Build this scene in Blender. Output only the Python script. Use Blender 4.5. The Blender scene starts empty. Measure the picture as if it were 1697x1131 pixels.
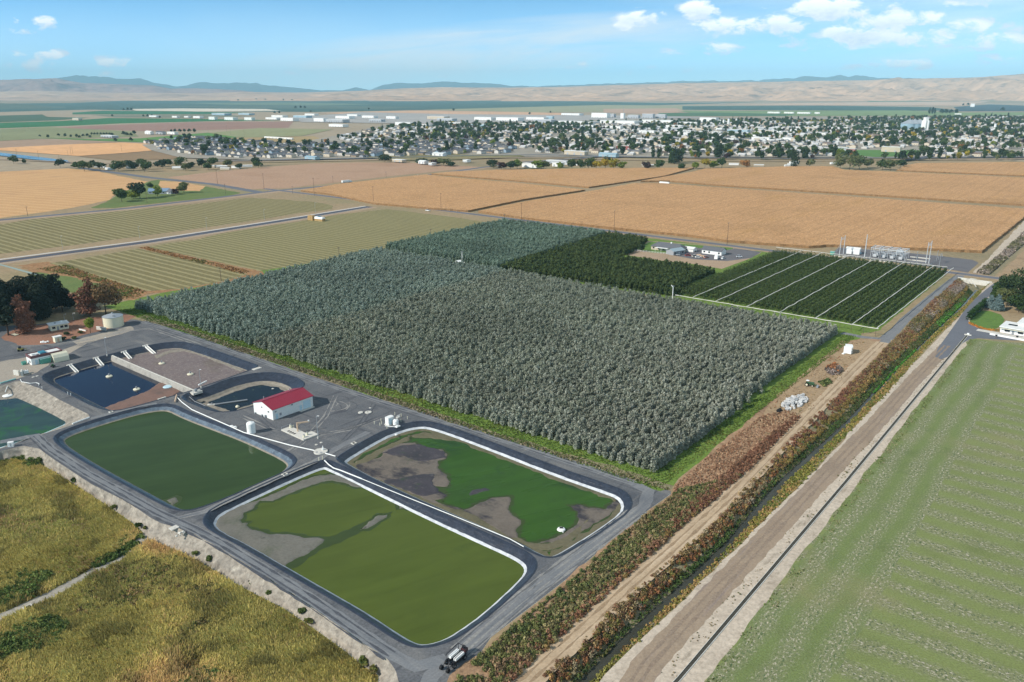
import bpy, bmesh, math, random
import numpy as np
from mathutils import Vector, Matrix, geometry, noise
R = math.radians
SC = bpy.context.scene
COL = SC.collection
rng = np.random.default_rng(7)
random.seed(7)

# ---------------------------------------------------------------- survey
FPX, HOR, CAMH = 1320.0, 153.0, 120.0
PIT = math.atan((565.5 - HOR) / FPX)
CP, SP = math.cos(PIT), math.sin(PIT)
UX, UY, VX, VY = .622, .783, .783, -.622          # the section grid of the fields
RZ = math.atan2(UY, UX)

def G(px, py, z=0.0):
    "ground position surveyed from the photograph"
    dx = (px - 848.5) / FPX; dy = (565.5 - py) / FPX
    d = (dx, CP + dy * SP, -SP + dy * CP)
    t = (z - CAMH) / d[2]
    return (d[0] * t, d[1] * t, z)

def gp(pts, z=0.0): return [G(p[0], p[1], z)[:2] for p in pts]
def UVP(u, v): return (u * UX + v * VX, u * UY + v * VY)
def uvp(pts): return [UVP(*p) for p in pts]
def toUV(p): return (p[0] * UX + p[1] * UY, p[0] * VX + p[1] * VY)
def hgt(b, ty, z=0.0):
    "height of an upright thing standing at pixel b with its top at row ty"
    g = G(b[0], b[1], z); k = (565.5 - ty) / FPX
    # k = (y*SP + dz*CP)/(y*CP - dz*SP)
    y = g[1]; dz = y * (k * CP - SP) / (CP + k * SP)
    return dz + CAMH - z

# ---------------------------------------------------------------- materials
def L(r, g, b, k=1.0):
    def f(c):
        c /= 255.0
        return (c / 12.92 if c <= .04045 else ((c + .055) / 1.055) ** 2.4) * k
    return (f(r), f(g), f(b), 1.0)

class NT:
    def __init__(s, nt): s.t = nt; s.n = nt.nodes; s.l = nt.links
    def new(s, t, **kw):
        n = s.n.new(t)
        for k, v in kw.items(): setattr(n, k, v)
        return n
    def put(s, sock, v):
        if isinstance(v, bpy.types.NodeSocket): s.l.new(v, sock)
        elif v is not None: sock.default_value = v
    def coord(s, rot=0.0, scale=(1, 1, 1), which='Object'):
        c = s.new('ShaderNodeTexCoord'); m = s.new('ShaderNodeMapping')
        m.inputs['Rotation'].default_value = (0, 0, -rot); m.inputs['Scale'].default_value = scale
        # mapping applies scale then rotation: rotate first with a second node
        if rot:
            m2 = s.new('ShaderNodeMapping'); m2.inputs['Rotation'].default_value = (0, 0, -rot)
            s.l.new(c.outputs[which], m2.inputs[0]); m.inputs['Rotation'].default_value = (0, 0, 0)
            s.l.new(m2.outputs[0], m.inputs[0])
        else:
            s.l.new(c.outputs[which], m.inputs[0])
        return m.outputs[0]
    def noise(s, vec, scale, detail=4, rough=.55, dist=0.0):
        n = s.new('ShaderNodeTexNoise')
        n.inputs['Scale'].default_value = scale; n.inputs['Detail'].default_value = detail
        n.inputs['Roughness'].default_value = rough; n.inputs['Distortion'].default_value = dist
        if vec is not None: s.l.new(vec, n.inputs['Vector'])
        return n.outputs['Fac']
    def wave(s, vec, scale, dist=0.0, axis='Y', dscale=1.0, detail=2):
        n = s.new('ShaderNodeTexWave'); n.bands_direction = axis
        n.inputs['Scale'].default_value = scale; n.inputs['Distortion'].default_value = dist
        n.inputs['Detail Scale'].default_value = dscale; n.inputs['Detail'].default_value = detail
        s.l.new(vec, n.inputs['Vector'])
        return n.outputs['Fac']
    def ramp(s, fac, stops):
        n = s.new('ShaderNodeValToRGB'); e = n.color_ramp.elements
        while len(e) < len(stops): e.new(.5)
        for i, (p, c) in enumerate(stops):
            e[i].position = p; e[i].color = c if not isinstance(c, (int, float)) else (c, c, c, 1)
        s.put(n.inputs[0], fac)
        return n.outputs[0]
    def mix(s, fac, a, b, mode='MIX'):
        n = s.new('ShaderNodeMix'); n.data_type = 'RGBA'; n.blend_type = mode
        s.put(n.inputs[0], fac); s.put(n.inputs[6], a); s.put(n.inputs[7], b)
        return n.outputs[2]
    def math(s, op, a, b=None, c=None, clamp=False):
        n = s.new('ShaderNodeMath'); n.operation = op; n.use_clamp = clamp
        s.put(n.inputs[0], a); s.put(n.inputs[1], b)
        if c is not None: s.put(n.inputs[2], c)
        return n.outputs[0]
    def bump(s, h, strength=.5, dist=.1):
        n = s.new('ShaderNodeBump'); n.inputs['Strength'].default_value = strength; n.inputs['Distance'].default_value = dist
        s.l.new(h, n.inputs['Height'])
        return n.outputs[0]

def newmat(name):
    m = bpy.data.materials.new(name); m.use_nodes = True
    t = NT(m.node_tree); b = m.node_tree.nodes['Principled BSDF']
    b.inputs['Roughness'].default_value = .9
    b.inputs['Specular IOR Level'].default_value = .25
    return m, t, b

MATS = {}
def plain(name, c, rough=.7, var=.12, scale=3.0, metal=0.0, spec=.3):
    "painted or cast surface with a little dirt"
    if name in MATS: return MATS[name]
    m, t, b = newmat(name)
    v = t.coord()
    n = t.noise(v, scale, 5)
    col = t.mix(t.ramp(n, [(.3, 0.0), (.75, 1.0)]), c, tuple(x * (1 - var * 2) for x in c[:3]) + (1,))
    t.put(b.inputs['Base Color'], col)
    b.inputs['Roughness'].default_value = rough; b.inputs['Metallic'].default_value = metal
    b.inputs['Specular IOR Level'].default_value = spec
    MATS[name] = m
    return m

def earth(name, stops, scale=.05, fine=1.2, finek=.35, layers=(), bump=.4, bdist=.15, rot=0.0, stretch=(1, 1, 1), rough=.95, contrast=1.0):
    """ground: a large noise through a colour ramp, fine grain, then layers = (kind, colour, scale, lo, hi[, stretch]) laid over it"""
    m, t, b = newmat(name)
    v = t.coord(); vr = t.coord(rot, stretch)
    col = t.ramp(t.noise(vr, scale, 6, .6, .3), stops)
    for ly in layers:
        kind, c, sc, lo, hi = ly[:5]
        st = ly[5] if len(ly) > 5 else (1, 1, 1)
        vv = t.coord(rot, st)
        if kind == 'noise': f = t.noise(vv, sc, 5, .6)
        elif kind == 'rows': f = t.wave(vv, .31416 / sc, 1.2, 'Y', 1.5)
        elif kind == 'rowsx': f = t.wave(vv, .31416 / sc, 1.2, 'X', 1.5)
        f = t.ramp(f, [(lo, 0.0), (hi, 1.0)])
        if len(ly) > 6: f = t.math('MULTIPLY', f, ly[6])
        col = t.mix(f, col, c)
    g = t.noise(v, fine, 4, .7)
    gr = t.ramp(g, [(.3, 1 - finek), (.7, 1 + finek)])
    col = t.mix(1.0, col, gr, 'MULTIPLY')
    t.put(b.inputs['Base Color'], col)
    b.inputs['Roughness'].default_value = rough
    if bump:
        t.put(b.inputs['Normal'], t.bump(g, bump, bdist))
    MATS[name] = m
    return m

def leafmat(name, cols, spread=.5, trans=.25, loc=None):
    "foliage: a random tone for each tree and a random tone for each leaf cluster"
    m, t, b = newmat(name)
    oi = t.new('ShaderNodeObjectInfo'); v = t.coord()
    n = t.noise(v, .9, 3)
    f = t.math('ADD', t.math('MULTIPLY', oi.outputs['Random'], spread), t.math('MULTIPLY', t.math('SUBTRACT', n, .5), 1.6), clamp=False)
    f = t.math('ADD', f, (1 - spread) * .5)
    col = t.ramp(f, [(i / (len(cols) - 1), c) for i, c in enumerate(cols)])
    if loc: col = loc(t, oi, col)
    t.put(b.inputs['Base Color'], col)
    b.inputs['Roughness'].default_value = .75
    tr = t.new('ShaderNodeBsdfTranslucent'); t.put(tr.inputs[0], col)
    mx = t.new('ShaderNodeMixShader'); mx.inputs[0].default_value = trans
    out = m.node_tree.nodes['Material Output']
    t.l.new(b.outputs[0], mx.inputs[1]); t.l.new(tr.outputs[0], mx.inputs[2]); t.l.new(mx.outputs[0], out.inputs[0])
    MATS[name] = m
    return m

def attrmat(name, rough=.85, trans=.2, k=1.0):
    "plants that carry their own tone in the colour attribute tone"
    m, t, b = newmat(name)
    a = t.new('ShaderNodeAttribute'); a.attribute_name = 'tone'
    t.put(b.inputs['Base Color'], a.outputs['Color'])
    b.inputs['Roughness'].default_value = rough
    tr = t.new('ShaderNodeBsdfTranslucent'); t.put(tr.inputs[0], a.outputs['Color'])
    mx = t.new('ShaderNodeMixShader'); mx.inputs[0].default_value = trans
    out = m.node_tree.nodes['Material Output']
    t.l.new(b.outputs[0], mx.inputs[1]); t.l.new(tr.outputs[0], mx.inputs[2]); t.l.new(mx.outputs[0], out.inputs[0])
    MATS[name] = m
    return m

def water(name, stops, scale=.02, rough=.2, rip=.05, layers=(), spec=.12):
    m, t, b = newmat(name)
    v = t.coord()
    col = t.ramp(t.noise(v, scale, 5, .6, .6), stops)
    for c, sc, lo, hi in layers:
        col = t.mix(t.ramp(t.noise(v, sc, 6, .65, .8), [(lo, 0.0), (hi, 1.0)]), col, c)
    # scum drifted into streaks by the wind, and finer specks
    vs = t.coord(R(26), (.18, 1, 1))
    col = t.mix(1.0, col, t.ramp(t.noise(vs, .16, 5, .65, .6), [(.3, .86), (.7, 1.12)]), 'MULTIPLY')
    col = t.mix(t.ramp(t.noise(vs, 1.1, 5, .7), [(.66, 0.0), (.74, .3)]), col, t.mix(1.0, col, (1.5, 1.45, 1.5, 1), 'MULTIPLY'))
    t.put(b.inputs['Base Color'], col)
    b.inputs['Specular IOR Level'].default_value = spec
    t.put(b.inputs['Roughness'], t.ramp(t.noise(vs, .1, 4), [(.35, rough * .6), (.65, rough * 1.8)]))
    t.put(b.inputs['Normal'], t.bump(t.noise(v, 1.5, 3), rip, .05))
    MATS[name] = m
    return m

# ---------------------------------------------------------------- mesh helpers
def tag(o, label=None, cat=None, group=None, kind=None):
    if label: o['label'] = label
    if cat: o['category'] = cat
    if group: o['group'] = group
    if kind: o['kind'] = kind
    return o

def link(name, me, parent=None, loc=None, rz=None):
    o = bpy.data.objects.new(name, me); COL.objects.link(o)
    if parent is not None: o.parent = parent
    if loc is not None: o.location = loc
    if rz is not None: o.rotation_euler[2] = rz
    return o

def thing(name, label, cat, loc, rz=0.0, group=None):
    o = link(name, None, None, loc, rz); o.empty_display_size = .5
    return tag(o, label, cat, group)

class MB:
    def __init__(s): s.v = []; s.f = []; s.m = []
    def add(s, V, F, m=0):
        o = len(s.v); s.v += [tuple(p) for p in V]
        for f in F: s.f.append(tuple(i + o for i in f)); s.m.append(m)
        return s
    def box(s, x0, x1, y0, y1, z0, z1, m=0, bevel=0.0):
        V = [(x0, y0, z0), (x1, y0, z0), (x1, y1, z0), (x0, y1, z0), (x0, y0, z1), (x1, y0, z1), (x1, y1, z1), (x0, y1, z1)]
        F = [(0, 3, 2, 1), (4, 5, 6, 7), (0, 1, 5, 4), (1, 2, 6, 5), (2, 3, 7, 6), (3, 0, 4, 7)]
        return s.add(V, F, m)
    def cyl(s, x, y, z0, z1, r, r2=None, n=14, m=0):
        r2 = r if r2 is None else r2
        V = [(x + q * math.cos(2 * math.pi * i / n), y + q * math.sin(2 * math.pi * i / n), z) for z, q in ((z0, r), (z1, r2)) for i in range(n)]
        F = [(i, (i + 1) % n, n + (i + 1) % n, n + i) for i in range(n)] + [tuple(range(n - 1, -1, -1)), tuple(range(n, 2 * n))]
        return s.add(V, F, m)
    def lathe(s, x, y, prof, n=16, m=0):
        V = [(x + q * math.cos(2 * math.pi * i / n), y + q * math.sin(2 * math.pi * i / n), z) for z, q in prof for i in range(n)]
        F = [(k * n + i, k * n + (i + 1) % n, (k + 1) * n + (i + 1) % n, (k + 1) * n + i) for k in range(len(prof) - 1) for i in range(n)]
        F += [tuple(range(n - 1, -1, -1)), tuple(range((len(prof) - 1) * n, len(prof) * n))]
        return s.add(V, F, m)
    def tube(s, pts, r, n=6, m=0, r1=None):
        pts = [Vector(p) for p in pts]; V = []
        for i, p in enumerate(pts):
            d = (pts[min(i + 1, len(pts) - 1)] - pts[max(i - 1, 0)]).normalized()
            a = d.orthogonal().normalized() if abs(d.z) > .95 else d.cross(Vector((0, 0, 1))).normalized()
            b = d.cross(a)
            q = r if r1 is None else r + (r1 - r) * i / max(1, len(pts) - 1)
            for k in range(n):
                w = 2 * math.pi * k / n
                V.append(p + (a * math.cos(w) + b * math.sin(w)) * q)
        F = [(i * n + k, i * n + (k + 1) % n, (i + 1) * n + (k + 1) % n, (i + 1) * n + k) for i in range(len(pts) - 1) for k in range(n)]
        F += [tuple(range(n - 1, -1, -1)), tuple(range((len(pts) - 1) * n, len(pts) * n))]
        return s.add(V, F, m)
    def prism(s, poly, z0, z1, m=0):
        n = len(poly); V = [(x, y, z0) for x, y in poly] + [(x, y, z1) for x, y in poly]
        F = [(i, (i + 1) % n, n + (i + 1) % n, n + i) for i in range(n)] + [tuple(range(n - 1, -1, -1)), tuple(range(n, 2 * n))]
        return s.add(V, F, m)
    def gable(s, x0, x1, y0, y1, z0, ze, zr, m=0):
        "walls with two gable ends, ridge along x"
        ym = (y0 + y1) / 2
        V = [(x0, y0, z0), (x1, y0, z0), (x1, y1, z0), (x0, y1, z0), (x0, y0, ze), (x1, y0, ze), (x1, y1, ze), (x0, y1, ze), (x0, ym, zr), (x1, ym, zr)]
        F = [(0, 1, 5, 4), (2, 3, 7, 6), (1, 2, 6, 9, 5), (3, 0, 4, 8, 7), (0, 3, 2, 1), (4, 5, 9, 8), (6, 7, 8, 9)]
        return s.add(V, F, m)
    def roof(s, x0, x1, y0, y1, ze, zr, t=.15, ov=.4, m=0, hip=0.0):
        ym = (y0 + y1) / 2; sl = (zr - ze) / (ym - y0); e = ze - sl * ov
        x0 -= ov; x1 += ov; y0 -= ov; y1 += ov
        V = []
        for dz in (.03, t):
            V += [(x0, y0, e + dz), (x1, y0, e + dz), (x1, ym, 0), (x0, ym, 0), (x1, y1, e + dz), (x0, y1, e + dz)]
            V[-4] = (x1 - hip, ym, zr + dz); V[-3] = (x0 + hip, ym, zr + dz)
        F = [(6, 7, 8, 9), (9, 8, 10, 11), (0, 3, 2, 1), (3, 5, 4, 2), (0, 1, 7, 6), (5, 11, 10, 4), (1, 2, 8, 7), (2, 4, 10, 8), (3, 0, 6, 9), (5, 3, 9, 11)]
        if hip: F += [(7, 10, 8), (11, 6, 9), (0, 5, 11, 6), (1, 7, 10, 4)][:2]
        return s.add(V, F, m)
    def mesh(s, name, mats):
        me = bpy.data.meshes.new(name); me.from_pydata(s.v, [], s.f)
        for m in mats: me.materials.append(m)
        if len(mats) > 1: me.polygons.foreach_set('material_index', s.m)
        bm = bmesh.new(); bm.from_mesh(me); bmesh.ops.recalc_face_normals(bm, faces=bm.faces); bm.to_mesh(me); bm.free()
        me.update()
        return me
    def build(s, name, mats, parent=None, loc=None, rz=None, smooth=False):
        if not isinstance(mats, (list, tuple)): mats = [mats]
        me = s.mesh(name, mats)
        if smooth: me.polygons.foreach_set('use_smooth', [True] * len(me.polygons))
        return link(name, me, parent, loc, rz)

def npmesh(name, V, F, mats, tone=None, midx=None):
    "quads or triangles from arrays; tone = a colour for each face"
    V = np.asarray(V, np.float32); F = np.asarray(F, np.int32); k = F.shape[1]
    me = bpy.data.meshes.new(name)
    me.vertices.add(len(V)); me.vertices.foreach_set('co', V.ravel())
    me.loops.add(F.size); me.loops.foreach_set('vertex_index', F.ravel())
    me.polygons.add(len(F)); me.polygons.foreach_set('loop_start', np.arange(0, F.size, k, dtype=np.int32))
    for m in (mats if isinstance(mats, (list, tuple)) else [mats]): me.materials.append(m)
    if midx is not None: me.polygons.foreach_set('material_index', np.asarray(midx, np.int32))
    me.update(calc_edges=True)
    if tone is not None:
        a = me.attributes.new('tone', 'FLOAT_COLOR', 'FACE')
        a.data.foreach_set('color', np.asarray(tone, np.float32).ravel())
    return me

def pip(P, poly):
    P = np.asarray(P); x, y = P[:, 0], P[:, 1]; inside = np.zeros(len(P), bool); n = len(poly); j = n - 1
    for i in range(n):
        xi, yi = poly[i]; xj, yj = poly[j]
        if yi != yj:
            c = ((yi > y) != (yj > y)) & (x < (xj - xi) * (y - yi) / (yj - yi) + xi)
            inside ^= c
        j = i
    return inside

def dens(poly, step, closed=True):
    out = []; n = len(poly)
    for i in range(n if closed else n - 1):
        a = poly[i]; b = poly[(i + 1) % n]; d = math.dist(a, b); k = max(1, int(d / step))
        for j in range(k): out.append((a[0] + (b[0] - a[0]) * j / k, a[1] + (b[1] - a[1]) * j / k))
    if not closed: out.append(tuple(poly[-1]))
    return out

def rough(poly, step, amp, seed=0.0, closed=True, freq=.15):
    P = dens(poly, step, closed); n = len(P); out = []
    for i, p in enumerate(P):
        if closed: a, b = P[i - 1], P[(i + 1) % n]
        else: a, b = P[max(0, i - 1)], P[min(n - 1, i + 1)]
        d = math.hypot(b[0] - a[0], b[1] - a[1]) or 1
        k = amp * 1.6 * (noise.noise((p[0] * freq, p[1] * freq, seed)) + .5 * noise.noise((p[0] * freq * 3.1, p[1] * freq * 3.1, seed + 9)))
        out.append((p[0] + (b[1] - a[1]) / d * k, p[1] - (b[0] - a[0]) / d * k))
    return out

def smooth_poly(poly, it=2):
    for _ in range(it):
        q = []
        for i in range(len(poly)):
            a = poly[i]; b = poly[(i + 1) % len(poly)]
            q += [(a[0] * .75 + b[0] * .25, a[1] * .75 + b[1] * .25), (a[0] * .25 + b[0] * .75, a[1] * .25 + b[1] * .75)]
        poly = q
    return poly

def area(poly): return sum(poly[i - 1][0] * poly[i][1] - poly[i][0] * poly[i - 1][1] for i in range(len(poly))) / 2

def offset(poly, d):
    "move a closed outline inward by d"
    if area(poly) < 0: d = -d
    n = len(poly); out = []
    for i in range(n):
        a, p, b = poly[i - 1], poly[i], poly[(i + 1) % n]
        n1 = Vector((-(p[1] - a[1]), p[0] - a[0])); n2 = Vector((-(b[1] - p[1]), b[0] - p[0]))
        if n1.length < 1e-6: n1 = n2.copy()
        if n2.length < 1e-6: n2 = n1.copy()
        n1.normalize(); n2.normalize(); m = n1 + n2
        if m.length < 1e-4: m = n1.copy()
        m.normalize(); k = d / max(.5, m.dot(n1))
        out.append((p[0] + m.x * k, p[1] + m.y * k))
    return out

def tess(loops):
    tri = geometry.tessellate_polygon([[Vector((p[0], p[1], 0)) for p in lp] for lp in loops])
    V = [p for lp in loops for p in lp]
    return V, tri

def sheet(name, poly, z, mat, holes=(), kind='structure', label=None, cat=None, group=None):
    V, T = tess([poly] + list(holes))
    me = bpy.data.meshes.new(name)
    F = []
    for t in T:
        a, b, c = (V[i] for i in t)
        F.append(t if (b[0] - a[0]) * (c[1] - a[1]) - (b[1] - a[1]) * (c[0] - a[0]) > 0 else (t[0], t[2], t[1]))
    me.from_pydata([(x, y, z) for x, y in V], [], F); me.materials.append(mat); me.update()
    o = link(name, me)
    return tag(o, label, cat, group, kind)

def ribbon(name, pts, w, z, mat, kind='structure', seed=None, **kw):
    "a road along pts, w metres wide"
    L_, R_ = [], []
    P = dens(pts, 12 if seed is None else 1.5, False)
    for i, p in enumerate(P):
        a, b = P[max(0, i - 1)], P[min(len(P) - 1, i + 1)]
        d = math.hypot(b[0] - a[0], b[1] - a[1]) or 1; nx, ny = -(b[1] - a[1]) / d, (b[0] - a[0]) / d
        k = w / 2
        if seed is not None: k += .5 * noise.noise((p[0] * .25, p[1] * .25, seed)) + .25 * noise.noise((p[0] * .9, p[1] * .9, seed))
        L_.append((p[0] + nx * k, p[1] + ny * k)); R_.append((p[0] - nx * k, p[1] - ny * k))
    n = len(P); V = [(x, y, z) for x, y in L_ + R_]
    me = bpy.data.meshes.new(name); me.from_pydata(V, [], [(n + i, n + i + 1, i + 1, i) for i in range(n - 1)]); me.materials.append(mat); me.update()
    return tag(link(name, me), kind=kind, **kw)

def loft(name, rings, mats, closed=True, kind='structure', smooth=True, jit=0.0, sub=None):
    "rings of equal length (3-D points); mats[i] lies between ring i and i+1"
    n = len(rings[0]); V = [p for r in rings for p in r]; F = []; mi = []
    um = []
    for m in mats:
        if m not in um: um.append(m)
    for k in range(len(rings) - 1):
        for i in range(n if closed else n - 1):
            j = (i + 1) % n
            F.append((k * n + i, k * n + j, (k + 1) * n + j, (k + 1) * n + i)); mi.append(um.index(mats[k]))
    me = bpy.data.meshes.new(name); me.from_pydata(V, [], F)
    for m in um: me.materials.append(m)
    me.polygons.foreach_set('material_index', mi)
    bm = bmesh.new(); bm.from_mesh(me); bmesh.ops.recalc_face_normals(bm, faces=bm.faces)
    if sum(f.normal.z for f in bm.faces) < 0: bmesh.ops.reverse_faces(bm, faces=bm.faces)
    bm.to_mesh(me); bm.free()
    if smooth: me.polygons.foreach_set('use_smooth', [True] * len(me.polygons))
    o = link(name, me)
    return tag(o, kind=kind) if kind else o

def resample(P, n):
    d = [0]
    for a, b in zip(P, P[1:]): d.append(d[-1] + math.dist(a, b))
    out = []; k = 0
    for i in range(n):
        t = d[-1] * i / (n - 1)
        while k < len(P) - 2 and d[k + 1] < t: k += 1
        q = (t - d[k]) / ((d[k + 1] - d[k]) or 1); out.append(tuple(P[k][c] + (P[k + 1][c] - P[k][c]) * q for c in range(len(P[k]))))
    return out

# ---------------------------------------------------------------- foliage
def leaf_quads(c, nrm, size, r):
    "n randomly turned leaf clusters at c facing about nrm"
    n = len(c)
    nrm = nrm / (np.linalg.norm(nrm, axis=1, keepdims=True) + 1e-6)
    a = np.cross(nrm, r.normal(size=(n, 3))); a /= (np.linalg.norm(a, axis=1, keepdims=True) + 1e-6)
    b = np.cross(nrm, a); s = size[:, None]
    k = r.uniform(.55, 1.0, (n, 1))
    V = np.stack([c - a * s - b * s * k, c + a * s * .8 - b * s * k * .7, c + a * s + b * s * k, c - a * s * .7 + b * s * k * .9], 1)
    V[:, 1] += nrm * s * .25; V[:, 3] += nrm * s * .25
    F = np.arange(4 * n).reshape(n, 4)
    return V.reshape(-1, 3), F

def cloud(lobes, n, size, r, shell=.55, out=1.0, jit=.7):
    lobes = np.array(lobes, float); w = lobes[:, 3] * lobes[:, 4] * lobes[:, 5]; w = w ** .7
    k = r.choice(len(lobes), n, p=w / w.sum())
    d = r.normal(size=(n, 3)); d /= np.linalg.norm(d, axis=1, keepdims=True)
    rad = shell + (1 - shell) * r.random(n) ** .6
    rad = np.where(r.random(n) < .2, r.random(n) ** .5, rad)
    c = lobes[k, :3] + d * rad[:, None] * lobes[k, 3:6]
    nrm = d * out + r.normal(size=(n, 3)) * jit + np.array([0, 0, .25])
    return leaf_quads(c, nrm, size * r.uniform(.6, 1.35, n), r)

def trunk_mb(h, r0, seed, limbs=5, reach=2.0):
    q = random.Random(seed); mb = MB()
    top = (q.uniform(-.2, .2) * r0 * 4, q.uniform(-.2, .2) * r0 * 4, h)
    mb.tube([(0, 0, -.3), (top[0] * .3, top[1] * .3, h * .4), top], r0, 7, 0, r0 * .35)
    for i in range(limbs):
        z = h * q.uniform(.4, .9); a = 2 * math.pi * (i + q.random() * .5) / limbs
        mb.tube([(top[0] * z / h, top[1] * z / h, z), (math.cos(a) * reach * .5, math.sin(a) * reach * .5, z + reach * .3), (math.cos(a) * reach, math.sin(a) * reach, z + reach * .75)], r0 * .4, 5, 0, r0 * .12)
    return mb

def tree_mesh(name, mat, bark, kind, h, w, n, size, seed):
    "one mesh with a crown of leaf clusters over a trunk with limbs (tree seen small)"
    V, F = crown_arrays(kind, h, w, n, size, seed)
    tb = trunk_mb(h * .55, max(.06, h * .016), seed, 4, w * .25)
    q = [f for f in tb.f if len(f) == 4]
    o = len(V); V = np.vstack([V, np.array(tb.v)]); F2 = np.array(q) + o
    return npmesh(name, V, np.vstack([F, F2]), [mat, bark], midx=[0] * len(F) + [1] * len(F2))

def crown_arrays(kind, h, w, n, size, seed):
    r = np.random.default_rng(seed); lob = []
    if kind == 'round':
        for i in range(9):
            a = r.uniform(0, 6.28); q = r.uniform(0, .32) * w; z = h * r.uniform(.38, .82)
            s = r.uniform(.2, .34)
            lob.append((q * math.cos(a), q * math.sin(a), z, w * s, w * s, h * s * .75))
        return cloud(lob, n, size, r)
    if kind == 'column':
        for i in range(10):
            z = h * (.12 + .8 * i / 9); q = w * .5 * (1 - .75 * abs(i / 9 - .35) ** 1.4 - .1)
            lob.append((r.normal() * .06 * w, r.normal() * .06 * w, z, q, q, h * .1))
        return cloud(lob, n, size, r)
    if kind == 'oval':
        for i in range(12):
            t = i / 11; z = h * (.12 + .82 * t); q = w * .5 * (.3 + .7 * math.sin(math.pi * min(1, (t * .8 + .22)) ** 1.1)) * (1 - .35 * t)
            for k in range(2): lob.append((r.normal() * .12 * w, r.normal() * .12 * w, z, q * .85, q * .85, h * .075))
        return cloud(lob, n, size, r, .55)
    if kind == 'cone':
        for i in range(12):
            t = i / 11; z = h * (.1 + .86 * t); q = w * .5 * (1 - t) ** .8 + .04 * w
            lob.append((r.normal() * .05 * w, r.normal() * .05 * w, z, q, q, h * .075))
        return cloud(lob, n, size, r, .6)
    if kind == 'spire':      # orchard tree: narrow, upright shoots
        for i in range(7):
            t = i / 6; z = h * (.16 + .66 * t); q = w * .5 * (1 - .62 * t)
            lob.append((r.normal() * .1 * w, r.normal() * .1 * w, z, q, q, h * .14))
        for i in range(6):
            a = r.uniform(0, 6.28); q = r.uniform(.1, .42) * w
            lob.append((q * math.cos(a), q * math.sin(a), h * r.uniform(.55, .9), w * .1, w * .1, h * .14))
        return cloud(lob, n, size, r, .5)

# ---------------------------------------------------------------- instancing for what nobody could count
def protos_collection(name, objs):
    c = bpy.data.collections.new(name)
    for o in objs: c.objects.link(o)
    return c

def instancer(name, pts, scl, rot, idx, coll, label, cat):
    n = len(pts)
    me = bpy.data.meshes.new(name); me.vertices.add(n); me.vertices.foreach_set('co', np.asarray(pts, np.float32).ravel())
    for an, tp, dat in (('scl', 'FLOAT_VECTOR', scl), ('rot', 'FLOAT_VECTOR', rot), ('idx', 'INT', idx)):
        a = me.attributes.new(an, tp, 'POINT')
        a.data.foreach_set('vector' if tp == 'FLOAT_VECTOR' else 'value', np.asarray(dat, np.int32 if tp == 'INT' else np.float32).ravel())
    o = link(name, me)
    ng = bpy.data.node_groups.new(name + '_scatter', 'GeometryNodeTree')
    ng.interface.new_socket('Geometry', in_out='INPUT', socket_type='NodeSocketGeometry')
    ng.interface.new_socket('Geometry', in_out='OUTPUT', socket_type='NodeSocketGeometry')
    N = ng.nodes; gi = N.new('NodeGroupInput'); go = N.new('NodeGroupOutput')
    ip = N.new('GeometryNodeInstanceOnPoints'); ci = N.new('GeometryNodeCollectionInfo')
    ci.inputs['Collection'].default_value = coll; ci.inputs['Separate Children'].default_value = True; ci.inputs['Reset Children'].default_value = True
    ip.inputs['Pick Instance'].default_value = True
    def att(nm, tp):
        a = N.new('GeometryNodeInputNamedAttribute'); a.data_type = tp; a.inputs['Name'].default_value = nm
        return a.outputs['Attribute']
    lk = ng.links.new
    lk(gi.outputs[0], ip.inputs['Points']); lk(ci.outputs[0], ip.inputs['Instance'])
    lk(att('idx', 'INT'), ip.inputs['Instance Index']); lk(att('rot', 'FLOAT_VECTOR'), ip.inputs['Rotation']); lk(att('scl', 'FLOAT_VECTOR'), ip.inputs['Scale'])
    lk(ip.outputs[0], go.inputs[0])
    md = o.modifiers.new('scatter', 'NODES'); md.node_group = ng
    return tag(o, label, cat, None, 'stuff')

def fbm2(x, y, s, seed=0.0):
    return noise.noise((x * s, y * s, seed)) + .5 * noise.noise((x * s * 2.3, y * s * 2.3, seed + 5.1))

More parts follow.
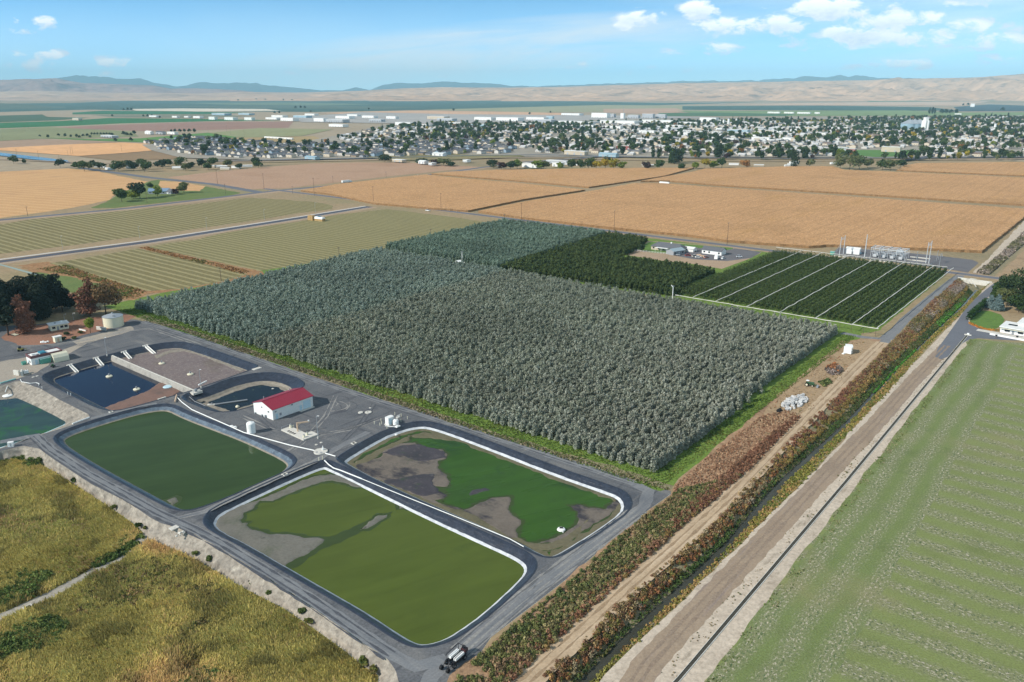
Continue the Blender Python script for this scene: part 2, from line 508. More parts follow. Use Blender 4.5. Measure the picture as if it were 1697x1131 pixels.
def scatter_plants(name, poly, density, hr, nq, size, palette, label, cat, zfun=None, seed=1, pscale=.06, spread=(.55, .8), upright=.3, holes=(), pick=None, mat=None, gap=0.0):
    "low plants in one mesh: clumps of leaf clusters, each clump with its own tone from the palette"
    r = np.random.default_rng(seed)
    P = np.array(poly); lo, hi = P.min(0), P.max(0)
    n = int(density * (hi[0] - lo[0]) * (hi[1] - lo[1]))
    Q = r.uniform(lo, hi, (n, 2)); Q = Q[pip(Q, poly)]
    for h_ in holes: Q = Q[~pip(Q, h_)]
    if gap: Q = Q[np.array([fbm2(x, y, .22, seed * 1.9 + 7) + .5 * fbm2(x, y, .06, seed * 2.9) for x, y in Q]) > -gap]
    n = len(Q); H = r.uniform(hr[0], hr[1], n) * r.uniform(.75, 1.15, n)
    f = np.array([fbm2(x, y, pscale, seed * 3.3) for x, y in Q]); H *= np.clip(1 + f * .5, .5, 1.5)
    g = np.array([fbm2(x, y, pscale * .6, seed * 7.7 + 40) for x, y in Q])
    t = np.clip(.5 + g * .75 + r.normal(size=n) * .16, 0, .999)
    if pick is not None: t = pick(Q, t, r)
    pal = np.array(palette)[:, :3] * 1.22
    tn = pal[(t * len(pal)).astype(int)] * r.uniform(.7, 1.35, (n, 1))
    d = r.normal(size=(n, nq, 3)); d /= np.linalg.norm(d, axis=2, keepdims=True)
    d[:, :, 2] = np.abs(d[:, :, 2])
    rad = r.uniform(.45, 1, (n, nq, 1))
    C = d * rad * np.stack([H * spread[0], H * spread[0], H * spread[1]], 1)[:, None, :]
    C[:, :, :2] += Q[:, None, :]
    z0 = np.array([zfun(x, y) for x, y in Q]) if zfun else np.zeros(n)
    C[:, :, 2] += z0[:, None] + (H * .15)[:, None]
    nr = d + r.normal(size=d.shape) * .55; nr[:, :, 2] *= (1 - upright)
    V, F = leaf_quads(C.reshape(-1, 3), nr.reshape(-1, 3), (size * r.uniform(.7, 1.3, (n, nq)) * (H / np.mean(H))[:, None] ** .5).ravel(), r)
    tq = np.repeat(tn, nq, 0) * r.uniform(.8, 1.2, (n * nq, 1))
    me = npmesh(name, V, F, mat or MATS['plant'], np.hstack([np.clip(tq, 0, 1), np.ones((len(tq), 1))]))
    return tag(link(name, me), label, cat, None, 'stuff')
# ================================================================ camera, light, sky
cam = bpy.data.cameras.new('camera'); cam.lens = 28; cam.sensor_width = 36; cam.clip_start = .5; cam.clip_end = 120000
camo = bpy.data.objects.new('camera', cam); COL.objects.link(camo)
camo.location = (0, 0, CAMH); camo.rotation_euler = (math.pi / 2 - PIT, 0, 0); SC.camera = camo
SUN_EL, SUN_AZ = R(34), R(180 + 26)          # the sun stands behind the camera to the left
sd = Vector((math.cos(SUN_AZ) * math.cos(SUN_EL), math.sin(SUN_AZ) * math.cos(SUN_EL), math.sin(SUN_EL)))
sun = bpy.data.lights.new('sun', 'SUN'); sun.energy = 5.0; sun.angle = R(.5); sun.color = (1, .95, .87)
so = bpy.data.objects.new('sun', sun); COL.objects.link(so); so.rotation_euler = (-sd).to_track_quat('-Z', 'Y').to_euler()
SC.view_settings.view_transform = 'Standard'; SC.view_settings.look = 'None'; SC.view_settings.exposure = .13; SC.view_settings.gamma = 1
SC.cycles.max_bounces = 5; SC.cycles.diffuse_bounces = 2; SC.cycles.glossy_bounces = 2; SC.cycles.transmission_bounces = 2
SC.cycles.transparent_max_bounces = 4; SC.cycles.volume_bounces = 0; SC.cycles.use_denoising = True
SC.cycles.use_adaptive_sampling = True; SC.cycles.adaptive_threshold = .01

W = bpy.data.worlds.new('World'); SC.world = W; W.use_nodes = True
def build_world():
    t = NT(W.node_tree); bg = W.node_tree.nodes['Background']
    tc = t.new('ShaderNodeTexCoord').outputs['Generated']
    sx = t.new('ShaderNodeSeparateXYZ'); t.put(sx.inputs[0], tc)
    X, Y, Z = sx.outputs
    # the clear air of this sky: sample a little higher than the line of sight
    cx = t.new('ShaderNodeCombineXYZ'); t.put(cx.inputs[0], X); t.put(cx.inputs[1], Y)
    t.put(cx.inputs[2], t.math('ADD', t.math('MULTIPLY', t.math('MAXIMUM', Z, 0.0), 3.2), .10))
    vn = t.new('ShaderNodeVectorMath', operation='NORMALIZE'); t.put(vn.inputs[0], cx.outputs[0])
    sk = t.new('ShaderNodeTexSky', sky_type='NISHITA'); sk.sun_disc = False
    sk.sun_elevation = SUN_EL; sk.sun_rotation = math.pi / 2 - SUN_AZ; sk.altitude = 300; sk.air_density = 1.0; sk.dust_density = .5; sk.ozone_density = 1.0
    t.put(sk.inputs[0], vn.outputs[0])
    col = t.mix(1.0, sk.outputs[0], t.mix(t.ramp(Z, [(.05, 0.0), (.35, 1.0)]), (1.06, 2.45, 2.78, 1), (.8, .98, 1.05, 1)), 'MULTIPLY')
    # clouds by bearing and height above the horizon
    yy = t.math('MAXIMUM', Y, .02)
    a = t.math('DIVIDE', X, yy); e = t.math('DIVIDE', Z, yy)
    pv = t.new('ShaderNodeCombineXYZ'); t.put(pv.inputs[0], a); t.put(pv.inputs[1], t.math('MULTIPLY', e, 2.2))
    pv = pv.outputs[0]
    n1 = t.noise(pv, 26, 7, .62, .3); n2 = t.noise(pv, 60, 5, .6)
    def bearing(px, py):
        dx = (px - 848.5) / FPX; dy = (565.5 - py) / FPX
        y = CP + dy * SP
        return dx / y, (-SP + dy * CP) / y
    CL = [  # px, py, half width, half height, amount
        (78, 37, 24, 9, .85), (30, 34, 14, 6, .6), (22, 52, 28, 7, .55), (80, 92, 26, 9, .8), (30, 92, 22, 8, .6), (60, 106, 85, 11, .5), (195, 103, 55, 8, .62), (170, 122, 22, 6, .5),
        (1063, 30, 38, 11, .85), (1032, 43, 16, 7, .8), (1160, 18, 32, 13, 1), (1098, 23, 11, 6, .7), (1190, 46, 58, 15, .85), (1195, 78, 36, 9, .62), (1290, 40, 58, 13, .9), (1262, 14, 12, 6, .5),
        (1375, 16, 62, 16, 1.05), (1440, 8, 120, 10, .55), (1560, 8, 90, 10, .5), (1420, 55, 52, 16, 1), (1500, 33, 80, 14, .85), (1480, 62, 130, 16, .72), (1600, 44, 60, 13, .65), (1640, 66, 90, 14, .62), (1400, 80, 90, 9, .55),
        (1500, 102, 70, 9, .62), (1665, 98, 50, 9, .5), (1112, 88, 28, 6, .5), (900, 111, 60, 5, .55), (965, 106, 22, 4, .5), (480, 122, 34, 3.5, .45), (720, 127, 34, 4, .5), (625, 120, 20, 3, .45), (1085, 118, 60, 9, .42), (780, 113, 12, 3, .45), (735, 97, 12, 3, .4), (1420, 110, 26, 5, .4)]
    CL = [(p, q_, a_ * 1.15, b_ * 1.2, k_ * 1.02) for p, q_, a_, b_, k_ in CL]; M_ = None; SHD = None
    for px, py, rw, rh, k in CL:
        a0, e0 = bearing(px, py); ra = rw / FPX; re = rh / FPX
        da = t.math('DIVIDE', t.math('SUBTRACT', a, a0), ra * 1.25); de = t.math('DIVIDE', t.math('SUBTRACT', e, e0), re * 1.35)
        q = t.math('ADD', t.math('MULTIPLY', da, da), t.math('MULTIPLY', de, de))
        m = t.math('MULTIPLY', t.math('SUBTRACT', 1.0, q, clamp=True), k)
        low = t.math('MULTIPLY', m, t.math('SUBTRACT', .35, t.math('MULTIPLY', de, .8), clamp=True))
        M_ = m if M_ is None else t.math('MAXIMUM', M_, m)
        SHD = low if SHD is None else t.math('MAXIMUM', SHD, low)
    d = t.math('ADD', M_, t.math('MULTIPLY', t.math('SUBTRACT', n1, .56), 3.0))
    cov = t.math('MULTIPLY', t.ramp(d, [(.26, 0.0), (.62, 1.0)]), t.ramp(M_, [(0.0, 0.0), (.14, 1.0)]))
    cirr = t.new('ShaderNodeCombineXYZ'); t.put(cirr.inputs[0], t.math('ADD', t.math('MULTIPLY', a, 1.5), t.math('MULTIPLY', e, 5.0))); t.put(cirr.inputs[1], t.math('SUBTRACT', t.math('MULTIPLY', e, 16.0), t.math('MULTIPLY', a, 1.6)))
    ci = t.noise(cirr.outputs[0], 2.4, 6, .6, .5)
    a0, e0 = bearing(800, 85)
    da = t.math('DIVIDE', t.math('SUBTRACT', a, a0), .36); de = t.math('DIVIDE', t.math('SUBTRACT', e, t.math('ADD', e0, t.math('MULTIPLY', t.math('SUBTRACT', a, a0), .09))), .035)
    cm = t.math('SUBTRACT', 1.0, t.math('ADD', t.math('MULTIPLY', da, da), t.math('MULTIPLY', de, de)), clamp=True)
    cir = t.math('MULTIPLY', t.ramp(ci, [(.3, 0.0), (.8, 1.0)]), t.math('MULTIPLY', cm, 1.7), clamp=True)
    hz = t.ramp(e, [(0.0, .75), (.045, .42), (.11, .05)])             # thin milky veil low over the hills
    veil = t.math('MULTIPLY', hz, t.ramp(t.noise(pv, 3.0, 4), [(.25, .6), (.7, 1.2)]), clamp=True)
    east = t.math('MULTIPLY', t.ramp(a, [(-.1, 0.0), (.5, 1.0)]), .62)
    veil = t.math('MAXIMUM', veil, t.math('MULTIPLY', east, t.ramp(t.noise(cirr.outputs[0], 3.5, 5), [(.25, .5), (.75, 1.2)])))
    wh = (8.6, 9.1, 9.4, 1)
    col = t.mix(veil, col, (8.6, 10.2, 10.8, 1))
    col = t.mix(t.math('MULTIPLY', cir, .95), col, wh)
    shade = t.math('MULTIPLY', SHD, 1.5, clamp=True)
    shade = t.math('MAXIMUM', t.math('MULTIPLY', shade, t.ramp(n2, [(.3, .5), (.7, 1.1)])), t.ramp(M_, [(.42, .75), (.62, 0.0)]), clamp=True)
    ccol = t.mix(shade, (12.5, 12.5, 12.6, 1), (6.4, 7.8, 9.3, 1))
    front = t.ramp(Y, [(.02, 0.0), (.1, 1.0)])
    col = t.mix(t.math('MULTIPLY', t.math('MULTIPLY', cov, .93), front), col, ccol)
    t.put(bg.inputs[0], col); bg.inputs[1].default_value = .1
build_world()

# ================================================================ surface materials
earth('soil', [(.25, L(150, 128, 104)), (.5, L(163, 140, 116)), (.75, L(138, 122, 98))], .02, .9, .25)
earth('dry_ground', [(.2, L(120, 112, 84)), (.5, L(150, 130, 100)), (.8, L(112, 116, 78))], .006, .3, .25)
earth('gravel', [(.2, L(84, 86, 90)), (.5, L(98, 99, 101)), (.8, L(72, 75, 81))], .06, 1.6, .3, [('noise', L(126, 124, 120), .14, .54, .7, (1, .18, 1), .7), ('noise', L(52, 55, 63), .3, .55, .68, (.12, 1, 1), .65), ('noise', L(112, 110, 106), .5, .57, .66, (.06, 1, 1), .6), ('noise', L(60, 62, 68), .5, .58, .68, (1, .06, 1), .5)], .25, .05, RZ)
earth('gravel_road', [(.2, L(104, 107, 110)), (.5, L(120, 121, 122)), (.8, L(92, 95, 100))], .06, 1.6, .18, [('noise', L(140, 138, 134), .5, .52, .72, (.06, 1, 1), .7), ('noise', L(76, 80, 86), .55, .56, .7, (.05, 1, 1), .6)], .2, .05, RZ)
earth('gravel_road_cross', [(.2, L(104, 107, 110)), (.5, L(118, 120, 122)), (.8, L(92, 95, 100))], .06, 1.6, .18, [('noise', L(140, 138, 134), .5, .52, .72, (1, .06, 1), .7), ('noise', L(76, 80, 86), .55, .56, .7, (1, .05, 1), .6)], .2, .05, RZ)
earth('pale_yard', [(.2, L(138, 132, 122)), (.5, L(158, 148, 134)), (.8, L(118, 116, 112))], .05, 1.2, .2)
earth('red_bark', [(.2, L(128, 92, 74)), (.5, L(142, 104, 84)), (.8, L(112, 88, 74))], .08, 1.2, .25)
earth('sand_slope', [(.2, L(126, 119, 109)), (.5, L(148, 140, 128)), (.8, L(108, 103, 95))], .12, .55, .4, [('noise', L(170, 162, 148), .3, .58, .7), ('noise', L(104, 98, 88), .5, .6, .75)], 1.0, .5)
earth('dirt_track', [(.2, L(160, 138, 112)), (.5, L(178, 156, 128)), (.8, L(146, 126, 102))], .06, 1.1, .18, [('noise', L(196, 176, 150), .5, .5, .7, (.05, 1, 1), .7), ('noise', L(132, 112, 90), .6, .56, .7, (.04, 1, 1), .6)], .2, .05, RZ)
earth('brown_road', [(.2, L(134, 117, 100)), (.5, L(150, 132, 112)), (.8, L(122, 108, 94))], .06, 1.3, .18, [('noise', L(158, 142, 132), .5, .54, .72, (.04, 1, 1), .6), ('noise', L(100, 88, 84), .5, .56, .72, (.04, 1, 1), .5)], .2, .05, RZ)
earth('pale_sand', [(.2, L(168, 154, 136)), (.5, L(186, 172, 154)), (.8, L(150, 136, 119))], .08, .9, .25, [('noise', L(120, 108, 92), .35, .58, .72, (.25, 1, 1), .8), ('noise', L(188, 174, 157), .6, .5, .7, (.05, 1, 1), .6)], .4, .15, RZ)
earth('asphalt', [(.2, L(92, 94, 100)), (.5, L(104, 106, 112)), (.8, L(84, 86, 92))], .02, .8, .12, bump=.1)
earth('new_asphalt', [(.2, L(74, 76, 84)), (.8, L(86, 88, 96))], .03, .8, .1, bump=.1)
earth('orchard_grass', [(.2, L(88, 112, 44)), (.5, L(102, 124, 52)), (.8, L(84, 100, 44))], .09, .9, .35, [('noise', L(128, 120, 66), .14, .6, .78)], .8, .3)
earth('weedy_verge', [(.2, L(120, 112, 86)), (.5, L(136, 126, 98)), (.8, L(98, 98, 70))], .12, .7, .4, bump=1.0, bdist=.4)
earth('rust_weeds', [(.2, L(134, 104, 78)), (.5, L(158, 128, 100)), (.8, L(116, 92, 70))], .05, .6, .35, [('noise', L(104, 100, 58), .08, .58, .72), ('noise', L(178, 152, 122), .06, .55, .75)], 1.0, .4)
earth('bare_brown', [(.2, L(138, 116, 90)), (.5, L(158, 134, 104)), (.8, L(124, 102, 78))], .08, .8, .3, [('noise', L(118, 106, 84), .3, .58, .74, (.2, 1, 1))], .6, .2, RZ)
earth('lawn', [(.2, L(78, 108, 46)), (.5, L(92, 120, 54)), (.8, L(72, 98, 44))], .15, .9, .2)
earth('wet_meadow', [(.15, L(126, 122, 56)), (.4, L(142, 134, 66)), (.6, L(152, 136, 74)), (.85, L(116, 112, 58))], .035, .8, .35, bump=1.0, bdist=.5)
for nm, a_, b_, lam in (('hay_field', L(112, 103, 68), L(146, 135, 96), 7.0), ('hay_field_far', L(114, 107, 71), L(146, 136, 96), 6.0)):
    earth(nm, [(.2, a_), (.5, tuple(x * 1.12 for x in a_)), (.8, tuple(x * .86 for x in a_))], .012, .5, .22, [('rows', b_, lam, .45, .75, (1, 1, 1), .9), ('rows', L(104, 100, 58), lam / 2, .6, .95, (1, 1, 1), .4)], .5, .2, RZ + math.pi / 2)
earth('red_ditch', [(.2, L(138, 100, 66)), (.5, L(152, 116, 80)), (.8, L(120, 94, 62))], .08, .5, .4, [('noise', L(96, 108, 52), .05, .56, .7)], 1.0, .5)
earth('stubble', [(.2, L(182, 140, 94)), (.5, L(192, 150, 102)), (.8, L(172, 130, 88))], .012, .6, .22, [('rows', L(208, 170, 126), 16.0, .75, .97, (1, 1, 1), .5), ('noise', L(168, 134, 98), .02, .6, .8)], .3, .1, R(-22))
earth('brown_field', [(.2, L(158, 126, 100)), (.5, L(168, 136, 110)), (.8, L(148, 116, 90))], .01, .3, .2, [('noise', L(118, 90, 68), .08, .64, .74, (.4, 1, 1), .7)], .4, .1, R(-20))
def crop_ground(name, base, axis, lam, light, dark, soil, dist, lo, hi, cover=1.0):
    "young green crop with bands of chopped straw between the passes"
    m, t, b = newmat(name); v = t.coord(); vr = t.coord(RZ + math.pi / 2 if axis == 'V' else RZ)
    big = t.noise(v, .018, 5, .6)
    band = t.wave(vr, .31416 / lam, dist, 'Y', .35, 4)
    msk = t.ramp(t.math('ADD', t.math('MULTIPLY', band, .62), t.math('MULTIPLY', t.noise(v, .09, 6, .68), .7)), [(lo, 0.0), (hi, 1.0)])
    col = t.ramp(t.noise(v, .05, 5, .65), [(.3, base), (.5, tuple(x * 1.1 for x in base[:3]) + (1,)), (.72, tuple(x * .86 for x in base[:3]) + (1,))])
    col = t.mix(t.math('MULTIPLY', msk, .55 * cover), col, soil)
    st = t.coord(RZ + math.pi / 2 if axis == 'V' else RZ, (.55, 1, 1))
    n1 = t.noise(st, 1.7, 4, .7); n2 = t.noise(t.coord(1.0, (.6, 1, 1)), 1.5, 4, .7)
    col = t.mix(t.math('MULTIPLY', msk, t.ramp(n2, [(.53, 0.0), (.6, .75)])), col, dark)
    col = t.mix(t.math('MULTIPLY', t.math('ADD', msk, .06), t.ramp(n1, [(.55, 0.0), (.61, .85)]), clamp=True), col, light)
    col = t.mix(t.ramp(big, [(.56, 0.0), (.74, .45)]), col, L(146, 132, 100))
    g = t.noise(v, 2.2, 4, .7)
    col = t.mix(1.0, col, t.ramp(g, [(.3, .74), (.7, 1.26)]), 'MULTIPLY')
    t.put(b.inputs['Base Color'], col); b.inputs['Roughness'].default_value = .95
    t.put(b.inputs['Normal'], t.bump(g, .8, .2)); MATS[name] = m
crop_ground('green_field', L(113, 122, 72), 'V', 9.6, L(186, 176, 158), L(54, 74, 48), L(122, 120, 94), 4.5, .44, .92)
crop_ground('headland', L(104, 116, 68), 'U', 8.0, L(184, 174, 154), L(60, 86, 50), L(128, 126, 98), 4.5, .34, .98)
earth('concrete', [(.2, L(184, 180, 170)), (.5, L(200, 196, 186)), (.8, L(166, 162, 154))], .3, 2.5, .1, bump=.1, rough=.8)
earth('dark_yard', [(.2, L(92, 90, 92)), (.5, L(104, 102, 104)), (.8, L(82, 82, 86))], .06, 1.1, .15)
# pond linings: black sheet with welded seams, a salt-white band at the waterline
def liner(name, c, seam, k=.5, rough_=.38, wr=1.0):
    m, t, b = newmat(name); v = t.coord(RZ)
    n = t.noise(v, .5, 5, .65); w1 = t.noise(t.coord(RZ, (1, .12, 1)), 1.1, 4); w2 = t.noise(t.coord(RZ, (.12, 1, 1)), 1.1, 4)
    w = t.math('MAXIMUM', w1, w2)
    col = t.mix(t.ramp(n, [(.35, 0.0), (.75, k)]), c, seam)
    col = t.mix(t.ramp(w, [(.64, 0.0), (.72, .6 * wr)]), col, seam)
    t.put(b.inputs['Base Color'], col); b.inputs['Roughness'].default_value = rough_; b.inputs['Specular IOR Level'].default_value = .5
    t.put(b.inputs['Normal'], t.bump(w, .8 * wr, .35)); MATS[name] = m
liner('black_liner', L(38, 43, 53), L(70, 77, 90))
liner('blue_liner', L(70, 82, 94), L(128, 142, 152), .7)
liner('salt_band', L(164, 168, 172), L(214, 216, 216), 1.0, .8, .3)
liner('mud_band', L(118, 110, 98), L(150, 142, 128), 1.0, .9, .4)
def mudmat(name, stops, layers):
    return earth(name, stops, .09, 1.3, .16, layers, .35, .12, RZ, rough=.7)
mudmat('grey_mud', [(.2, L(96, 94, 86)), (.5, L(110, 107, 98)), (.8, L(84, 84, 76))], [('noise', L(82, 88, 66), .1, .55, .75, (1, 1, 1), .7), ('noise', L(66, 66, 60), .5, .62, .72, (1, 1, 1), .6)])
mudmat('dark_mud', [(.2, L(92, 85, 77)), (.5, L(110, 101, 91)), (.8, L(74, 70, 66))], [('noise', L(48, 46, 52), .16, .5, .62, (1, .6, 1), .9), ('noise', L(62, 74, 50), .2, .62, .74, (1, 1, 1), .7)])
mudmat('weed_mud', [(.2, L(52, 50, 56)), (.5, L(70, 66, 70)), (.8, L(46, 48, 50))], [('noise', L(90, 84, 84), .5, .55, .68, (1, .7, 1), .8), ('noise', L(56, 72, 46), .3, .6, .72, (1, 1, 1), .6)])
mudmat('olive_margin', [(.2, L(92, 88, 66)), (.5, L(104, 98, 76)), (.8, L(82, 80, 62))], [('noise', L(76, 76, 50), .12, .55, .7, (1, 1, 1), .6)])
mudmat('red_mud', [(.2, L(112, 88, 78)), (.5, L(124, 98, 86)), (.8, L(98, 80, 72))], [('noise', L(88, 78, 72), .14, .55, .72, (1, 1, 1), .6)])
mudmat('foam_mat', [(.2, L(104, 92, 90)), (.5, L(118, 106, 102)), (.8, L(98, 86, 88))], [('noise', L(150, 140, 132), .9, .54, .64, (1, 1, 1), .85), ('noise', L(92, 84, 66), .05, .55, .72, (1, 1, 1), .7), ('noise', L(84, 74, 76), .45, .58, .68, (1, 1, 1), .6)])
water('green_water', [(.3, L(52, 68, 34)), (.7, L(57, 74, 38))], .03, .1, .04)
water('olive_water', [(.3, L(73, 85, 34)), (.7, L(82, 93, 40))], .02, .14, .03, [(L(62, 76, 40), .035, .62, .8)])
water('bright_algae', [(.25, L(46, 74, 28)), (.5, L(56, 86, 30)), (.75, L(50, 72, 32))], .03, .25, .03, [(L(40, 62, 34), .05, .56, .72), (L(70, 104, 28), .02, .6, .8)])
water('blue_black_water', [(.3, L(12, 20, 40)), (.7, L(14, 26, 50))], .02, .05, .02, spec=.35)
water('murky_water', [(.3, L(26, 36, 44)), (.7, L(34, 46, 52))], .05, .06, .03, [(L(66, 78, 60), .12, .6, .75)])
water('lagoon_water', [(.3, L(44, 62, 62)), (.5, L(52, 74, 68)), (.7, L(40, 58, 66))], .05, .1, .03, [(L(48, 92, 50), .07, .52, .66), (L(70, 84, 52), .06, .6, .72)])
water('canal_water', [(.3, L(56, 56, 46)), (.7, L(68, 68, 60))], .05, .07, .05, [(L(60, 62, 48), .03, .55, .75)])
water('river_water', [(.3, L(60, 84, 108)), (.7, L(74, 100, 124))], .01, .15, .05)
attrmat('plant', .85, .2)
WHITE = plain('white_paint', L(232, 232, 228), .55, .05); CREAM = plain('cream_paint', L(222, 216, 190), .6, .08)
REDROOF = plain('red_metal', L(142, 48, 62), .45, .08, .6); GREYM = plain('grey_metal', L(150, 154, 158), .5, .1, 3, .2); GALV = plain('galvanised', L(176, 182, 186), .45, .12, 4, .35)
CONC = MATS['concrete']; PALEBLUE = plain('pale_blue_paint', L(186, 212, 222), .5, .06); DARK = plain('dark_rubber', L(26, 26, 28), .7, .2); TEAL = plain('teal_paint', L(88, 156, 140), .5, .1)
MAROON = plain('maroon_paint', L(112, 78, 80), .6, .1); TAN = plain('tan_paint', L(206, 178, 150), .6, .1); WOOD = plain('weathered_wood', L(104, 88, 76), .9, .25, 6); GLASS = plain('dark_glass', L(40, 50, 58), .12, .1, 2, 0, .6)
BARK = plain('bark', L(84, 68, 54), .95, .3, 4); GREYROOF = plain('grey_shingle', L(104, 106, 110), .9, .2, 2); BROWNROOF = plain('brown_shingle', L(122, 106, 92), .9, .2, 2); BEIGE = plain('beige_siding', L(196, 184, 164), .7, .1); STRAW = plain('straw', L(190, 156, 104), .95, .3, 5)
GREYSID = plain('grey_siding', L(150, 154, 158), .7, .1); BLUEM = plain('blue_paint', L(58, 128, 150), .5, .1); GREENM = plain('green_paint', L(52, 92, 54), .5, .15); TURQ = plain('weathered_turquoise', L(150, 196, 190), .6, .15); BLACKM = plain('black_paint', L(30, 32, 38), .5, .2); WHITEROOF = plain('white_roofing', L(226, 226, 222), .6, .08, .3)

# ================================================================ ponds (outlines surveyed at the rim)
POND = {
 'B': [(89, 729), (93, 720), (120, 708), (170, 692), (220, 678), (250, 672), (274, 669.5), (291, 672), (305, 679), (326, 688), (361, 701), (404, 717), (430, 728), (479, 750.5), (491, 761), (488, 769), (475, 780), (430, 800), (373.5, 826), (330, 842), (310, 846), (290, 844.5), (270, 836), (228.7, 814), (152, 772), (105, 743)],
 'C': [(559, 758), (590, 739), (627.5, 718), (652, 708.5), (677, 701), (702, 698), (721.6, 701), (751, 710), (814, 733), (928.7, 777), (1005, 803), (1035, 814), (1047, 829.6), (1043, 846.7), (1005, 875), (944, 913), (925, 922), (907, 924), (887, 918), (850, 898), (800, 875.5), (720, 841), (681, 824), (612, 792), (575, 772), (561, 764)],
 'D': [(338, 866), (341, 855), (352, 843), (400, 820), (450, 797), (500, 775), (530, 764), (545, 763), (560, 769.5), (597, 787), (643, 809), (719, 845.5), (800, 882), (850, 904), (875, 917), (888, 930), (887, 945), (870, 965), (815, 1016), (770, 1048), (745, 1062), (715, 1071), (690, 1072), (670, 1066), (640, 1048), (600, 1021), (567, 1001), (471, 946), (400, 904), (350, 879)],
 'A': [(69, 627), (76, 618), (113, 607), (147, 597), (184, 587), (243, 573), (283, 567), (312, 567.5), (361, 583), (404, 598), (423.7, 604.6), (426.5, 607.4), (418, 612), (370, 629), (340, 639), (307.7, 650.5), (254.7, 665), (203.8, 679), (184, 681), (158.5, 675), (121.7, 656.5), (85, 638)],
 'E': [(301, 658), (310.5, 652), (336, 645), (375.6, 629), (404.7, 622), (429.5, 618), (459, 618), (486.4, 624), (502.5, 633), (504, 640), (490, 648), (455, 660), (425, 671), (395, 680), (375.6, 683), (354, 682), (326, 672), (307.7, 664)],
}
RIM = {k: dens(smooth_poly(gp(v), 1), 1.6) for k, v in POND.items()}
def ring(poly, z): return [(x, y, z) for x, y in poly]
def wav(poly, z, amp, seed):
    return [(x, y, z + amp * (noise.noise((x * .9, y * .9, seed)))) for x, y in poly]
BERM0, BERM1 = G(556, 764)[:2], G(890, 925)[:2]
def near_berm(x, y):
    dx, dy = BERM1[0] - BERM0[0], BERM1[1] - BERM0[1]; q = ((x - BERM0[0]) * dx + (y - BERM0[1]) * dy) / (dx * dx + dy * dy)
    return .02 < q < 1.03 and abs((x - BERM0[0]) * dy - (y - BERM0[1]) * dx) / math.hypot(dx, dy) < 5.5
def basin(name, key, d, w, bands, floor, fmat, seed):
    "rim, slope and waterline of a lined pond; bands = (offset share, material)"
    rim = RIM[key]; rings = [ring(offset(rim, -.55), .012), wav(offset(rim, -.25), .16, .05, seed), wav(rim, .14, .05, seed)]; mats = [bands[0][1], bands[0][1]]
    a0 = 0
    for a1, m in bands:
        k = max(1, int((a1 - a0) * w / .9))
        for j in range(1, k + 1):
            a = a0 + (a1 - a0) * j / k
            rings.append(wav(offset(rim, w * a), -d * a, .16 if a < .97 else .02, seed)); mats.append(MATS[m] if isinstance(m, str) else m)
        a0 = a1
    mats = [MATS[m] if isinstance(m, str) else m for m in mats]
    o = loft(name, rings, mats)
    if key in 'CD':
        sl = list(o.data.materials).index(MATS['salt_band'])
        for f in o.data.polygons:
            if f.center.z < (-1.42 if key == 'D' else -1.0) and near_berm(f.center.x, f.center.y): f.material_index = sl
    return offset(rim, w * .985)
for k, d, w, bands, nm in (('B', 1.9, 3.1, ((.35, 'black_liner'), (.82, 'blue_liner'), (1, 'mud_band')), 'pond_bank'),
                           ('C', 1.9, 3.1, ((.68, 'black_liner'), (1, 'salt_band')), 'pond_bank'),
                           ('D', 1.9, 3.1, ((.74, 'black_liner'), (1, 'salt_band')), 'pond_bank'),
                           ('A', 2.3, 4.2, ((.88, 'black_liner'), (1, 'mud_band')), 'pond_bank'),
                           ('E', 3.0, 6.4, ((.74, 'black_liner'), (1, 'mud_band')), 'pond_bank')):
    POND[k + 'w'] = basin(nm, k, d, w, bands, None, None, ord(k) * 1.7)
WZ = {'B': -1.9, 'C': -1.9, 'D': -1.9, 'A': -2.3, 'E': -3.0}
sheet('pond_water', POND['Bw'], -1.86, MATS['green_water'])
sheet('pond_water', POND['Cw'], -1.86, MATS['bright_algae'])
sheet('pond_water', POND['Dw'], -1.86, MATS['olive_water'])
sheet('pond_water', POND['Ew'], -2.95, MATS['murky_water'])

def mud(name, px, zw, mat, h=.12, seed=1.0, step=.8, amp=.45, clip=None):
    "a bank of mud standing out of the water, its edge sloping under"
    p = rough(gp(px, zw), step, amp, seed, True, .35)
    if name.startswith('mud') and zw == zc: sheet('shallow_water', rough(offset(p, -1.1), 1.0, .7, seed + 50, True, .3), zw + .004 + seed * 1e-4, MATS['shallow'])
    rings = [ring(offset(p, -.25), zw - .12), ring(p, zw + .02), ring(offset(p, .5), zw + h)]
    loft(name, rings, [mat, mat])
    sheet(name, offset(p, .5), zw + h, mat)
zc = -1.86
water('shallow', [(.3, L(56, 68, 38)), (.7, L(64, 76, 40))], .05, .25, .03)
def zz(px, k, x0, y0): return [(x0 + x / k, y0 + y / k) for x, y in px]
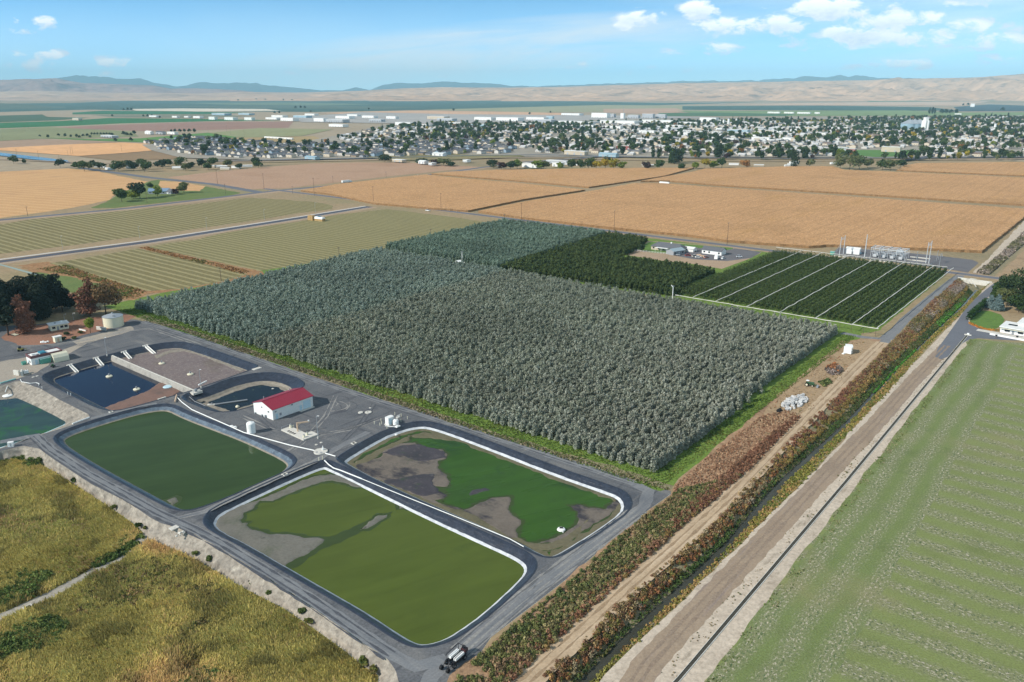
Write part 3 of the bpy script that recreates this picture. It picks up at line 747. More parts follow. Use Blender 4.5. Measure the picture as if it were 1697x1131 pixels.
# pond C margins (pixels of an enlarged survey crop, 3.535 x at 580,690)
kc = 3.535
mud('mud_margin', zz([(40, 262), (180, 190), (330, 120), (440, 92), (540, 112), (640, 150), (520, 135), (350, 120), (345, 140), (300, 160), (200, 205), (110, 270), (30, 285)], kc, 580, 690), zc, MATS['olive_margin'], .08, 3)
mud('mud_flat', zz([(25, 290), (90, 270), (180, 240), (200, 200), (300, 160), (380, 155), (410, 180), (470, 190), (540, 195), (565, 225), (560, 250), (520, 262), (510, 300), (560, 340), (585, 385), (570, 412), (500, 412), (520, 440), (570, 462), (550, 480), (480, 500), (640, 545), (560, 530), (430, 480), (300, 430), (200, 390), (110, 350), (40, 315)], kc, 580, 690), zc, MATS['dark_mud'], .1, 5)
mud('weed_bed', zz([(195, 375), (300, 365), (420, 340), (490, 340), (485, 400), (520, 420), (510, 450), (440, 470), (370, 450), (300, 420), (220, 395)], kc, 580, 690), zc + .13, MATS['weed_mud'], .06, 8)
mud('weed_bed', zz([(190, 215), (280, 175), (400, 165), (480, 185), (545, 205), (560, 240), (500, 255), (400, 265), (330, 235), (240, 225)], kc, 580, 690), zc + .13, MATS['weed_mud'], .05, 9)
mud('mud_flat', zz([(670, 550), (760, 510), (840, 475), (930, 475), (945, 500), (925, 540), (950, 580), (1000, 610), (1000, 640), (970, 665), (990, 720), (940, 720), (860, 670), (760, 600), (690, 565)], kc, 580, 690), zc, MATS['dark_mud'], .09, 11)
mud('mud_margin', zz([(470, 490), (600, 535), (700, 560), (800, 620), (900, 690), (975, 730), (990, 715), (1080, 745), (1160, 745), (1240, 715), (1330, 650), (1400, 600), (1340, 700), (1260, 760), (1160, 785), (1090, 780), (1000, 750), (880, 690), (720, 620), (560, 545)], kc, 580, 690), zc, MATS['olive_margin'], .08, 13)
mud('mud_flat', zz([(1290, 525), (1330, 518), (1400, 535), (1500, 545), (1540, 510), (1560, 480), (1585, 505), (1560, 545), (1500, 590), (1420, 640), (1330, 690), (1250, 720), (1180, 740), (1100, 745), (1210, 710), (1280, 670), (1340, 620), (1330, 560)], kc, 580, 690), zc, MATS['dark_mud'], .07, 14)
mud('mud_margin', zz([(1500, 545), (1560, 490), (1540, 450), (1480, 420), (1540, 430), (1590, 475), (1580, 520), (1520, 575)], kc, 580, 690), zc, MATS['dark_mud'], .05, 15)
mud('floating_weed', zz([(690, 455), (720, 435), (790, 420), (815, 432), (760, 450), (700, 468)], kc, 580, 690), zc, MATS['weed_mud'], .03, 16)
Cw_ = POND['Cw']; rin = rough(offset(Cw_, 1.5), 1.0, 1.0, 77, True, .2)
sheet('mud_margin', offset(Cw_, -.15), zc + .06, MATS['olive_margin'], [rin]); loft('mud_margin', [ring(rin, zc + .06), ring(offset(rin, .35), zc - .08)], [MATS['olive_margin']])
Ew_ = POND['Ew']; rin = rough(offset(Ew_, 1.7), 1.0, .8, 78, True, .2)
sheet('mud_margin', offset(Ew_, -.15), -2.88, MATS['mud_band'], [rin]); loft('mud_margin', [ring(rin, -2.88), ring(offset(rin, .35), -3.0)], [MATS['mud_band']])
# pond D banks (4.586 x at 330,760)
kd = 4.586
mud('mud_flat', zz([(115, 510), (130, 470), (215, 408), (305, 362), (380, 340), (460, 318), (420, 375), (350, 415), (322, 470), (330, 490), (375, 490), (355, 510), (400, 545), (520, 572), (680, 580), (800, 603), (950, 607), (962, 618), (900, 670), (820, 730), (720, 765), (660, 810), (650, 850), (545, 803), (412, 732), (312, 668), (180, 588)], kd, 330, 760), zc, MATS['grey_mud'], .12, 21)
mud('mud_bar', zz([(1215, 540), (1270, 505), (1340, 445), (1430, 428), (1425, 450), (1350, 490), (1280, 530), (1230, 545)], kd, 330, 760), zc, MATS['grey_mud'], .08, 22)
mud('mud_margin', zz([(440, 322), (610, 250), (755, 180), (880, 138), (1000, 120), (1110, 138), (1200, 180), (1275, 215), (1200, 220), (1110, 185), (1010, 172), (930, 180), (800, 225), (690, 265), (560, 325)], kd, 330, 760), zc, MATS['grey_mud'], .08, 23)
mud('mud_bar', zz([(1500, 320), (1600, 355), (1690, 385), (1600, 382), (1520, 382), (1510, 350)], kd, 330, 760), zc, MATS['grey_mud'], .07, 24)
mud('mud_bar', [(276, 830), (290, 824), (297, 832), (285, 838)], zc, MATS['grey_mud'], .12, 25)
for k_, px in enumerate(([(530, 893), (560, 884), (598, 868), (636, 851), (652, 848), (640, 862), (602, 880), (566, 898), (530, 912), (500, 935), (476, 948), (470, 940), (500, 920)],)):
    sheet('shallow_water', rough(gp(px, zc), .8, .5, 91, True, .3), zc + .003, MATS['shallow'])
# pond A: a wall parts open blue water from a crusted basin
za = -2.26
Aw = POND['Aw']
DIV0, DIV1 = G(186, 590)[:2], G(322, 648)[:2]
def halfplane(poly, a, b, side):
    out = []
    f = lambda p: ((b[0] - a[0]) * (p[1] - a[1]) - (b[1] - a[1]) * (p[0] - a[0])) * side
    for i in range(len(poly)):
        p, q = poly[i - 1], poly[i]; fp, fq = f(p), f(q)
        if (fp > 0) != (fq > 0):
            t = fp / (fp - fq); out.append((p[0] + (q[0] - p[0]) * t, p[1] + (q[1] - p[1]) * t))
        if fq > 0: out.append(q)
    return out
sheet('pond_water', halfplane(Aw, DIV0, DIV1, -1), za, MATS['blue_black_water'])
sheet('crusted_basin', halfplane(Aw, DIV0, DIV1, 1), za + .05, MATS['foam_mat'])
mud('mud_flat', zz([(610, 835), (700, 800), (800, 760), (880, 730), (930, 690), (960, 690), (1060, 735), (1000, 775), (850, 815), (720, 845), (660, 850)], 3.533, 0, 440), za, MATS['red_mud'], .15, 31)
mud('mud_margin', zz([(905, 530), (1000, 495), (1080, 488), (1200, 520), (1330, 570), (1430, 610), (1410, 622), (1310, 580), (1180, 530), (1080, 502), (1000, 510), (920, 545)], 3.533, 0, 440), za + .06, MATS['mud_band'], .1, 32)

# ================================================================ lagoon and wet meadow west of the yard (lower ground)
WETZ = -3.5
crest_lag = gp([(-90, 655), (-30, 645), (0, 640), (30, 631), (68, 645), (99, 663), (147, 687), (149, 693), (110, 708), (76, 718), (40, 731), (0, 744), (-40, 757), (-110, 780)])
wat_lag = gp([(-90, 675), (-30, 668), (0, 663), (28, 660), (40, 665), (64, 676), (92, 690), (108, 699), (108, 703), (97, 708), (76, 717), (57, 723), (17, 737), (0, 742), (-40, 753), (-110, 770)], -3.0)
n_ = 90
ca, wa = resample(dens(crest_lag, 1, False), n_), resample(dens(wat_lag, 1, False), n_)
rr = []
for k in range(9):
    t_ = k / 8
    rr.append([(a[0] + (b[0] - a[0]) * t_ + .8 * math.sin(t_ * 3.14) * noise.noise((a[0] * .4, a[1] * .4, k * .3)), a[1] + (b[1] - a[1]) * t_ + .8 * math.sin(t_ * 3.14) * noise.noise((a[0] * .4, a[1] * .4, 7 + k * .3)), -3.1 * t_ + math.sin(t_ * 3.14) * .35 * noise.noise((a[0] * .5, a[1] * .5, k * .7))) for a, b in zip(ca, wa)])
loft('lagoon_bank', rr, [MATS['sand_slope']] * 8, closed=False)
sheet('lagoon_water', wa + [(-220, 300), (-220, 330)], -3.0, MATS['lagoon_water'])
crest_wet = gp([(-110, 781), (-40, 758), (0, 747.6), (38, 739), (65, 744), (88, 761), (152, 803), (213, 833), (249, 858), (268, 868), (286, 872), (328, 888), (366, 910), (430, 946), (500, 987), (567, 1034), (624, 1076), (645, 1096), (656, 1112), (663, 1140), (655, 1200)])
base_wet = gp([(-110, 800), (-40, 778), (0, 767), (30, 762), (60, 767), (76, 774), (122, 802), (190, 846), (228, 873), (245, 892), (282, 908), (324, 927), (381, 962), (423, 985), (469, 1008), (510, 1035), (559, 1070), (605, 1106), (628, 1120), (625, 1145), (612, 1200)], WETZ)
n_ = 170
cw, bw = resample(dens(crest_wet, 1, False), n_), resample(dens(base_wet, 1, False), n_)
rr = []
for k in range(9):
    t_ = k / 8
    rr.append([(a[0] + (b[0] - a[0]) * t_ + .9 * math.sin(t_ * 3.14) * noise.noise((a[0] * .35, a[1] * .35, k * .3)), a[1] + (b[1] - a[1]) * t_ + .9 * math.sin(t_ * 3.14) * noise.noise((a[0] * .35, a[1] * .35, 5 + k * .3)), (WETZ - .1) * t_ + math.sin(t_ * 3.14) * .5 * noise.noise((a[0] * .45, a[1] * .45, 3 + k * .6))) for a, b in zip(cw, bw)])
loft('embankment', rr, [MATS['sand_slope']] * 8, closed=False)
far_w = [(20, 90), (-40, 70), (-150, 90), (-260, 200), (-230, 280)]
wet_poly = [p for p in bw] + far_w
sheet('wet_meadow', wet_poly, WETZ, MATS['wet_meadow'])
earth('path_gravel', [(.2, L(140, 134, 124)), (.5, L(156, 150, 138)), (.8, L(120, 116, 110))], .1, 1.2, .3)
path_px = [(251, 885), (200, 923), (140, 958), (80, 990), (0, 1026), (-60, 1056)]
PATHW = gp(path_px, WETZ)
ribbon('path', PATHW, 4.6, WETZ + .03, MATS['path_gravel'], seed=3.0)
mouth = gp([(246, 856), (285, 874), (300, 884), (270, 905), (240, 903), (236, 880)], -1.2)

# ================================================================ canal
CZ = -2.2
canL = gp([(800, 1215), (840, 1178), (898, 1123), (1058, 974), (1200, 852), (1243, 800), (1356, 684), (1418, 629), (1476, 569), (1540, 505), (1590, 461)])
watL = gp([(890, 1215), (920, 1175), (967, 1123), (1035, 1054), (1200, 902), (1288, 800), (1401, 700), (1440, 658), (1479, 616), (1530, 568), (1592, 508), (1616, 481)], CZ)
watR = gp([(912, 1215), (942, 1175), (990, 1123), (1060, 1051), (1200, 917), (1305, 800), (1405, 706), (1452, 655), (1492, 610), (1540, 563), (1598, 508), (1622, 482)], CZ)
canR = gp([(935, 1215), (958, 1178), (1003, 1118), (1075, 1050), (1200, 929), (1331, 800), (1431, 693), (1470, 655), (1505, 613), (1550, 562), (1605, 509), (1641, 468)])
n_ = 120
cl_, wl_, wr_, cr_ = [resample(dens(p, 2, False), n_) for p in (canL, watL, watR, canR)]
def bank(name, A, B, za_, zb_, mat, seed):
    rr = []
    for k in range(5):
        t_ = k / 4
        rr.append([(a[0] + (b[0] - a[0]) * t_, a[1] + (b[1] - a[1]) * t_, za_ + (zb_ - za_) * t_ ** .8 + math.sin(t_ * 3.14) * .3 * noise.noise((a[0] * .3, a[1] * .3, seed))) for a, b in zip(A, B)])
    loft(name, rr, [mat] * 4, closed=False)
bank('canal_bank', cl_, wl_, 0, CZ - .2, MATS['weedy_verge'], 1)
bank('canal_bank', cr_, wr_, 0, CZ - .2, MATS['weedy_verge'], 2)
sheet('canal_water', wl_ + wr_[::-1], CZ, MATS['canal_water'])
# head wall of the culvert where the canal comes from under the road
mb = MB(); a, b = cl_[-1], cr_[-1]
dx, dy = b[0] - a[0], b[1] - a[1]; d_ = math.hypot(dx, dy)
mb.box(-1, d_ + 1, -.4, .4, CZ - .6, .45); mb.box(d_ * .35, d_ * .55, -.6, .6, .45, .8)
tag(mb.build('culvert_headwall', CONC, None, (a[0], a[1], 0), math.atan2(dy, dx)), 'concrete culvert head wall where the canal passes under the county road', 'culvert wall')
can_poly = cl_ + cr_[::-1]
sheet('canal_bed', offset(can_poly, -.3) if 0 else can_poly, CZ - .7, MATS['weedy_verge'])

# ================================================================ the ground
gravel_edge = gp([(235, 530), (300, 548), (380, 577), (420, 590), (507, 620), (628, 660.5), (700, 685), (800, 718), (900, 750), (1031, 790), (1111.6, 814), (1112, 819), (1078, 843), (1043, 869), (944, 956), (870, 1013), (814, 1056), (799, 1078), (772, 1104), (752, 1119), (738, 1140), (715, 1200)])
yard_poly = [G(655, 1200)[:2]] + cw[::-1][1:] + ca[::-1] + gp([(-90, 560), (0, 541), (60, 538), (150, 528)]) + gravel_edge
yard_poly = [p for i, p in enumerate(yard_poly) if i == 0 or math.dist(p, yard_poly[i - 1]) > .3]
sheet('gravel_yard', yard_poly, 0, MATS['gravel'], [offset(RIM[k], -.5) for k in 'ABCDE'])
site = cw[::-1] + ca[::-1] + [(-300, 330), (-300, 60), (20, 60)]
X0, X1, Y0, Y1 = -900, 1100, 20, 900
gh = sheet('ground', [(X0, Y0), (X1, Y0), (X1, Y1), (X0, Y1)], -.02, MATS['dry_ground'], [yard_poly + [(G(655, 1200)[0], 60), (-300, 60), (-300, 330)] if 0 else
     [gravel_edge[-1], (20, 62), (-300, 62), (-300, 335)] + gp([(-90, 560), (0, 541), (60, 538), (150, 528)]) + gravel_edge[:-1], can_poly])
me = gh.data; bm = bmesh.new(); bm.from_mesh(me)
BIG = 60000
for x0, x1, y0, y1 in ((-BIG, X0, -BIG, BIG), (X1, BIG, -BIG, BIG), (X0, X1, -BIG, Y0), (X0, X1, Y1, BIG)):
    bm.faces.new([bm.verts.new((x, y, -.02)) for x, y in ((x0, y0), (x1, y0), (x1, y1), (x0, y1))])
bm.to_mesh(me); bm.free()

Zl = .006
# ---- yard surfaces
sheet('pale_apron', rough(gp([(0, 600), (60, 590), (110, 578), (150, 566), (60, 617), (30, 628), (0, 637), (-60, 650), (-60, 610)]), 3, .8, 2), .006, MATS['pale_yard'])
sheet('bark_bed', rough(gp([(0, 560), (20, 548), (60, 540), (150, 527), (200, 520), (228, 524), (205, 535), (170, 548), (120, 560), (90, 570), (60, 572), (30, 572)]), 3, .8, 4), .006, MATS['red_bark'])
sheet('pale_apron', rough(gp([(120, 566), (170, 552), (215, 541), (222, 547), (180, 560), (130, 572)]), 3, .8, 5), .012, MATS['pale_yard'])
# perimeter tracks: paler, driven gravel
ribbon('gravel_track', gp([(236, 533), (330, 562), (420, 594), (520, 630), (640, 668.5), (720, 693), (850, 735), (960, 771), (1045, 799), (1075, 814), (1068, 838), (1030, 868), (940, 936), (860, 998), (805, 1044), (762, 1082), (715, 1120), (700, 1150)]), 3.6, .008, MATS['gravel_road'], seed=1)
ribbon('gravel_track', gp([(0, 733), (60, 722), (84, 745), (145, 785), (205, 818), (262, 850), (320, 876), (370, 902), (440, 945), (520, 996), (590, 1044), (650, 1085), (690, 1105), (740, 1092)]), 3.4, .01, MATS['gravel_road_cross'], seed=2)
ribbon('gravel_track', gp([(285, 861), (340, 848), (400, 819), (470, 787), (520, 766), (560, 742), (610, 716)]), 2.6, .012, MATS['gravel_road'], seed=4)
for px in ([(150, 694), (200, 681), (260, 669)],):
    ribbon('gravel_track', gp(px), 2.4, .012, MATS['gravel_road'], seed=6)
# ---- orchard ground
og = [UVP(205, -470), UVP(430, -490), UVP(600, -490), UVP(606, -330), UVP(611, -100.4), UVP(437, -99.2), UVP(424, -103.5), UVP(205, -103)]
sheet('orchard_grass', rough(og, 6, .8, 6), .002, MATS['orchard_grass'])
sheet('weedy_verge', rough(gp([(225, 530), (300, 547), (380, 576), (507, 619), (628, 659.5), (800, 717), (1031, 789), (1111, 813), (1116, 805), (1035, 779), (900, 740), (800, 709), (640, 655), (510, 611), (380, 567), (300, 540), (240, 522)]), 2.5, .7, 8), .006, MATS['weedy_verge'])
ribbon('dirt_lane', [UVP(423, -470), UVP(424, -345), UVP(426, -225)], 4.0, .008, MATS['bare_brown'], seed=7)
# ---- east side strips
sheet('rust_weeds', rough(gp([(700, 1215), (745, 1119), (800, 1078), (944, 957), (1043, 870), (1112, 818), (1125, 798), (1180, 745), (1260, 680), (1330, 622), (1395, 566), (1455, 560), (1476, 569), (1418, 629), (1356, 684), (1243, 800), (1200, 852), (1058, 974), (898, 1123), (830, 1190)]), 5, .8, 10), .004, MATS['rust_weeds'])
sheet('bare_ground', rough(gp([(1240, 712), (1290, 655), (1350, 605), (1392, 570), (1440, 562), (1455, 568), (1405, 622), (1345, 680), (1300, 700)]), 3, 1.0, 11), .008, MATS['bare_brown'])
ribbon('dirt_track', [( (G(a, b)[0] + G(c, d)[0]) / 2, (G(a, b)[1] + G(c, d)[1]) / 2) for a, b, c, d in ((750, 1215, 800, 1215), (852, 1131, 895, 1131), (1035, 967, 1058, 974), (1100, 906, 1140, 905), (1200, 818, 1222, 826), (1318, 700, 1340, 705), (1408, 606, 1428, 616), (1450, 566, 1476, 569))], 6.0, .014, MATS['dirt_track'], seed=12)
ribbon('gravel_lane', gp([(1463, 572), (1500, 530), (1540, 496), (1580, 464), (1600, 452)]), 5.2, .012, MATS['gravel_road'], seed=None)
ribbon('gravel_lane', gp([(1395, 552), (1430, 559), (1463, 562), (1490, 542)]), 4.5, .016, MATS['gravel_road'])
sheet('pale_sand', rough(gp([(935, 1215), (1003, 1118), (1075, 1050), (1200, 929), (1331, 800), (1431, 693), (1505, 613), (1605, 509), (1641, 468), (1655, 470), (1625, 515), (1616, 560), (1575, 613), (1460, 762), (1330, 935), (1215, 1090), (1170, 1150), (1120, 1215)]), 6, .6, 14), .004, MATS['pale_sand'])
def midline(a, b): return [((G(*p)[0] + G(*q)[0]) / 2, (G(*p)[1] + G(*q)[1]) / 2) for p, q in zip(a, b)]
ra_ = [(985, 1200), (1043, 1100), (1200, 944), (1343, 800), (1440, 700), (1502, 632), (1560, 576)]
rb_ = [(1040, 1200), (1105, 1100), (1200, 990), (1372, 800), (1467, 700), (1524, 632), (1580, 570)]
ribbon('brown_road', midline(ra_, rb_), 6.6, .010, MATS['brown_road'], seed=15)
sheet('driveway', smooth_poly(gp([(1545, 590), (1578, 545), (1605, 505), (1640, 475), (1650, 468), (1662, 470), (1630, 500), (1607, 522), (1604, 535), (1622, 545), (1650, 551), (1690, 556), (1720, 562), (1690, 565), (1650, 563), (1612, 560), (1590, 572), (1565, 598)]), 1), .016, MATS['asphalt'])
earth('ditch_floor', [(.2, L(58, 56, 50)), (.5, L(70, 68, 60)), (.8, L(50, 50, 46))], .2, 1.2, .2)
# ---- concrete ditch beside the green field
dl = gp([(1040, 1215), (1123, 1128), (1200, 1037), (1401, 800), (1603, 556)])
dd = resample(dens(dl, 2, False), 120)
def off_line(P, w):
    out = []
    for i, p in enumerate(P):
        a, b = P[max(0, i - 1)], P[min(len(P) - 1, i + 1)]; d = math.hypot(b[0] - a[0], b[1] - a[1]); out.append((p[0] + (b[1] - a[1]) / d * w, p[1] - (b[0] - a[0]) / d * w))
    return out
o_ = loft('irrigation_ditch', [[(x, y, z) for x, y in off_line(dd, w)] for w, z in ((-.62, .01), (-.55, .16), (-.42, .16), (-.3, .03), (.3, .03), (.42, .16), (.55, .16), (.62, .01))], [CONC, CONC, MATS['ditch_floor'], MATS['ditch_floor'], MATS['ditch_floor'], CONC, CONC], closed=False, kind=None, smooth=False)
tag(o_, 'long straight concrete irrigation ditch between the sandy strip and the green field', 'ditch')
fe = gp([(1085, 1215), (1168, 1131), (1422, 800), (1609, 561), (1660, 566), (1760, 574), (2000, 600)]) + [(420, 300), (300, 110)]
sheet('green_field', rough(fe, 8, .8, 16), .006, MATS['green_field'])
hl = [p for p in gp([(1092, 1215), (1174, 1131), (1426, 800), (1610, 562)])]
hr_ = [(p[0] + VX * 21, p[1] + VY * 21) for p in hl]
sheet('field_headland', rough(hl + hr_[::-1], 6, 1.0, 17), .012, MATS['headland'])
# ---- roads to the north
ribbon('county_road', [UVP(620.5, -2400 if 0 else -905), UVP(621, -852), UVP(617, -300), UVP(616, -71), UVP(614, 40), UVP(612, 900)], 7.4, .05, MATS['asphalt'])
ribbon('road_shoulder', [UVP(620.5, -900), UVP(621, -852), UVP(617, -300), UVP(616, -71), UVP(614, 40)], 11.5, .03, MATS['soil'], seed=20)
ribbon('road_shoulder', gp([(-120, 376), (0, 366), (212, 346.5), (417, 322.5), (460, 317), (600, 303.8), (691, 293.3), (805, 277.5)]), 22, .025, MATS['soil'], seed=21)
ribbon('main_road', gp([(-120, 376), (0, 365), (212, 345.5), (417, 321), (460, 316), (600, 303.3), (691, 292.8), (805, 277), (860, 271)]), 10.5, .045, MATS['asphalt'])
ribbon('side_road', gp([(-60, 262), (0, 266), (70, 271), (141, 279.5), (247, 294.5), (353, 305.6), (430, 319)]), 13, .04, MATS['asphalt'])
nr_ = gp([(-160, 449), (0, 434), (247.5, 401), (495, 362), (613, 342.8)])
ribbon('road_shoulder', nr_, 26, .028, MATS['soil'], seed=22)
ribbon('new_road', nr_, 9.5, .05, MATS['new_asphalt'])
ribbon('sidewalk', gp([(-160, 445.5), (0, 430.6), (247.5, 398.3), (495, 360), (606, 342)]), 3.4, .16, CONC)
ribbon('kerb_strip', gp([(-160, 453), (0, 437.5), (247.5, 403.8), (495, 364), (610, 344.6)]), .8, .14, CONC)
# ---- hay fields and neighbours
sheet('hay_field', rough(gp([(-60, 378), (0, 372.6), (71, 360), (250, 344), (318, 339), (414, 328), (470, 331), (530, 336), (552, 341), (551, 347), (495, 353.5), (407, 368), (247, 390), (100, 409), (0, 421), (-60, 428)]), 9, 1.5, 30), .02, MATS['hay_field'])
sheet('hay_field', rough(gp([(81, 437), (160, 424.5), (228, 412.5), (300, 428), (370, 445), (408, 455), (380, 464), (300, 479), (244, 483), (150, 457)]), 6, 1.0, 31), .02, MATS['hay_field'])
sheet('hay_field', rough(gp([(243, 409.5), (330, 396.5), (389, 381), (480, 370), (560, 356), (640, 347), (740, 358.5), (818, 370.5), (806, 377), (709, 396), (635, 414), (550, 430), (480, 442), (430, 449), (350, 432), (280, 417)]), 6, 1.0, 32), .02, MATS['hay_field_far'])
sheet('red_ditch', rough(gp([(228, 411), (243, 408.5), (330, 428), (428, 449), (440, 455), (400, 464), (300, 481), (245, 488), (222, 498), (190, 497), (110, 470), (40, 446), (30, 440), (80, 434), (150, 455), (244, 481), (300, 477), (380, 462), (408, 454)]), 4, 1.5, 33), .014, MATS['red_ditch'])
earth('dull_grass', [(.2, L(84, 100, 52)), (.5, L(98, 112, 60)), (.8, L(110, 112, 66))], .05, .8, .25)
sheet('damp_grass', rough(gp([(60, 452), (110, 458), (180, 474), (205, 484), (200, 492), (150, 492), (90, 480), (40, 462)]), 4, 2, 34), .022, MATS['dull_grass'])
ribbon('turquoise_channel', gp([(-20, 434), (8, 441), (60, 455.5)]), 2.4, .06, plain('pale_channel', L(146, 162, 154), .8, .12))
sheet('stubble_field', rough(gp([(-160, 272), (0, 276), (100, 278), (160, 284), (247, 302), (222, 311), (190, 322), (180, 332), (120, 345), (0, 362), (-160, 378)]), 12, 2.5, 35), .02, MATS['stubble'])
sheet('farm_lawn', rough(gp([(178, 334), (196, 322), (225, 310), (250, 300), (262, 298), (345, 310), (400, 320), (380, 325), (300, 333), (190, 345), (150, 345)]), 6, 1.5, 36), .03, MATS['dull_grass'])
sheet('dry_grass', rough(gp([(265, 300), (300, 302), (340, 309), (330, 317), (275, 316), (262, 308)]), 5, 1.5, 37), .04, MATS['stubble'])
sheet('brown_field', rough(gp([(275, 294.5), (350, 285.5), (442, 277), (520, 271), (600, 269.5), (680, 270), (760, 275), (800, 277.5), (740, 283), (650, 292), (560, 302.5), (480, 312), (418, 314)]), 14, 2, 38), .02, MATS['brown_field'])
# ---- farm plot, substation yard, house lot
sheet('farm_yard', gp([(1017, 419.5), (1048, 414), (1075, 399.5), (1230, 411), (1262, 419), (1240, 430), (1196, 446), (1150, 438), (1097, 432.5)]), .022, MATS['soil'])
sheet('lawn', gp([(1052, 413), (1078, 400.5), (1150, 406), (1215, 411), (1213, 418), (1180, 416), (1118, 421), (1080, 419)]), .028, MATS['lawn'])
sheet('farm_yard', gp([(1116, 420.5), (1145, 411), (1172, 412), (1195, 417), (1218, 412), (1262, 418), (1245, 428), (1205, 433), (1150, 430), (1118, 424)]), .034, MATS['dark_yard'])
sheet('substation_yard', gp([(1376, 421.5), (1390, 410.5), (1480, 417), (1562, 425), (1612, 431), (1622, 436), (1604, 452), (1560, 445)]), .02, MATS['dark_yard'])
sheet('dirt_lane', rough(gp([(1612, 452), (1638, 428), (1697, 366), (1740, 330), (1760, 330), (1740, 352), (1697, 386), (1655, 425), (1628, 455)]), 6, 1, 40), .024, MATS['pale_sand'])
sheet('side_ditch', gp([(1628, 455), (1655, 425), (1697, 386), (1740, 352), (1760, 358), (1697, 408), (1648, 458)]), .018, MATS['weedy_verge'])
ribbon('ditch_water', gp([(1636, 455.5), (1650, 446), (1666, 430), (1697, 404), (1740, 370)]), 2.2, .03, MATS['canal_water'])
sheet('fallow_field', rough(gp([(1652, 459), (1670, 440), (1700, 412), (1760, 372), (1900, 400), (1850, 470), (1700, 466)]), 8, 1, 41), .022, MATS['bare_brown'])
sheet('lawn', smooth_poly(gp([(1605, 536), (1612, 522), (1632, 513), (1668, 525), (1656, 547), (1622, 543)]), 1), .03, MATS['lawn'])

# ---- wheel ruts
earth('rut', [(.2, L(70, 73, 79)), (.5, L(80, 82, 87)), (.8, L(62, 65, 71))], .3, 1.4, .3)
earth('pale_rut', [(.2, L(124, 123, 120)), (.5, L(136, 134, 130)), (.8, L(112, 112, 112))], .3, 1.4, .3)
earth('dirt_rut', [(.2, L(138, 116, 92)), (.5, L(150, 128, 102)), (.8, L(126, 106, 84))], .3, 1.4, .25)
earth('road_rut', [(.2, L(126, 110, 95)), (.5, L(138, 121, 104)), (.8, L(118, 104, 91))], .3, 1.4, .25)
def ruts(px, offs, w, z, mat, k0):
    P = dens(gp(px), 2, False)
    for i, o in enumerate(offs): ribbon('wheel_rut', off_line(P, o), w, z + .001 * i, MATS[mat], seed=k0 + i * 1.7)
ruts([(236, 533), (330, 562), (420, 594), (520, 630), (640, 668.5), (720, 693), (850, 735), (960, 771), (1045, 799)], (-.9, .9), .55, .018, 'rut', 1)
ruts([(60, 722), (84, 745), (145, 785), (205, 818), (262, 850), (320, 876), (370, 902), (440, 945), (520, 996), (590, 1044), (650, 1085)], (-.9, .9, 2.2), .5, .02, 'rut', 5)
ruts([(1060, 845), (1030, 868), (940, 936), (860, 998), (805, 1044), (762, 1082)], (-2.4, -.9, .9, 2.6), .5, .022, 'pale_rut', 9)
ruts([(285, 861), (340, 848), (400, 819), (470, 787), (520, 766), (545, 752)], (-.8, .8), .5, .024, 'pale_rut', 14)
ruts([(30, 575), (90, 572), (150, 562), (215, 548), (250, 545), (330, 572)], (-1.2, .8), .6, .018, 'pale_rut', 19)
ruts([(20, 590), (80, 578), (140, 570), (200, 556)], (-1.2, .8, 2.4), .6, .018, 'rut', 23)
q_ = random.Random(12)
for k in range(9):
    c_ = G(548 + q_.uniform(-14, 18), 672 + q_.uniform(-8, 8)); r_ = q_.uniform(4.5, 9.5); a0 = q_.uniform(-1.6, .6); a1 = a0 + q_.uniform(1.2, 2.4)
    ribbon('wheel_rut', [(c_[0] + r_ * math.cos(a0 + (a1 - a0) * i / 14), c_[1] + r_ * math.sin(a0 + (a1 - a0) * i / 14)) for i in range(15)], q_.uniform(.3, .5), .016 + k * .001, MATS['pale_rut' if k % 2 else 'rut'], seed=40 + k)
for k, px in enumerate(([(400, 690), (450, 712), (520, 722), (580, 712), (640, 690)], [(430, 690), (440, 700), (455, 712)], [(556, 656), (540, 690), (500, 735), (480, 748)], [(620, 670), (600, 700), (570, 730)])):
    ruts(px, (-.8, .8), .45, .026 + k * .003, 'rut' if k % 2 else 'pale_rut', 60 + k * 3)
ruts([(765, 1200), (874, 1127), (1046, 970), (1120, 905), (1211, 822), (1329, 702), (1418, 611), (1462, 568)], (-1.1, .9), .6, .024, 'dirt_rut', 80)
ruts([(1012, 1200), (1074, 1100), (1200, 967), (1358, 800), (1453, 700), (1513, 632), (1570, 573)], (-1.1, .8), .8, .022, 'road_rut', 84)
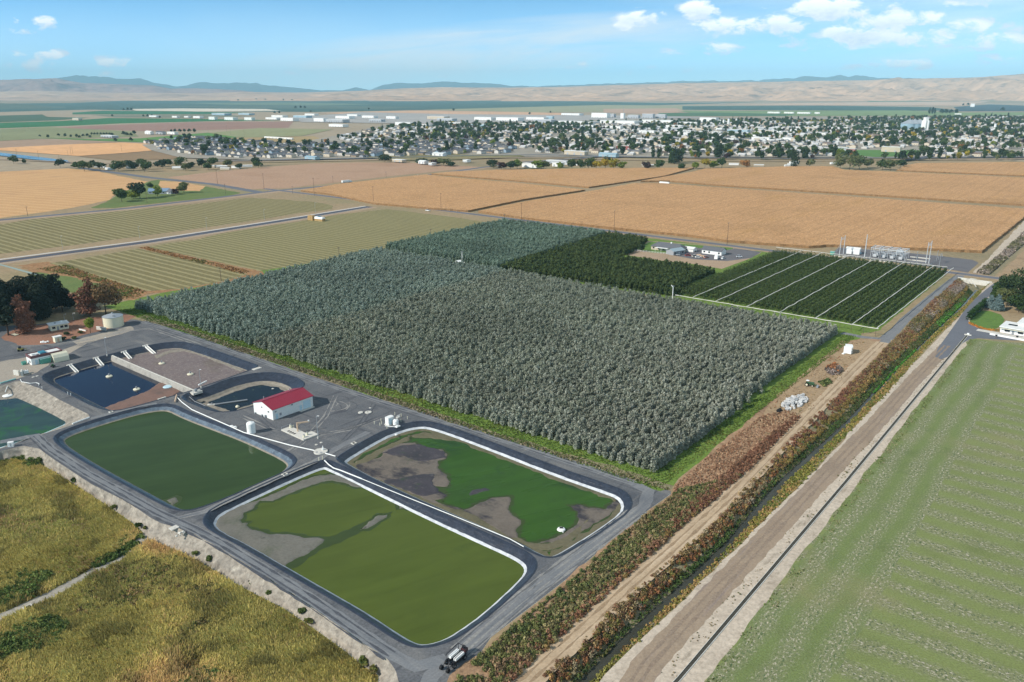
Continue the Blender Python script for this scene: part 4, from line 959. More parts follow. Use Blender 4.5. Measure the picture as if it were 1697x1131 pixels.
# ================================================================ standing corn
earth('corn', [(.2, L(172, 130, 86)), (.5, L(186, 143, 98)), (.8, L(160, 122, 80))], .012, .7, .42, [('noise', L(168, 128, 66), .02, .58, .8, (.3, 1, 1), .7), ('rows', L(150, 108, 68), 14.0, .8, .98, (1, 1, 1), .2), ('noise', L(214, 176, 132), .9, .56, .66, (.25, 1, 1), .6), ('noise', L(112, 82, 52), 1.1, .58, .66, (.3, 1, 1), .7), ('rows', L(138, 104, 68), 9.0, .62, .95, (1, 1, 1), .12)], 1.0, .6, RZ)  # tassel grain; its dark flecks paint in the shadow between the plants
earth('corn_stalks', [(.2, L(128, 98, 66)), (.8, L(146, 114, 78))], .2, 1.6, .45, bump=.8, bdist=.3)  # stalk sides, colour darkened to paint in shade of the gaps
def crop_block(name, px, h, mat, label, cat, seed, uv=None):
    p = rough(gp(px), 3.0, .9, seed, True, .3)
    if area(p) < 0: p = p[::-1]
    mb = MB(); n = len(p)
    V, T = tess([p])
    F = [t if (V[t[1]][0] - V[t[0]][0]) * (V[t[2]][1] - V[t[0]][1]) - (V[t[1]][1] - V[t[0]][1]) * (V[t[2]][0] - V[t[0]][0]) > 0 else t[::-1] for t in T]
    zt = [h * (1 + .12 * noise.noise((x * .4, y * .4, seed))) for x, y in p]
    mb.add([(x, y, z) for (x, y), z in zip(p, zt)], F)
    mb.add([(x, y, 0) for x, y in p] + [(x, y, z) for (x, y), z in zip(p, zt)], [(i, (i + 1) % n, n + (i + 1) % n, n + i) for i in range(n)])
    me = bpy.data.meshes.new(name); me.from_pydata(mb.v, [], mb.f); me.materials.append(mat); me.materials.append(MATS['corn_stalks'])
    me.polygons.foreach_set('material_index', [0] * len(F) + [1] * n); me.update()
    return tag(link(name, me), label, cat, None, 'stuff')
CORN = MATS['corn']
crop_block('corn', [(499, 318), (560, 307.5), (640, 298.5), (706, 291.5), (745, 296), (850, 305), (970, 317), (868, 333), (776, 352), (720, 348), (621, 339.5), (550, 324.5)], 2.0, CORN, 'ripe tan corn in the wedge between the two asphalt roads', 'corn field', 1)
crop_block('corn', [(716, 290), (748, 286.5), (830, 283.5), (1000, 281), (1150, 280), (1100, 294), (976, 312.5), (900, 305), (800, 297)], 2.0, CORN, 'narrow strip of ripe corn in front of the roadside trees', 'corn field', 2)
crop_block('corn', [(793, 353), (870, 337), (985, 318.5), (1050, 306.5), (1098, 306.5), (1203, 314.5), (1398, 328), (1697, 349.5), (1790, 355), (1700, 361), (1627, 420), (1556, 416.5), (1376, 410), (1340, 412), (1203, 402), (1150, 394), (1017, 381), (865, 363.5)], 2.2, CORN, 'large field of ripe corn behind the county road and substation', 'corn field', 3)
crop_block('corn', [(1062, 302.5), (1150, 286.5), (1168, 282), (1309, 278), (1380, 278), (1400, 284), (1480, 287), (1697, 297), (1790, 301), (1790, 346), (1697, 342), (1398, 322.5), (1203, 310), (1110, 302)], 2.2, CORN, 'far band of ripe corn beyond the long dark lane', 'corn field', 4)
crop_block('corn', [(1486, 284), (1500, 276), (1520, 272.5), (1697, 270.5), (1790, 270), (1790, 297), (1697, 293)], 2.0, CORN, 'farthest strip of ripe corn below the edge of town', 'corn field', 5)

# ================================================================ the plain
def plain_field(px, c, i, name='field', var=.12, sc=.004, rows=0):
    k = f'plain_{c}'
    if k not in MATS:
        cc = L(*c); earth(k, [(.25, tuple(x * (1 - var) for x in cc[:3]) + (1,)), (.75, tuple(x * (1 + var) for x in cc[:3]) + (1,))], sc, .05, .16, [('rows', tuple(x * .72 for x in cc[:3]) + (1,), 46.0, .6, .95, (1, 1, 1), .6)] if rows else (), 0, .1, RZ)
    return sheet(name, gp(px), .06 + i * .05, MATS[k])
FL = [
 ([(-400, 186), (0, 178), (300, 172), (850, 168), (1300, 170), (2100, 172), (2100, 268), (1697, 268), (1500, 262), (800, 262), (300, 270), (0, 285), (-400, 290)], (156, 140, 116)),
 ([(-300, 176), (0, 172), (120, 171), (200, 167.5), (400, 165.5), (850, 165.5), (1000, 169), (1100, 171), (1265, 169.5), (1000, 177.5), (850, 181.5), (700, 183), (520, 186), (250, 184), (150, 182), (0, 186), (-300, 190)], (66, 92, 82)),
 ([(250, 176), (520, 175), (700, 178), (640, 181), (400, 180)], (84, 100, 86)),
 ([(300, 171), (480, 170), (620, 173), (540, 175), (380, 174)], (104, 120, 96)),
 ([(215, 181), (300, 180), (440, 181), (466, 184), (330, 185), (225, 183.5)], (206, 196, 176)),
 ([(-300, 208), (0, 204), (100, 201), (180, 196), (340, 197.5), (470, 200), (340, 201.5), (200, 205), (100, 209.5), (0, 213), (-300, 222)], (48, 104, 58)),
 ([(-300, 196), (0, 192), (70, 190), (78, 194), (150, 195.5), (90, 200), (0, 203), (-300, 207)], (70, 92, 66)),
 ([(120, 187), (170, 184), (300, 185), (420, 187), (350, 189.5), (200, 190), (120, 190)], (48, 102, 66)),
 ([(150, 191), (340, 190), (420, 193), (330, 196), (190, 195)], (118, 118, 96)),
 ([(90, 212), (200, 207), (330, 202.5), (486, 202), (478, 212), (340, 216), (240, 218), (150, 214.5)], (146, 114, 98)),
 ([(-300, 224), (0, 214.5), (80, 211), (220, 218.5), (230, 227), (60, 231), (0, 234), (-300, 240)], (128, 130, 92)),
 ([(70, 229), (160, 231), (230, 230), (345, 220.5), (425, 223), (390, 228.5), (300, 233), (236, 236.5), (140, 233)], (88, 126, 60)),
 ([(-300, 240), (0, 234.5), (60, 231.5), (130, 233), (195, 236.5), (90, 241), (0, 246), (-300, 262)], (158, 132, 108)),
 ([(-300, 262), (0, 246), (90, 241), (200, 236.7), (262, 240), (314, 245), (210, 254), (130, 259.5), (0, 250), (-300, 262)][1:], (210, 160, 110)),
 ([(130, 260), (210, 254.5), (306, 247), (300, 264), (200, 268)], (136, 112, 82)),
 ([(345, 221), (430, 213), (552, 215), (500, 226), (400, 229)], (138, 138, 98)),
 ([(380, 229.5), (520, 226.5), (545, 236), (470, 238), (400, 233)], (158, 136, 94)),
 ([(525, 188), (680, 183.5), (860, 186), (962, 188.5), (950, 192), (700, 193)], (196, 158, 126)),
 ([(700, 182.5), (1000, 174.5), (1265, 176), (1150, 184), (900, 187)], (146, 144, 112)),
 ([(1000, 181), (1120, 180), (1140, 186), (1080, 190), (1000, 187)], (176, 146, 122)),
 ([(1131, 176.5), (1360, 175.5), (1540, 178), (1592, 184), (1400, 183.5), (1131, 182.5)], (60, 88, 78)),
 ([(1120, 184.5), (1300, 184), (1500, 183.5), (1590, 187), (1697, 186.5), (1900, 187), (1900, 193), (1697, 192), (1300, 193), (1180, 191)], (116, 134, 88)),
 ([(1090, 188), (1180, 187), (1320, 190), (1300, 193), (1100, 193)], (74, 104, 70)),
 ([(1431, 166), (1640, 164.5), (1650, 168), (1440, 169.3)], (62, 108, 70)),
 ([(1190, 173.5), (1440, 169.5), (1640, 168.5), (1600, 175.5), (1360, 175.3)], (188, 160, 134)),
 ([(1580, 178), (1640, 173.5), (1697, 175.5), (1900, 178), (1900, 185), (1590, 185)], (62, 80, 84)),
 ([(235, 241), (345, 231), (480, 240), (556, 226), (640, 207), (760, 200), (1000, 199), (1300, 194.5), (1697, 192.5), (1950, 192), (2000, 262), (1500, 262.5), (800, 261), (420, 266.5), (300, 263), (250, 250)], (148, 140, 126)),
 ([(600, 186.5), (760, 190), (1010, 192), (1200, 195), (1000, 199.5), (700, 206), (500, 203), (480, 196)], (160, 156, 150)),
 ([(1375, 250), (1440, 250), (1530, 250.5), (1508, 260), (1450, 262), (1400, 257)], (86, 122, 58)),
 ([(560, 240), (690, 253), (780, 258), (860, 258), (870, 261), (760, 266), (660, 268), (600, 262)], (124, 116, 78)),
]
for i, (px, c) in enumerate(FL):
    plain_field(px, c, i, rows=1 if c in ((66, 92, 82), (60, 88, 78), (62, 80, 84)) else 0)
sheet('river', gp([(-200, 238), (0, 254.5), (40, 259), (112, 267.5), (116, 271.5), (60, 266.5), (0, 259.5), (-200, 246)]), 1.6, MATS['river_water'])
for k_, (px, w) in enumerate((([(-60, 263), (60, 268), (150, 272), (300, 272), (430, 270), (600, 267), (760, 264), (900, 262.5), (1100, 267.5), (1300, 268), (1697, 265), (1900, 264)], 9),
              ([(330, 269), (600, 264), (780, 259.5), (900, 258), (1060, 262), (1300, 264.5), (1697, 262), (1900, 261)], 13), ([(860, 271), (960, 264), (1060, 255), (1180, 240), (1290, 224), (1420, 205)], 12), ([(1530, 264), (1500, 268), (1560, 257), (1610, 243), (1660, 222)], 12), ([(700, 252), (860, 240), (1060, 228), (1300, 220), (1697, 214)], 11), ([(560, 232), (760, 226), (1000, 217), (1300, 209)], 11))):
    ribbon('town_road', gp(px), w, 1.75 + k_ * .05, MATS['asphalt'] if k_ else MATS['soil'])

# ================================================================ hills
def zat(px, py, d):
    dy = (565.5 - py) / FPX; return CAMH + d * (-SP + dy * CP) / (CP + dy * SP)
def xat(px, d, py=150.0):
    dy = (565.5 - py) / FPX; return (px - 848.5) / FPX * d / (CP + dy * SP)
def ridge(name, prof, d0, d1, mat, seed, amp=.1, rows=26, step=5, curve=1.3, fine=1.0, jag=0.0):
    xs = np.arange(prof[0][0], prof[-1][0] + .1, step); py = np.interp(xs, [p[0] for p in prof], [p[1] for p in prof])
    V = []; n = len(xs)
    R_ = list(np.linspace(0, 1, rows)) + [1.15, 1.5]
    for t in R_:
        for x, y in zip(xs, py):
            d = d0 + (d1 - d0) * t
            wx = xat(x, d, y)
            hz = max(5.0, zat(x, y, d1)) * (1 + (jag * noise.fractal((wx * .0016, seed, 0), .9, 2.1, 5) if jag else 0))
            s = min(t, 1) ** curve if t <= 1 else 1 - (t - 1) * 2
            nz = noise.fractal((wx * .0011, d * .0011, seed), .8, 2.1, 7) * fine
            q = math.sin(min(t, 1) * math.pi) ** .8
            V.append((wx, d, hz * s + hz * amp * 3 * nz * q + (hz * .02 * noise.noise((wx * .003, d * .003, seed)) if t == 1 else 0) - 2))
    F = [(k * n + i, k * n + i + 1, (k + 1) * n + i + 1, (k + 1) * n + i) for k in range(len(R_) - 1) for i in range(n - 1)]
    me = bpy.data.meshes.new(name); me.from_pydata(V, [], F); me.materials.append(mat); me.polygons.foreach_set('use_smooth', [True] * len(F)); me.update()
    return tag(link(name, me), kind='structure')
def hillmat(name, c1, c2, c3, sc, fine):
    return earth(name, [(.3, c1), (.55, c2), (.75, c1)], sc, fine, .16, [('noise', c3, sc * 5, .54, .66, (.4, 1, 1), .7), ('noise', c3, sc * 14, .57, .66, (.4, 1.6, 1), .6), ('noise', tuple(x * 1.25 for x in c2[:3]) + (1,), sc * 8, .56, .64, (.3, 1, 1), .5)], 0, .1, R(20))
hillmat('tan_hill', L(180, 142, 108), L(200, 160, 124), L(100, 80, 62), .0006, .01)
hillmat('brown_hill', L(140, 108, 96), L(160, 126, 110), L(88, 70, 66), .0006, .01)
hillmat('dark_range', L(46, 54, 50), L(56, 62, 56), L(36, 44, 42), .0004, .006)
hillmat('wheat_hill', L(196, 164, 132), L(182, 146, 116), L(140, 116, 96), .0004, .006)
ridge('hills', [(-500, 138), (-60, 140), (0, 141), (110, 127), (130, 125.5), (173, 127.5), (217, 132), (230, 129.5), (253, 136), (293, 144), (310, 141.5), (327, 137), (377, 138), (423, 136.5), (433, 140.5), (500, 146.5), (533, 150), (566, 150), (589, 145), (613, 149.5), (636, 140.5), (656, 137.5), (696, 138.5), (739, 134.5), (766, 137.5), (813, 138), (849, 143), (899, 143), (1000, 139), (1059, 137.5), (1132, 134.5), (1198, 134.5), (1264, 132.5), (1330, 128), (1431, 125.5), (1464, 130), (1600, 130), (1800, 128), (2200, 128)], 29000, 33000, MATS['dark_range'], 1.0, .12, 14, jag=.1, step=3)
ridge('hills', [(-500, 128), (-60, 132), (0, 133), (43, 131.5), (93, 130), (140, 138), (200, 140), (253, 141.5), (285, 147), (313, 146.5), (357, 147.5), (400, 150), (430, 154), (480, 156)], 15500, 19500, MATS['brown_hill'], 2.0, .15, 46)
ridge('hills', [(-500, 146), (-40, 151), (0, 152), (50, 150.5), (100, 151.5), (187, 154), (260, 154), (330, 155), (400, 152.5), (500, 153.5), (620, 155)], 12000, 16500, MATS['wheat_hill'], 3.0, .15, 46)
ridge('hills', [(380, 157), (450, 154), (540, 152.5), (600, 150.5), (660, 147), (733, 144.5), (800, 145.5), (866, 145), (940, 144), (1010, 141.5), (1080, 139.5), (1150, 137.5), (1230, 136.5), (1330, 134.5), (1431, 133), (1500, 130.5), (1564, 129.5), (1631, 128), (1697, 122), (1800, 118), (2200, 122)], 11500, 17500, MATS['tan_hill'], 4.0, .14, 60)
ridge('hills', [(-400, 170), (-60, 170), (0, 171), (50, 173), (90, 177), (102, 184), (112, 190)], 6200, 7000, MATS['plain_(84, 100, 86)'], 6.0, .1, 12)

# ================================================================ air
hz = MB().box(-25000, 25000, -300, 36000, -9, 980)
m = bpy.data.materials.new('haze_air'); m.use_nodes = True; nt = m.node_tree
nt.nodes.remove(nt.nodes['Principled BSDF'])
pv = nt.nodes.new('ShaderNodeVolumePrincipled'); pv.inputs['Color'].default_value = (.5, .85, 1.0, 1); pv.inputs['Density'].default_value = 4e-5; pv.inputs['Anisotropy'].default_value = -.15
nt.links.new(pv.outputs[0], nt.nodes['Material Output'].inputs['Volume'])
tag(hz.build('haze', m), 'thin blue haze over the plain and far hills', 'haze', None, 'stuff')

# ================================================================ orchards
def grove(uvpoly, du, dv, jit, seed):
    r = np.random.default_rng(seed); P = np.array(uvpoly); lo, hi = P.min(0), P.max(0)
    u, v = np.meshgrid(np.arange(lo[0], hi[0], du), np.arange(lo[1], hi[1], dv)); Q = np.stack([u.ravel(), v.ravel()], 1)
    Q += r.normal(size=Q.shape) * np.array([jit, jit * .6])
    Q = Q[pip(Q, uvpoly)]
    return np.stack([Q[:, 0] * UX + Q[:, 1] * VX, Q[:, 0] * UY + Q[:, 1] * VY], 1)
def grey_loc(t, oi, col):
    sx = t.new('ShaderNodeSeparateXYZ'); t.put(sx.inputs[0], oi.outputs['Location'])
    v = t.math('ADD', t.math('MULTIPLY', sx.outputs[0], VX), t.math('MULTIPLY', sx.outputs[1], VY))
    u = t.math('ADD', t.math('MULTIPLY', sx.outputs[0], UX), t.math('MULTIPLY', sx.outputs[1], UY))
    nz = t.noise(oi.outputs['Location'], .03, 4)
    vv = t.math('ADD', v, t.math('MULTIPLY', t.math('SUBTRACT', nz, .5), 16))
    blue = t.ramp(t.math('MULTIPLY', t.math('ADD', vv, 336), .1), [(0.0, 1.0), (.5, 0.0)])
    far = t.ramp(t.math('MULTIPLY', t.math('SUBTRACT', u, 424), .3), [(0.0, 0.0), (.5, 1.0)])
    silver = t.ramp(t.math('MULTIPLY', t.math('ADD', vv, 235), .008, clamp=True), [(0.0, 0.0), (1.0, 1.0)])
    c2 = t.mix(t.math('MULTIPLY', silver, .7), col, (1.3, 1.22, 1.28, 1), 'MULTIPLY')
    c2 = t.mix(blue, c2, t.mix(1.0, col, (.93, 1.04, 1.11, 1), 'MULTIPLY'))
    c2 = t.mix(far, c2, t.mix(1.0, col, (.76, .94, .92, 1), 'MULTIPLY'))
    return t.mix(1.0, c2, t.ramp(t.noise(oi.outputs['Location'], .014, 4, .6), [(.3, .8), (.7, 1.16)]), 'MULTIPLY')
leafmat('grey_leaf', [L(104, 112, 92), L(131, 138, 118), L(156, 161, 144), L(180, 183, 170)], .35, .3, grey_loc)
leafmat('orchard_leaf', [L(52, 66, 36), L(70, 86, 46), L(88, 102, 56), L(98, 106, 58)], .4, .3)
leafmat('row_leaf', [L(58, 74, 38), L(78, 94, 50), L(98, 112, 62)], .3, .3)
def proto_objs(pre, mat, h, w, n, size, cnt, kind, s0):
    out = []
    for i in range(cnt):
        o = bpy.data.objects.new(f'{pre}_{i}', tree_mesh(pre, mat, BARK, kind, h, w, n, size, s0 + i)); out.append(o)
    return out
def plant_grove(P, pre, protos, nind, label, cat, group, slabel, sname, hs=(.76, 1.18), score=None):
    r = np.random.default_rng(len(P)); n = len(P)
    sc = r.uniform(hs[0], hs[1], n); rz = r.uniform(0, 6.28, n); ix = r.integers(0, len(protos), n)
    d = np.hypot(P[:, 0], P[:, 1]) if score is None else score
    order = np.argsort(d); ind, rest = order[:nind], order[nind:]
    for i in ind:
        o = link(pre, protos[ix[i]].data, None, (P[i, 0], P[i, 1], 0), rz[i]); o.scale = (sc[i], sc[i], sc[i] * r.uniform(.9, 1.1)); tag(o, label, cat, group)
    if len(rest):
        S = np.stack([sc[rest]] * 3, 1); S[:, 2] *= r.uniform(.88, 1.12, len(rest)); RR = np.zeros((len(rest), 3)); RR[:, 2] = rz[rest]
        instancer(sname, np.hstack([P[rest], np.zeros((len(rest), 1))]), S, RR, ix[rest], protos_collection(sname + '_kinds', protos), slabel, cat)
Pg = np.vstack([grove([(214.5, -449), (419, -466), (416, -113), (214.5, -111.5)], 1.4, 3.0, .18, 3), grove([(431, -472), (592, -481), (597, -367), (428, -352)], 1.4, 3.0, .18, 4)])
Pg = Pg[~((np.abs(Pg[:, 0] - G(762, 441)[0]) < 7) & (np.abs(Pg[:, 1] - G(762, 441)[1]) < 6))]
plant_grove(Pg, 'grey_fruit_tree', proto_objs('grey_fruit_tree', MATS['grey_leaf'], 5.3, 2.4, 260, .24, 6, 'spire', 50), 300,
            'silvery grey fruit tree near the front corner of the dense orchard block', 'fruit tree', 'grey fruit trees at the front corner of the orchard', 'dense silvery grey orchard of close-set upright trees', 'grey_orchard')
F2 = [toUV(p) for p in gp([(826, 448.5), (1010, 391.5), (1073, 401), (1047, 420), (1014, 428), (1097, 441.5), (1150, 447), (1186, 454), (1150, 470), (1117, 492.5)])]
Pd = grove(F2, 2.1, 3.6, .25, 8)
plant_grove(Pd, 'green_fruit_tree', proto_objs('green_fruit_tree', MATS['orchard_leaf'], 5.2, 3.0, 190, .32, 4, 'spire', 80), 300,
            'dark green fruit tree beside the grassy lane of the unnetted block', 'fruit tree', 'dark green fruit trees along the lane', 'dark green orchard block left of the white-striped rows', 'green_orchard')
# trellised rows under the rolled nets
def row_mesh(len_, seed):
    r = np.random.default_rng(seed); n = int(len_ * 24)
    x = r.random(n) * len_; a = r.uniform(0, math.pi, n); q = np.sqrt(r.random(n))
    k = 1 + .25 * np.sin(x * 2.1 + r.normal() * 3) + r.normal(size=n) * .08
    c = np.stack([x, np.cos(a) * q * .5 * k, .4 + np.sin(a) * q * 3.1 * k], 1)
    nr = np.stack([r.normal(size=n) * .6, np.cos(a), np.sin(a)], 1) + r.normal(size=(n, 3)) * .5
    V, F = leaf_quads(c, nr, .26 * r.uniform(.7, 1.4, n), r)
    mb = MB()
    for k_ in range(int(len_ / 6)):
        mb.tube([(k_ * 6 + .5, 0, -.1), (k_ * 6 + .5, 0, 3.1)], .06, 4)
    q4 = [f for f in mb.f if len(f) == 4]
    V2 = np.vstack([V, np.array(mb.v)]); F2_ = np.vstack([F, np.array(q4) + len(V)])
    return npmesh('orchard_row', V2, F2_, [MATS['row_leaf'], WOOD], midx=[0] * len(F) + [1] * len(q4))
rmesh = [row_mesh(171, s) for s in (1, 2, 3)]
NROW = 38
for i in range(NROW):
    v = -219.5 + (-102.3 + 219.5) * i / (NROW - 1)
    u0 = 439 + (1.5 if i % 3 else 0); x, y = UVP(u0, v)
    o = link('orchard_row', rmesh[i % 3], None, (x, y, 0), RZ); o.scale = (1.0 + .006 * (i / 6), random.uniform(.9, 1.1), random.uniform(.92, 1.08))
    tag(o, 'trellised row of dark green fruit trees among the white rolled nets', 'orchard row', 'trellised fruit rows')
NETM = plain('net_cloth', L(214, 210, 200), .8, .1, 1.5)
def net_roll(pts, w, label, seed, group='rolled white nets above the rows'):
    P = dens(pts, 1.5, False); n = len(P); rr = []
    up = []
    for i, p in enumerate(P):
        a, b = P[max(0, i - 1)], P[min(n - 1, i + 1)]; d = math.hypot(b[0] - a[0], b[1] - a[1]); nx, ny = (b[1] - a[1]) / d, -(b[0] - a[0]) / d
        k = .35 * noise.noise((p[0] * .12, p[1] * .12, seed)); z = 4.0 + .25 * math.sin(i * 1.5 * .35) * noise.noise((p[0] * .05, p[1] * .05, seed)) + .1
        ww = w * (1 + .35 * noise.noise((p[0] * .3, p[1] * .3, seed + 4)))
        up.append([(p[0] + nx * (k + math.cos(q) * ww / 2), p[1] + ny * (k + math.cos(q) * ww / 2), z + math.sin(q) * ww * .35) for q in (0, .9, 1.6, 2.4, 3.14, 4.2, 5.2)])
    rings = [list(c) for c in zip(*up)]; rings.append(rings[0])
    o = loft('net_roll', rings, [NETM] * 7, closed=False, kind=None)
    return tag(o, label, 'net', group)
zb = 4.1
bot = [zz([p], 2.828, 1097, 240)[0] for p in ((62, 705), (150, 715), (255, 735), (400, 760), (555, 785), (720, 815), (895, 845), (1005, 862))]
top = [zz([p], 2.828, 1097, 240)[0] for p in ((520, 512), (597, 520), (690, 533), (815, 548), (945, 563), (1090, 578), (1230, 595), (1335, 603))]
NL = ['first thin net roll from the tall white mast', 'second rolled white net from the mast end', 'third rolled white net from the mast end', 'fourth rolled white net, left of the middle rows', 'fourth rolled white net from the canal end', 'third rolled white net from the canal end', 'second rolled white net from the canal end', 'rolled white net along the canal-side edge of the rows']
for i, (b_, t_) in enumerate(zip(bot, top)):
    if i == 0: continue
    w0 = toUV(G(b_[0], b_[1], zb)); w1 = toUV(G(t_[0], t_[1], zb)); v = (w0[1] + w1[1]) / 2
    net_roll([UVP(w0[0], v), UVP(612 if i < 7 else 613, v)], .48 if i < 7 else .5, NL[i], i * 3.1)
e0, e1 = toUV(G(bot[0][0], bot[0][1], zb)), toUV(G(bot[-1][0], bot[-1][1], zb))
net_roll([UVP(e0[0], e0[1]), UVP(e1[0], e1[1] + 1)], .55, 'white net edge along the lane end of the trellised rows', 55.0)
net_roll([UVP(612, -222), UVP(613, -101)], .5, 'thin white net edge along the county road end of the rows', 56.0)
for v in np.linspace(e0[1], e1[1], 20):
    o = MB().tube([(0, 0, -.2), (0, 0, 4.1)], .09, 6).build('trellis_post', WOOD, None, (*UVP(e0[0] + .1, v), 0)); tag(o, 'grey timber trellis post under the net edge by the grassy lane', 'post', 'trellis posts at the lane end')
# ================================================================ weeds, grass and shrubs
RUST = [L(122, 86, 66), L(138, 102, 78), L(108, 80, 60), L(134, 110, 82), L(152, 122, 94)]
BROWNS = [L(122, 92, 58), L(146, 112, 70), L(102, 92, 52), L(84, 88, 44), L(160, 128, 90)]
GREENS = [L(62, 84, 36), L(84, 98, 46), L(104, 108, 56), L(72, 96, 46), L(128, 112, 70)]
GREYS = [L(130, 118, 108), L(150, 136, 124), L(110, 102, 88), L(96, 94, 66)]
def canz(x, y): return 0.0
cla, crA = np.array(cl_), np.array(wl_)
def bankz(A, B):
    A = np.array(A); B = np.array(B)
    def f(x, y):
        i = int(np.argmin((A[:, 0] - x) ** 2 + (A[:, 1] - y) ** 2)); j = int(np.argmin((B[:, 0] - x) ** 2 + (B[:, 1] - y) ** 2))
        da = math.hypot(A[i, 0] - x, A[i, 1] - y); db = math.hypot(B[j, 0] - x, B[j, 1] - y)
        t = da / (da + db + 1e-6); return CZ * t ** .8
    return f
def edge_pick(A, B, pa, pm, pb, npal):
    "tone by the place across a bank: one plant near A, another near B"
    A = np.array(A); B = np.array(B)
    def f(Q, t, r):
        da = np.sqrt(((Q[:, None] - A[None]) ** 2).sum(2)).min(1); db = np.sqrt(((Q[:, None] - B[None]) ** 2).sum(2)).min(1)
        w = da / (da + db + 1e-6) + r.normal(size=len(Q)) * .13
        lo = np.where(w < pa, 0, np.where(w < pb, 1, 2))
        return np.clip((lo + t * .999) / 3, 0, .999)
    return f
edge1 = gp([(715, 1200), (738, 1140), (752, 1121), (799, 1080), (870, 1015), (944, 958), (1043, 871), (1112, 821), (1120, 812)])
trkL = gp([(760, 1215), (856, 1131), (1035, 967), (1100, 906), (1200, 818), (1240, 782)])
weeds1 = edge1 + trkL[::-1]
scatter_plants('weed_bank', offset(weeds1, .9), 2.6, (.5, 1.4), 52, .135, [L(74, 86, 48), L(92, 98, 56), L(108, 108, 66), L(80, 92, 52), L(128, 112, 80)] + [L(112, 108, 66), L(140, 116, 88), L(98, 102, 58), L(130, 122, 84), L(92, 96, 56)] + [RUST[0], RUST[2], RUST[1], L(122, 100, 60), RUST[0]], 'green and rust weeds on the bank below the gravel track', 'weeds', None, 11, .05, gap=.5,
               pick=edge_pick(dens(edge1, 3, False), dens(trkL, 3, False), .34, 0, .82, 15))
scatter_plants('weed_bank', gp([(1112, 821), (1122, 800), (1180, 752), (1262, 690), (1300, 680), (1330, 690), (1240, 782), (1205, 812), (1160, 850)]), 2.6, (.25, .6), 26, .12, [L(150, 116, 90), L(164, 134, 108), L(138, 104, 80), L(172, 144, 116), L(128, 98, 74)], 'rust red dry weeds between the orchard corner and the dirt track', 'weeds', None, 12, .07)
scatter_plants('weed_bank', gp([(1118, 880), (1200, 816), (1262, 758), (1318, 700), (1330, 688), (1316, 690), (1240, 752), (1160, 822), (1110, 868)]), 2.2, (.6, 1.3), 50, .13, RUST[:3] + [L(106, 72, 54), L(130, 92, 72)], 'line of rust red weeds along the edge of the dirt track', 'weeds', None, 13, .09)
midb = [((a[0] + b[0]) / 2, (a[1] + b[1]) / 2) for a, b in zip(cl_, wl_)]
scatter_plants('canal_weeds', cl_[:-2] + [(a[0] * .28 + b[0] * .72, a[1] * .28 + b[1] * .72) for a, b in zip(cl_, wl_)][:-2][::-1], 2.6, (.6, 1.6), 54, .135,
               [RUST[0], L(136, 114, 82), RUST[2], L(126, 108, 70), L(146, 126, 94)] + [L(118, 104, 58), L(146, 120, 74), L(98, 96, 50), L(126, 88, 58), L(140, 128, 100)] + [L(74, 90, 50), L(88, 98, 58), L(104, 102, 64), L(66, 82, 44), L(132, 122, 104)], 'tall rust and green weeds on the near bank of the canal', 'weeds', bankz(cl_, wl_), 14, .035, gap=.45,
               pick=edge_pick(cl_[::2], wl_[::2], .42, 0, .78, 15))
scatter_plants('canal_weeds', [(a[0] * .25 + b[0] * .75, a[1] * .25 + b[1] * .75) for a, b in zip(cl_, wl_)][:-2] + wl_[:-2][::-1], 4.0, (.25, .6), 24, .15, [L(64, 84, 42), L(80, 96, 50), L(92, 90, 54), L(58, 76, 40)], 'low green weeds at the waterline of the canal', 'weeds', bankz(cl_, wl_), 19, .06)
scatter_plants('canal_weeds', cl_[84:-1] + [(a[0] * .45 + b[0] * .55, a[1] * .45 + b[1] * .55) for a, b in zip(cl_, wl_)][84:-1][::-1], 2.2, (1.2, 2.2), 36, .2, GREYS + [L(120, 104, 70), L(98, 96, 56)], 'grey dead reeds on the canal bank near the culvert', 'weeds', lambda x, y: -1.0, 15, .05)
scatter_plants('canal_weeds', wr_[:-2] + cr_[:-2][::-1], 2.8, (.4, .85), 26, .17, [L(110, 112, 52), L(132, 122, 66), L(150, 124, 78), L(96, 104, 48), L(120, 116, 60)], 'low olive weeds on the far bank of the canal', 'weeds', lambda x, y, f=bankz(cr_, wr_): f(x, y), 16, .05)
for poly, sd_ in ((offset([p for p in wl_[60:80]] + [(a[0] * .5 + b[0] * .5, a[1] * .5 + b[1] * .5) for a, b in zip(wl_[60:80], wr_[60:80])][::-1], .05), 17), ([p for p in wl_[92:112]] + [(a[0] * .62 + b[0] * .38, a[1] * .62 + b[1] * .38) for a, b in zip(wl_[92:112], cl_[92:112])][::-1], 18)):
    scatter_plants('water_plants', poly, 5, (.35, .7), 16, .24, [L(66, 116, 44), L(82, 132, 52), L(58, 100, 40)], ['bright green water plants floating along the canal edge', 'bright green reeds at the waterline near the culvert'][sd_ - 17], 'water plants', lambda x, y: CZ, sd_, .1)
scatter_plants('verge_weeds', rough(gp([(236, 531), (300, 548), (380, 577), (507, 619.5), (628, 660.5), (800, 718), (1031, 790), (1108, 814), (1108, 809), (1035, 785), (900, 743), (800, 712), (640, 656.5), (510, 613), (380, 570), (300, 542)]), 4, .5, 3), 2.4, (.3, .75), 20, .16, [L(120, 112, 84), L(136, 126, 98), L(98, 102, 62), L(150, 138, 112), L(110, 100, 78)], 'dry weeds between the gravel track and the orchard grass', 'weeds', None, 21, .08)
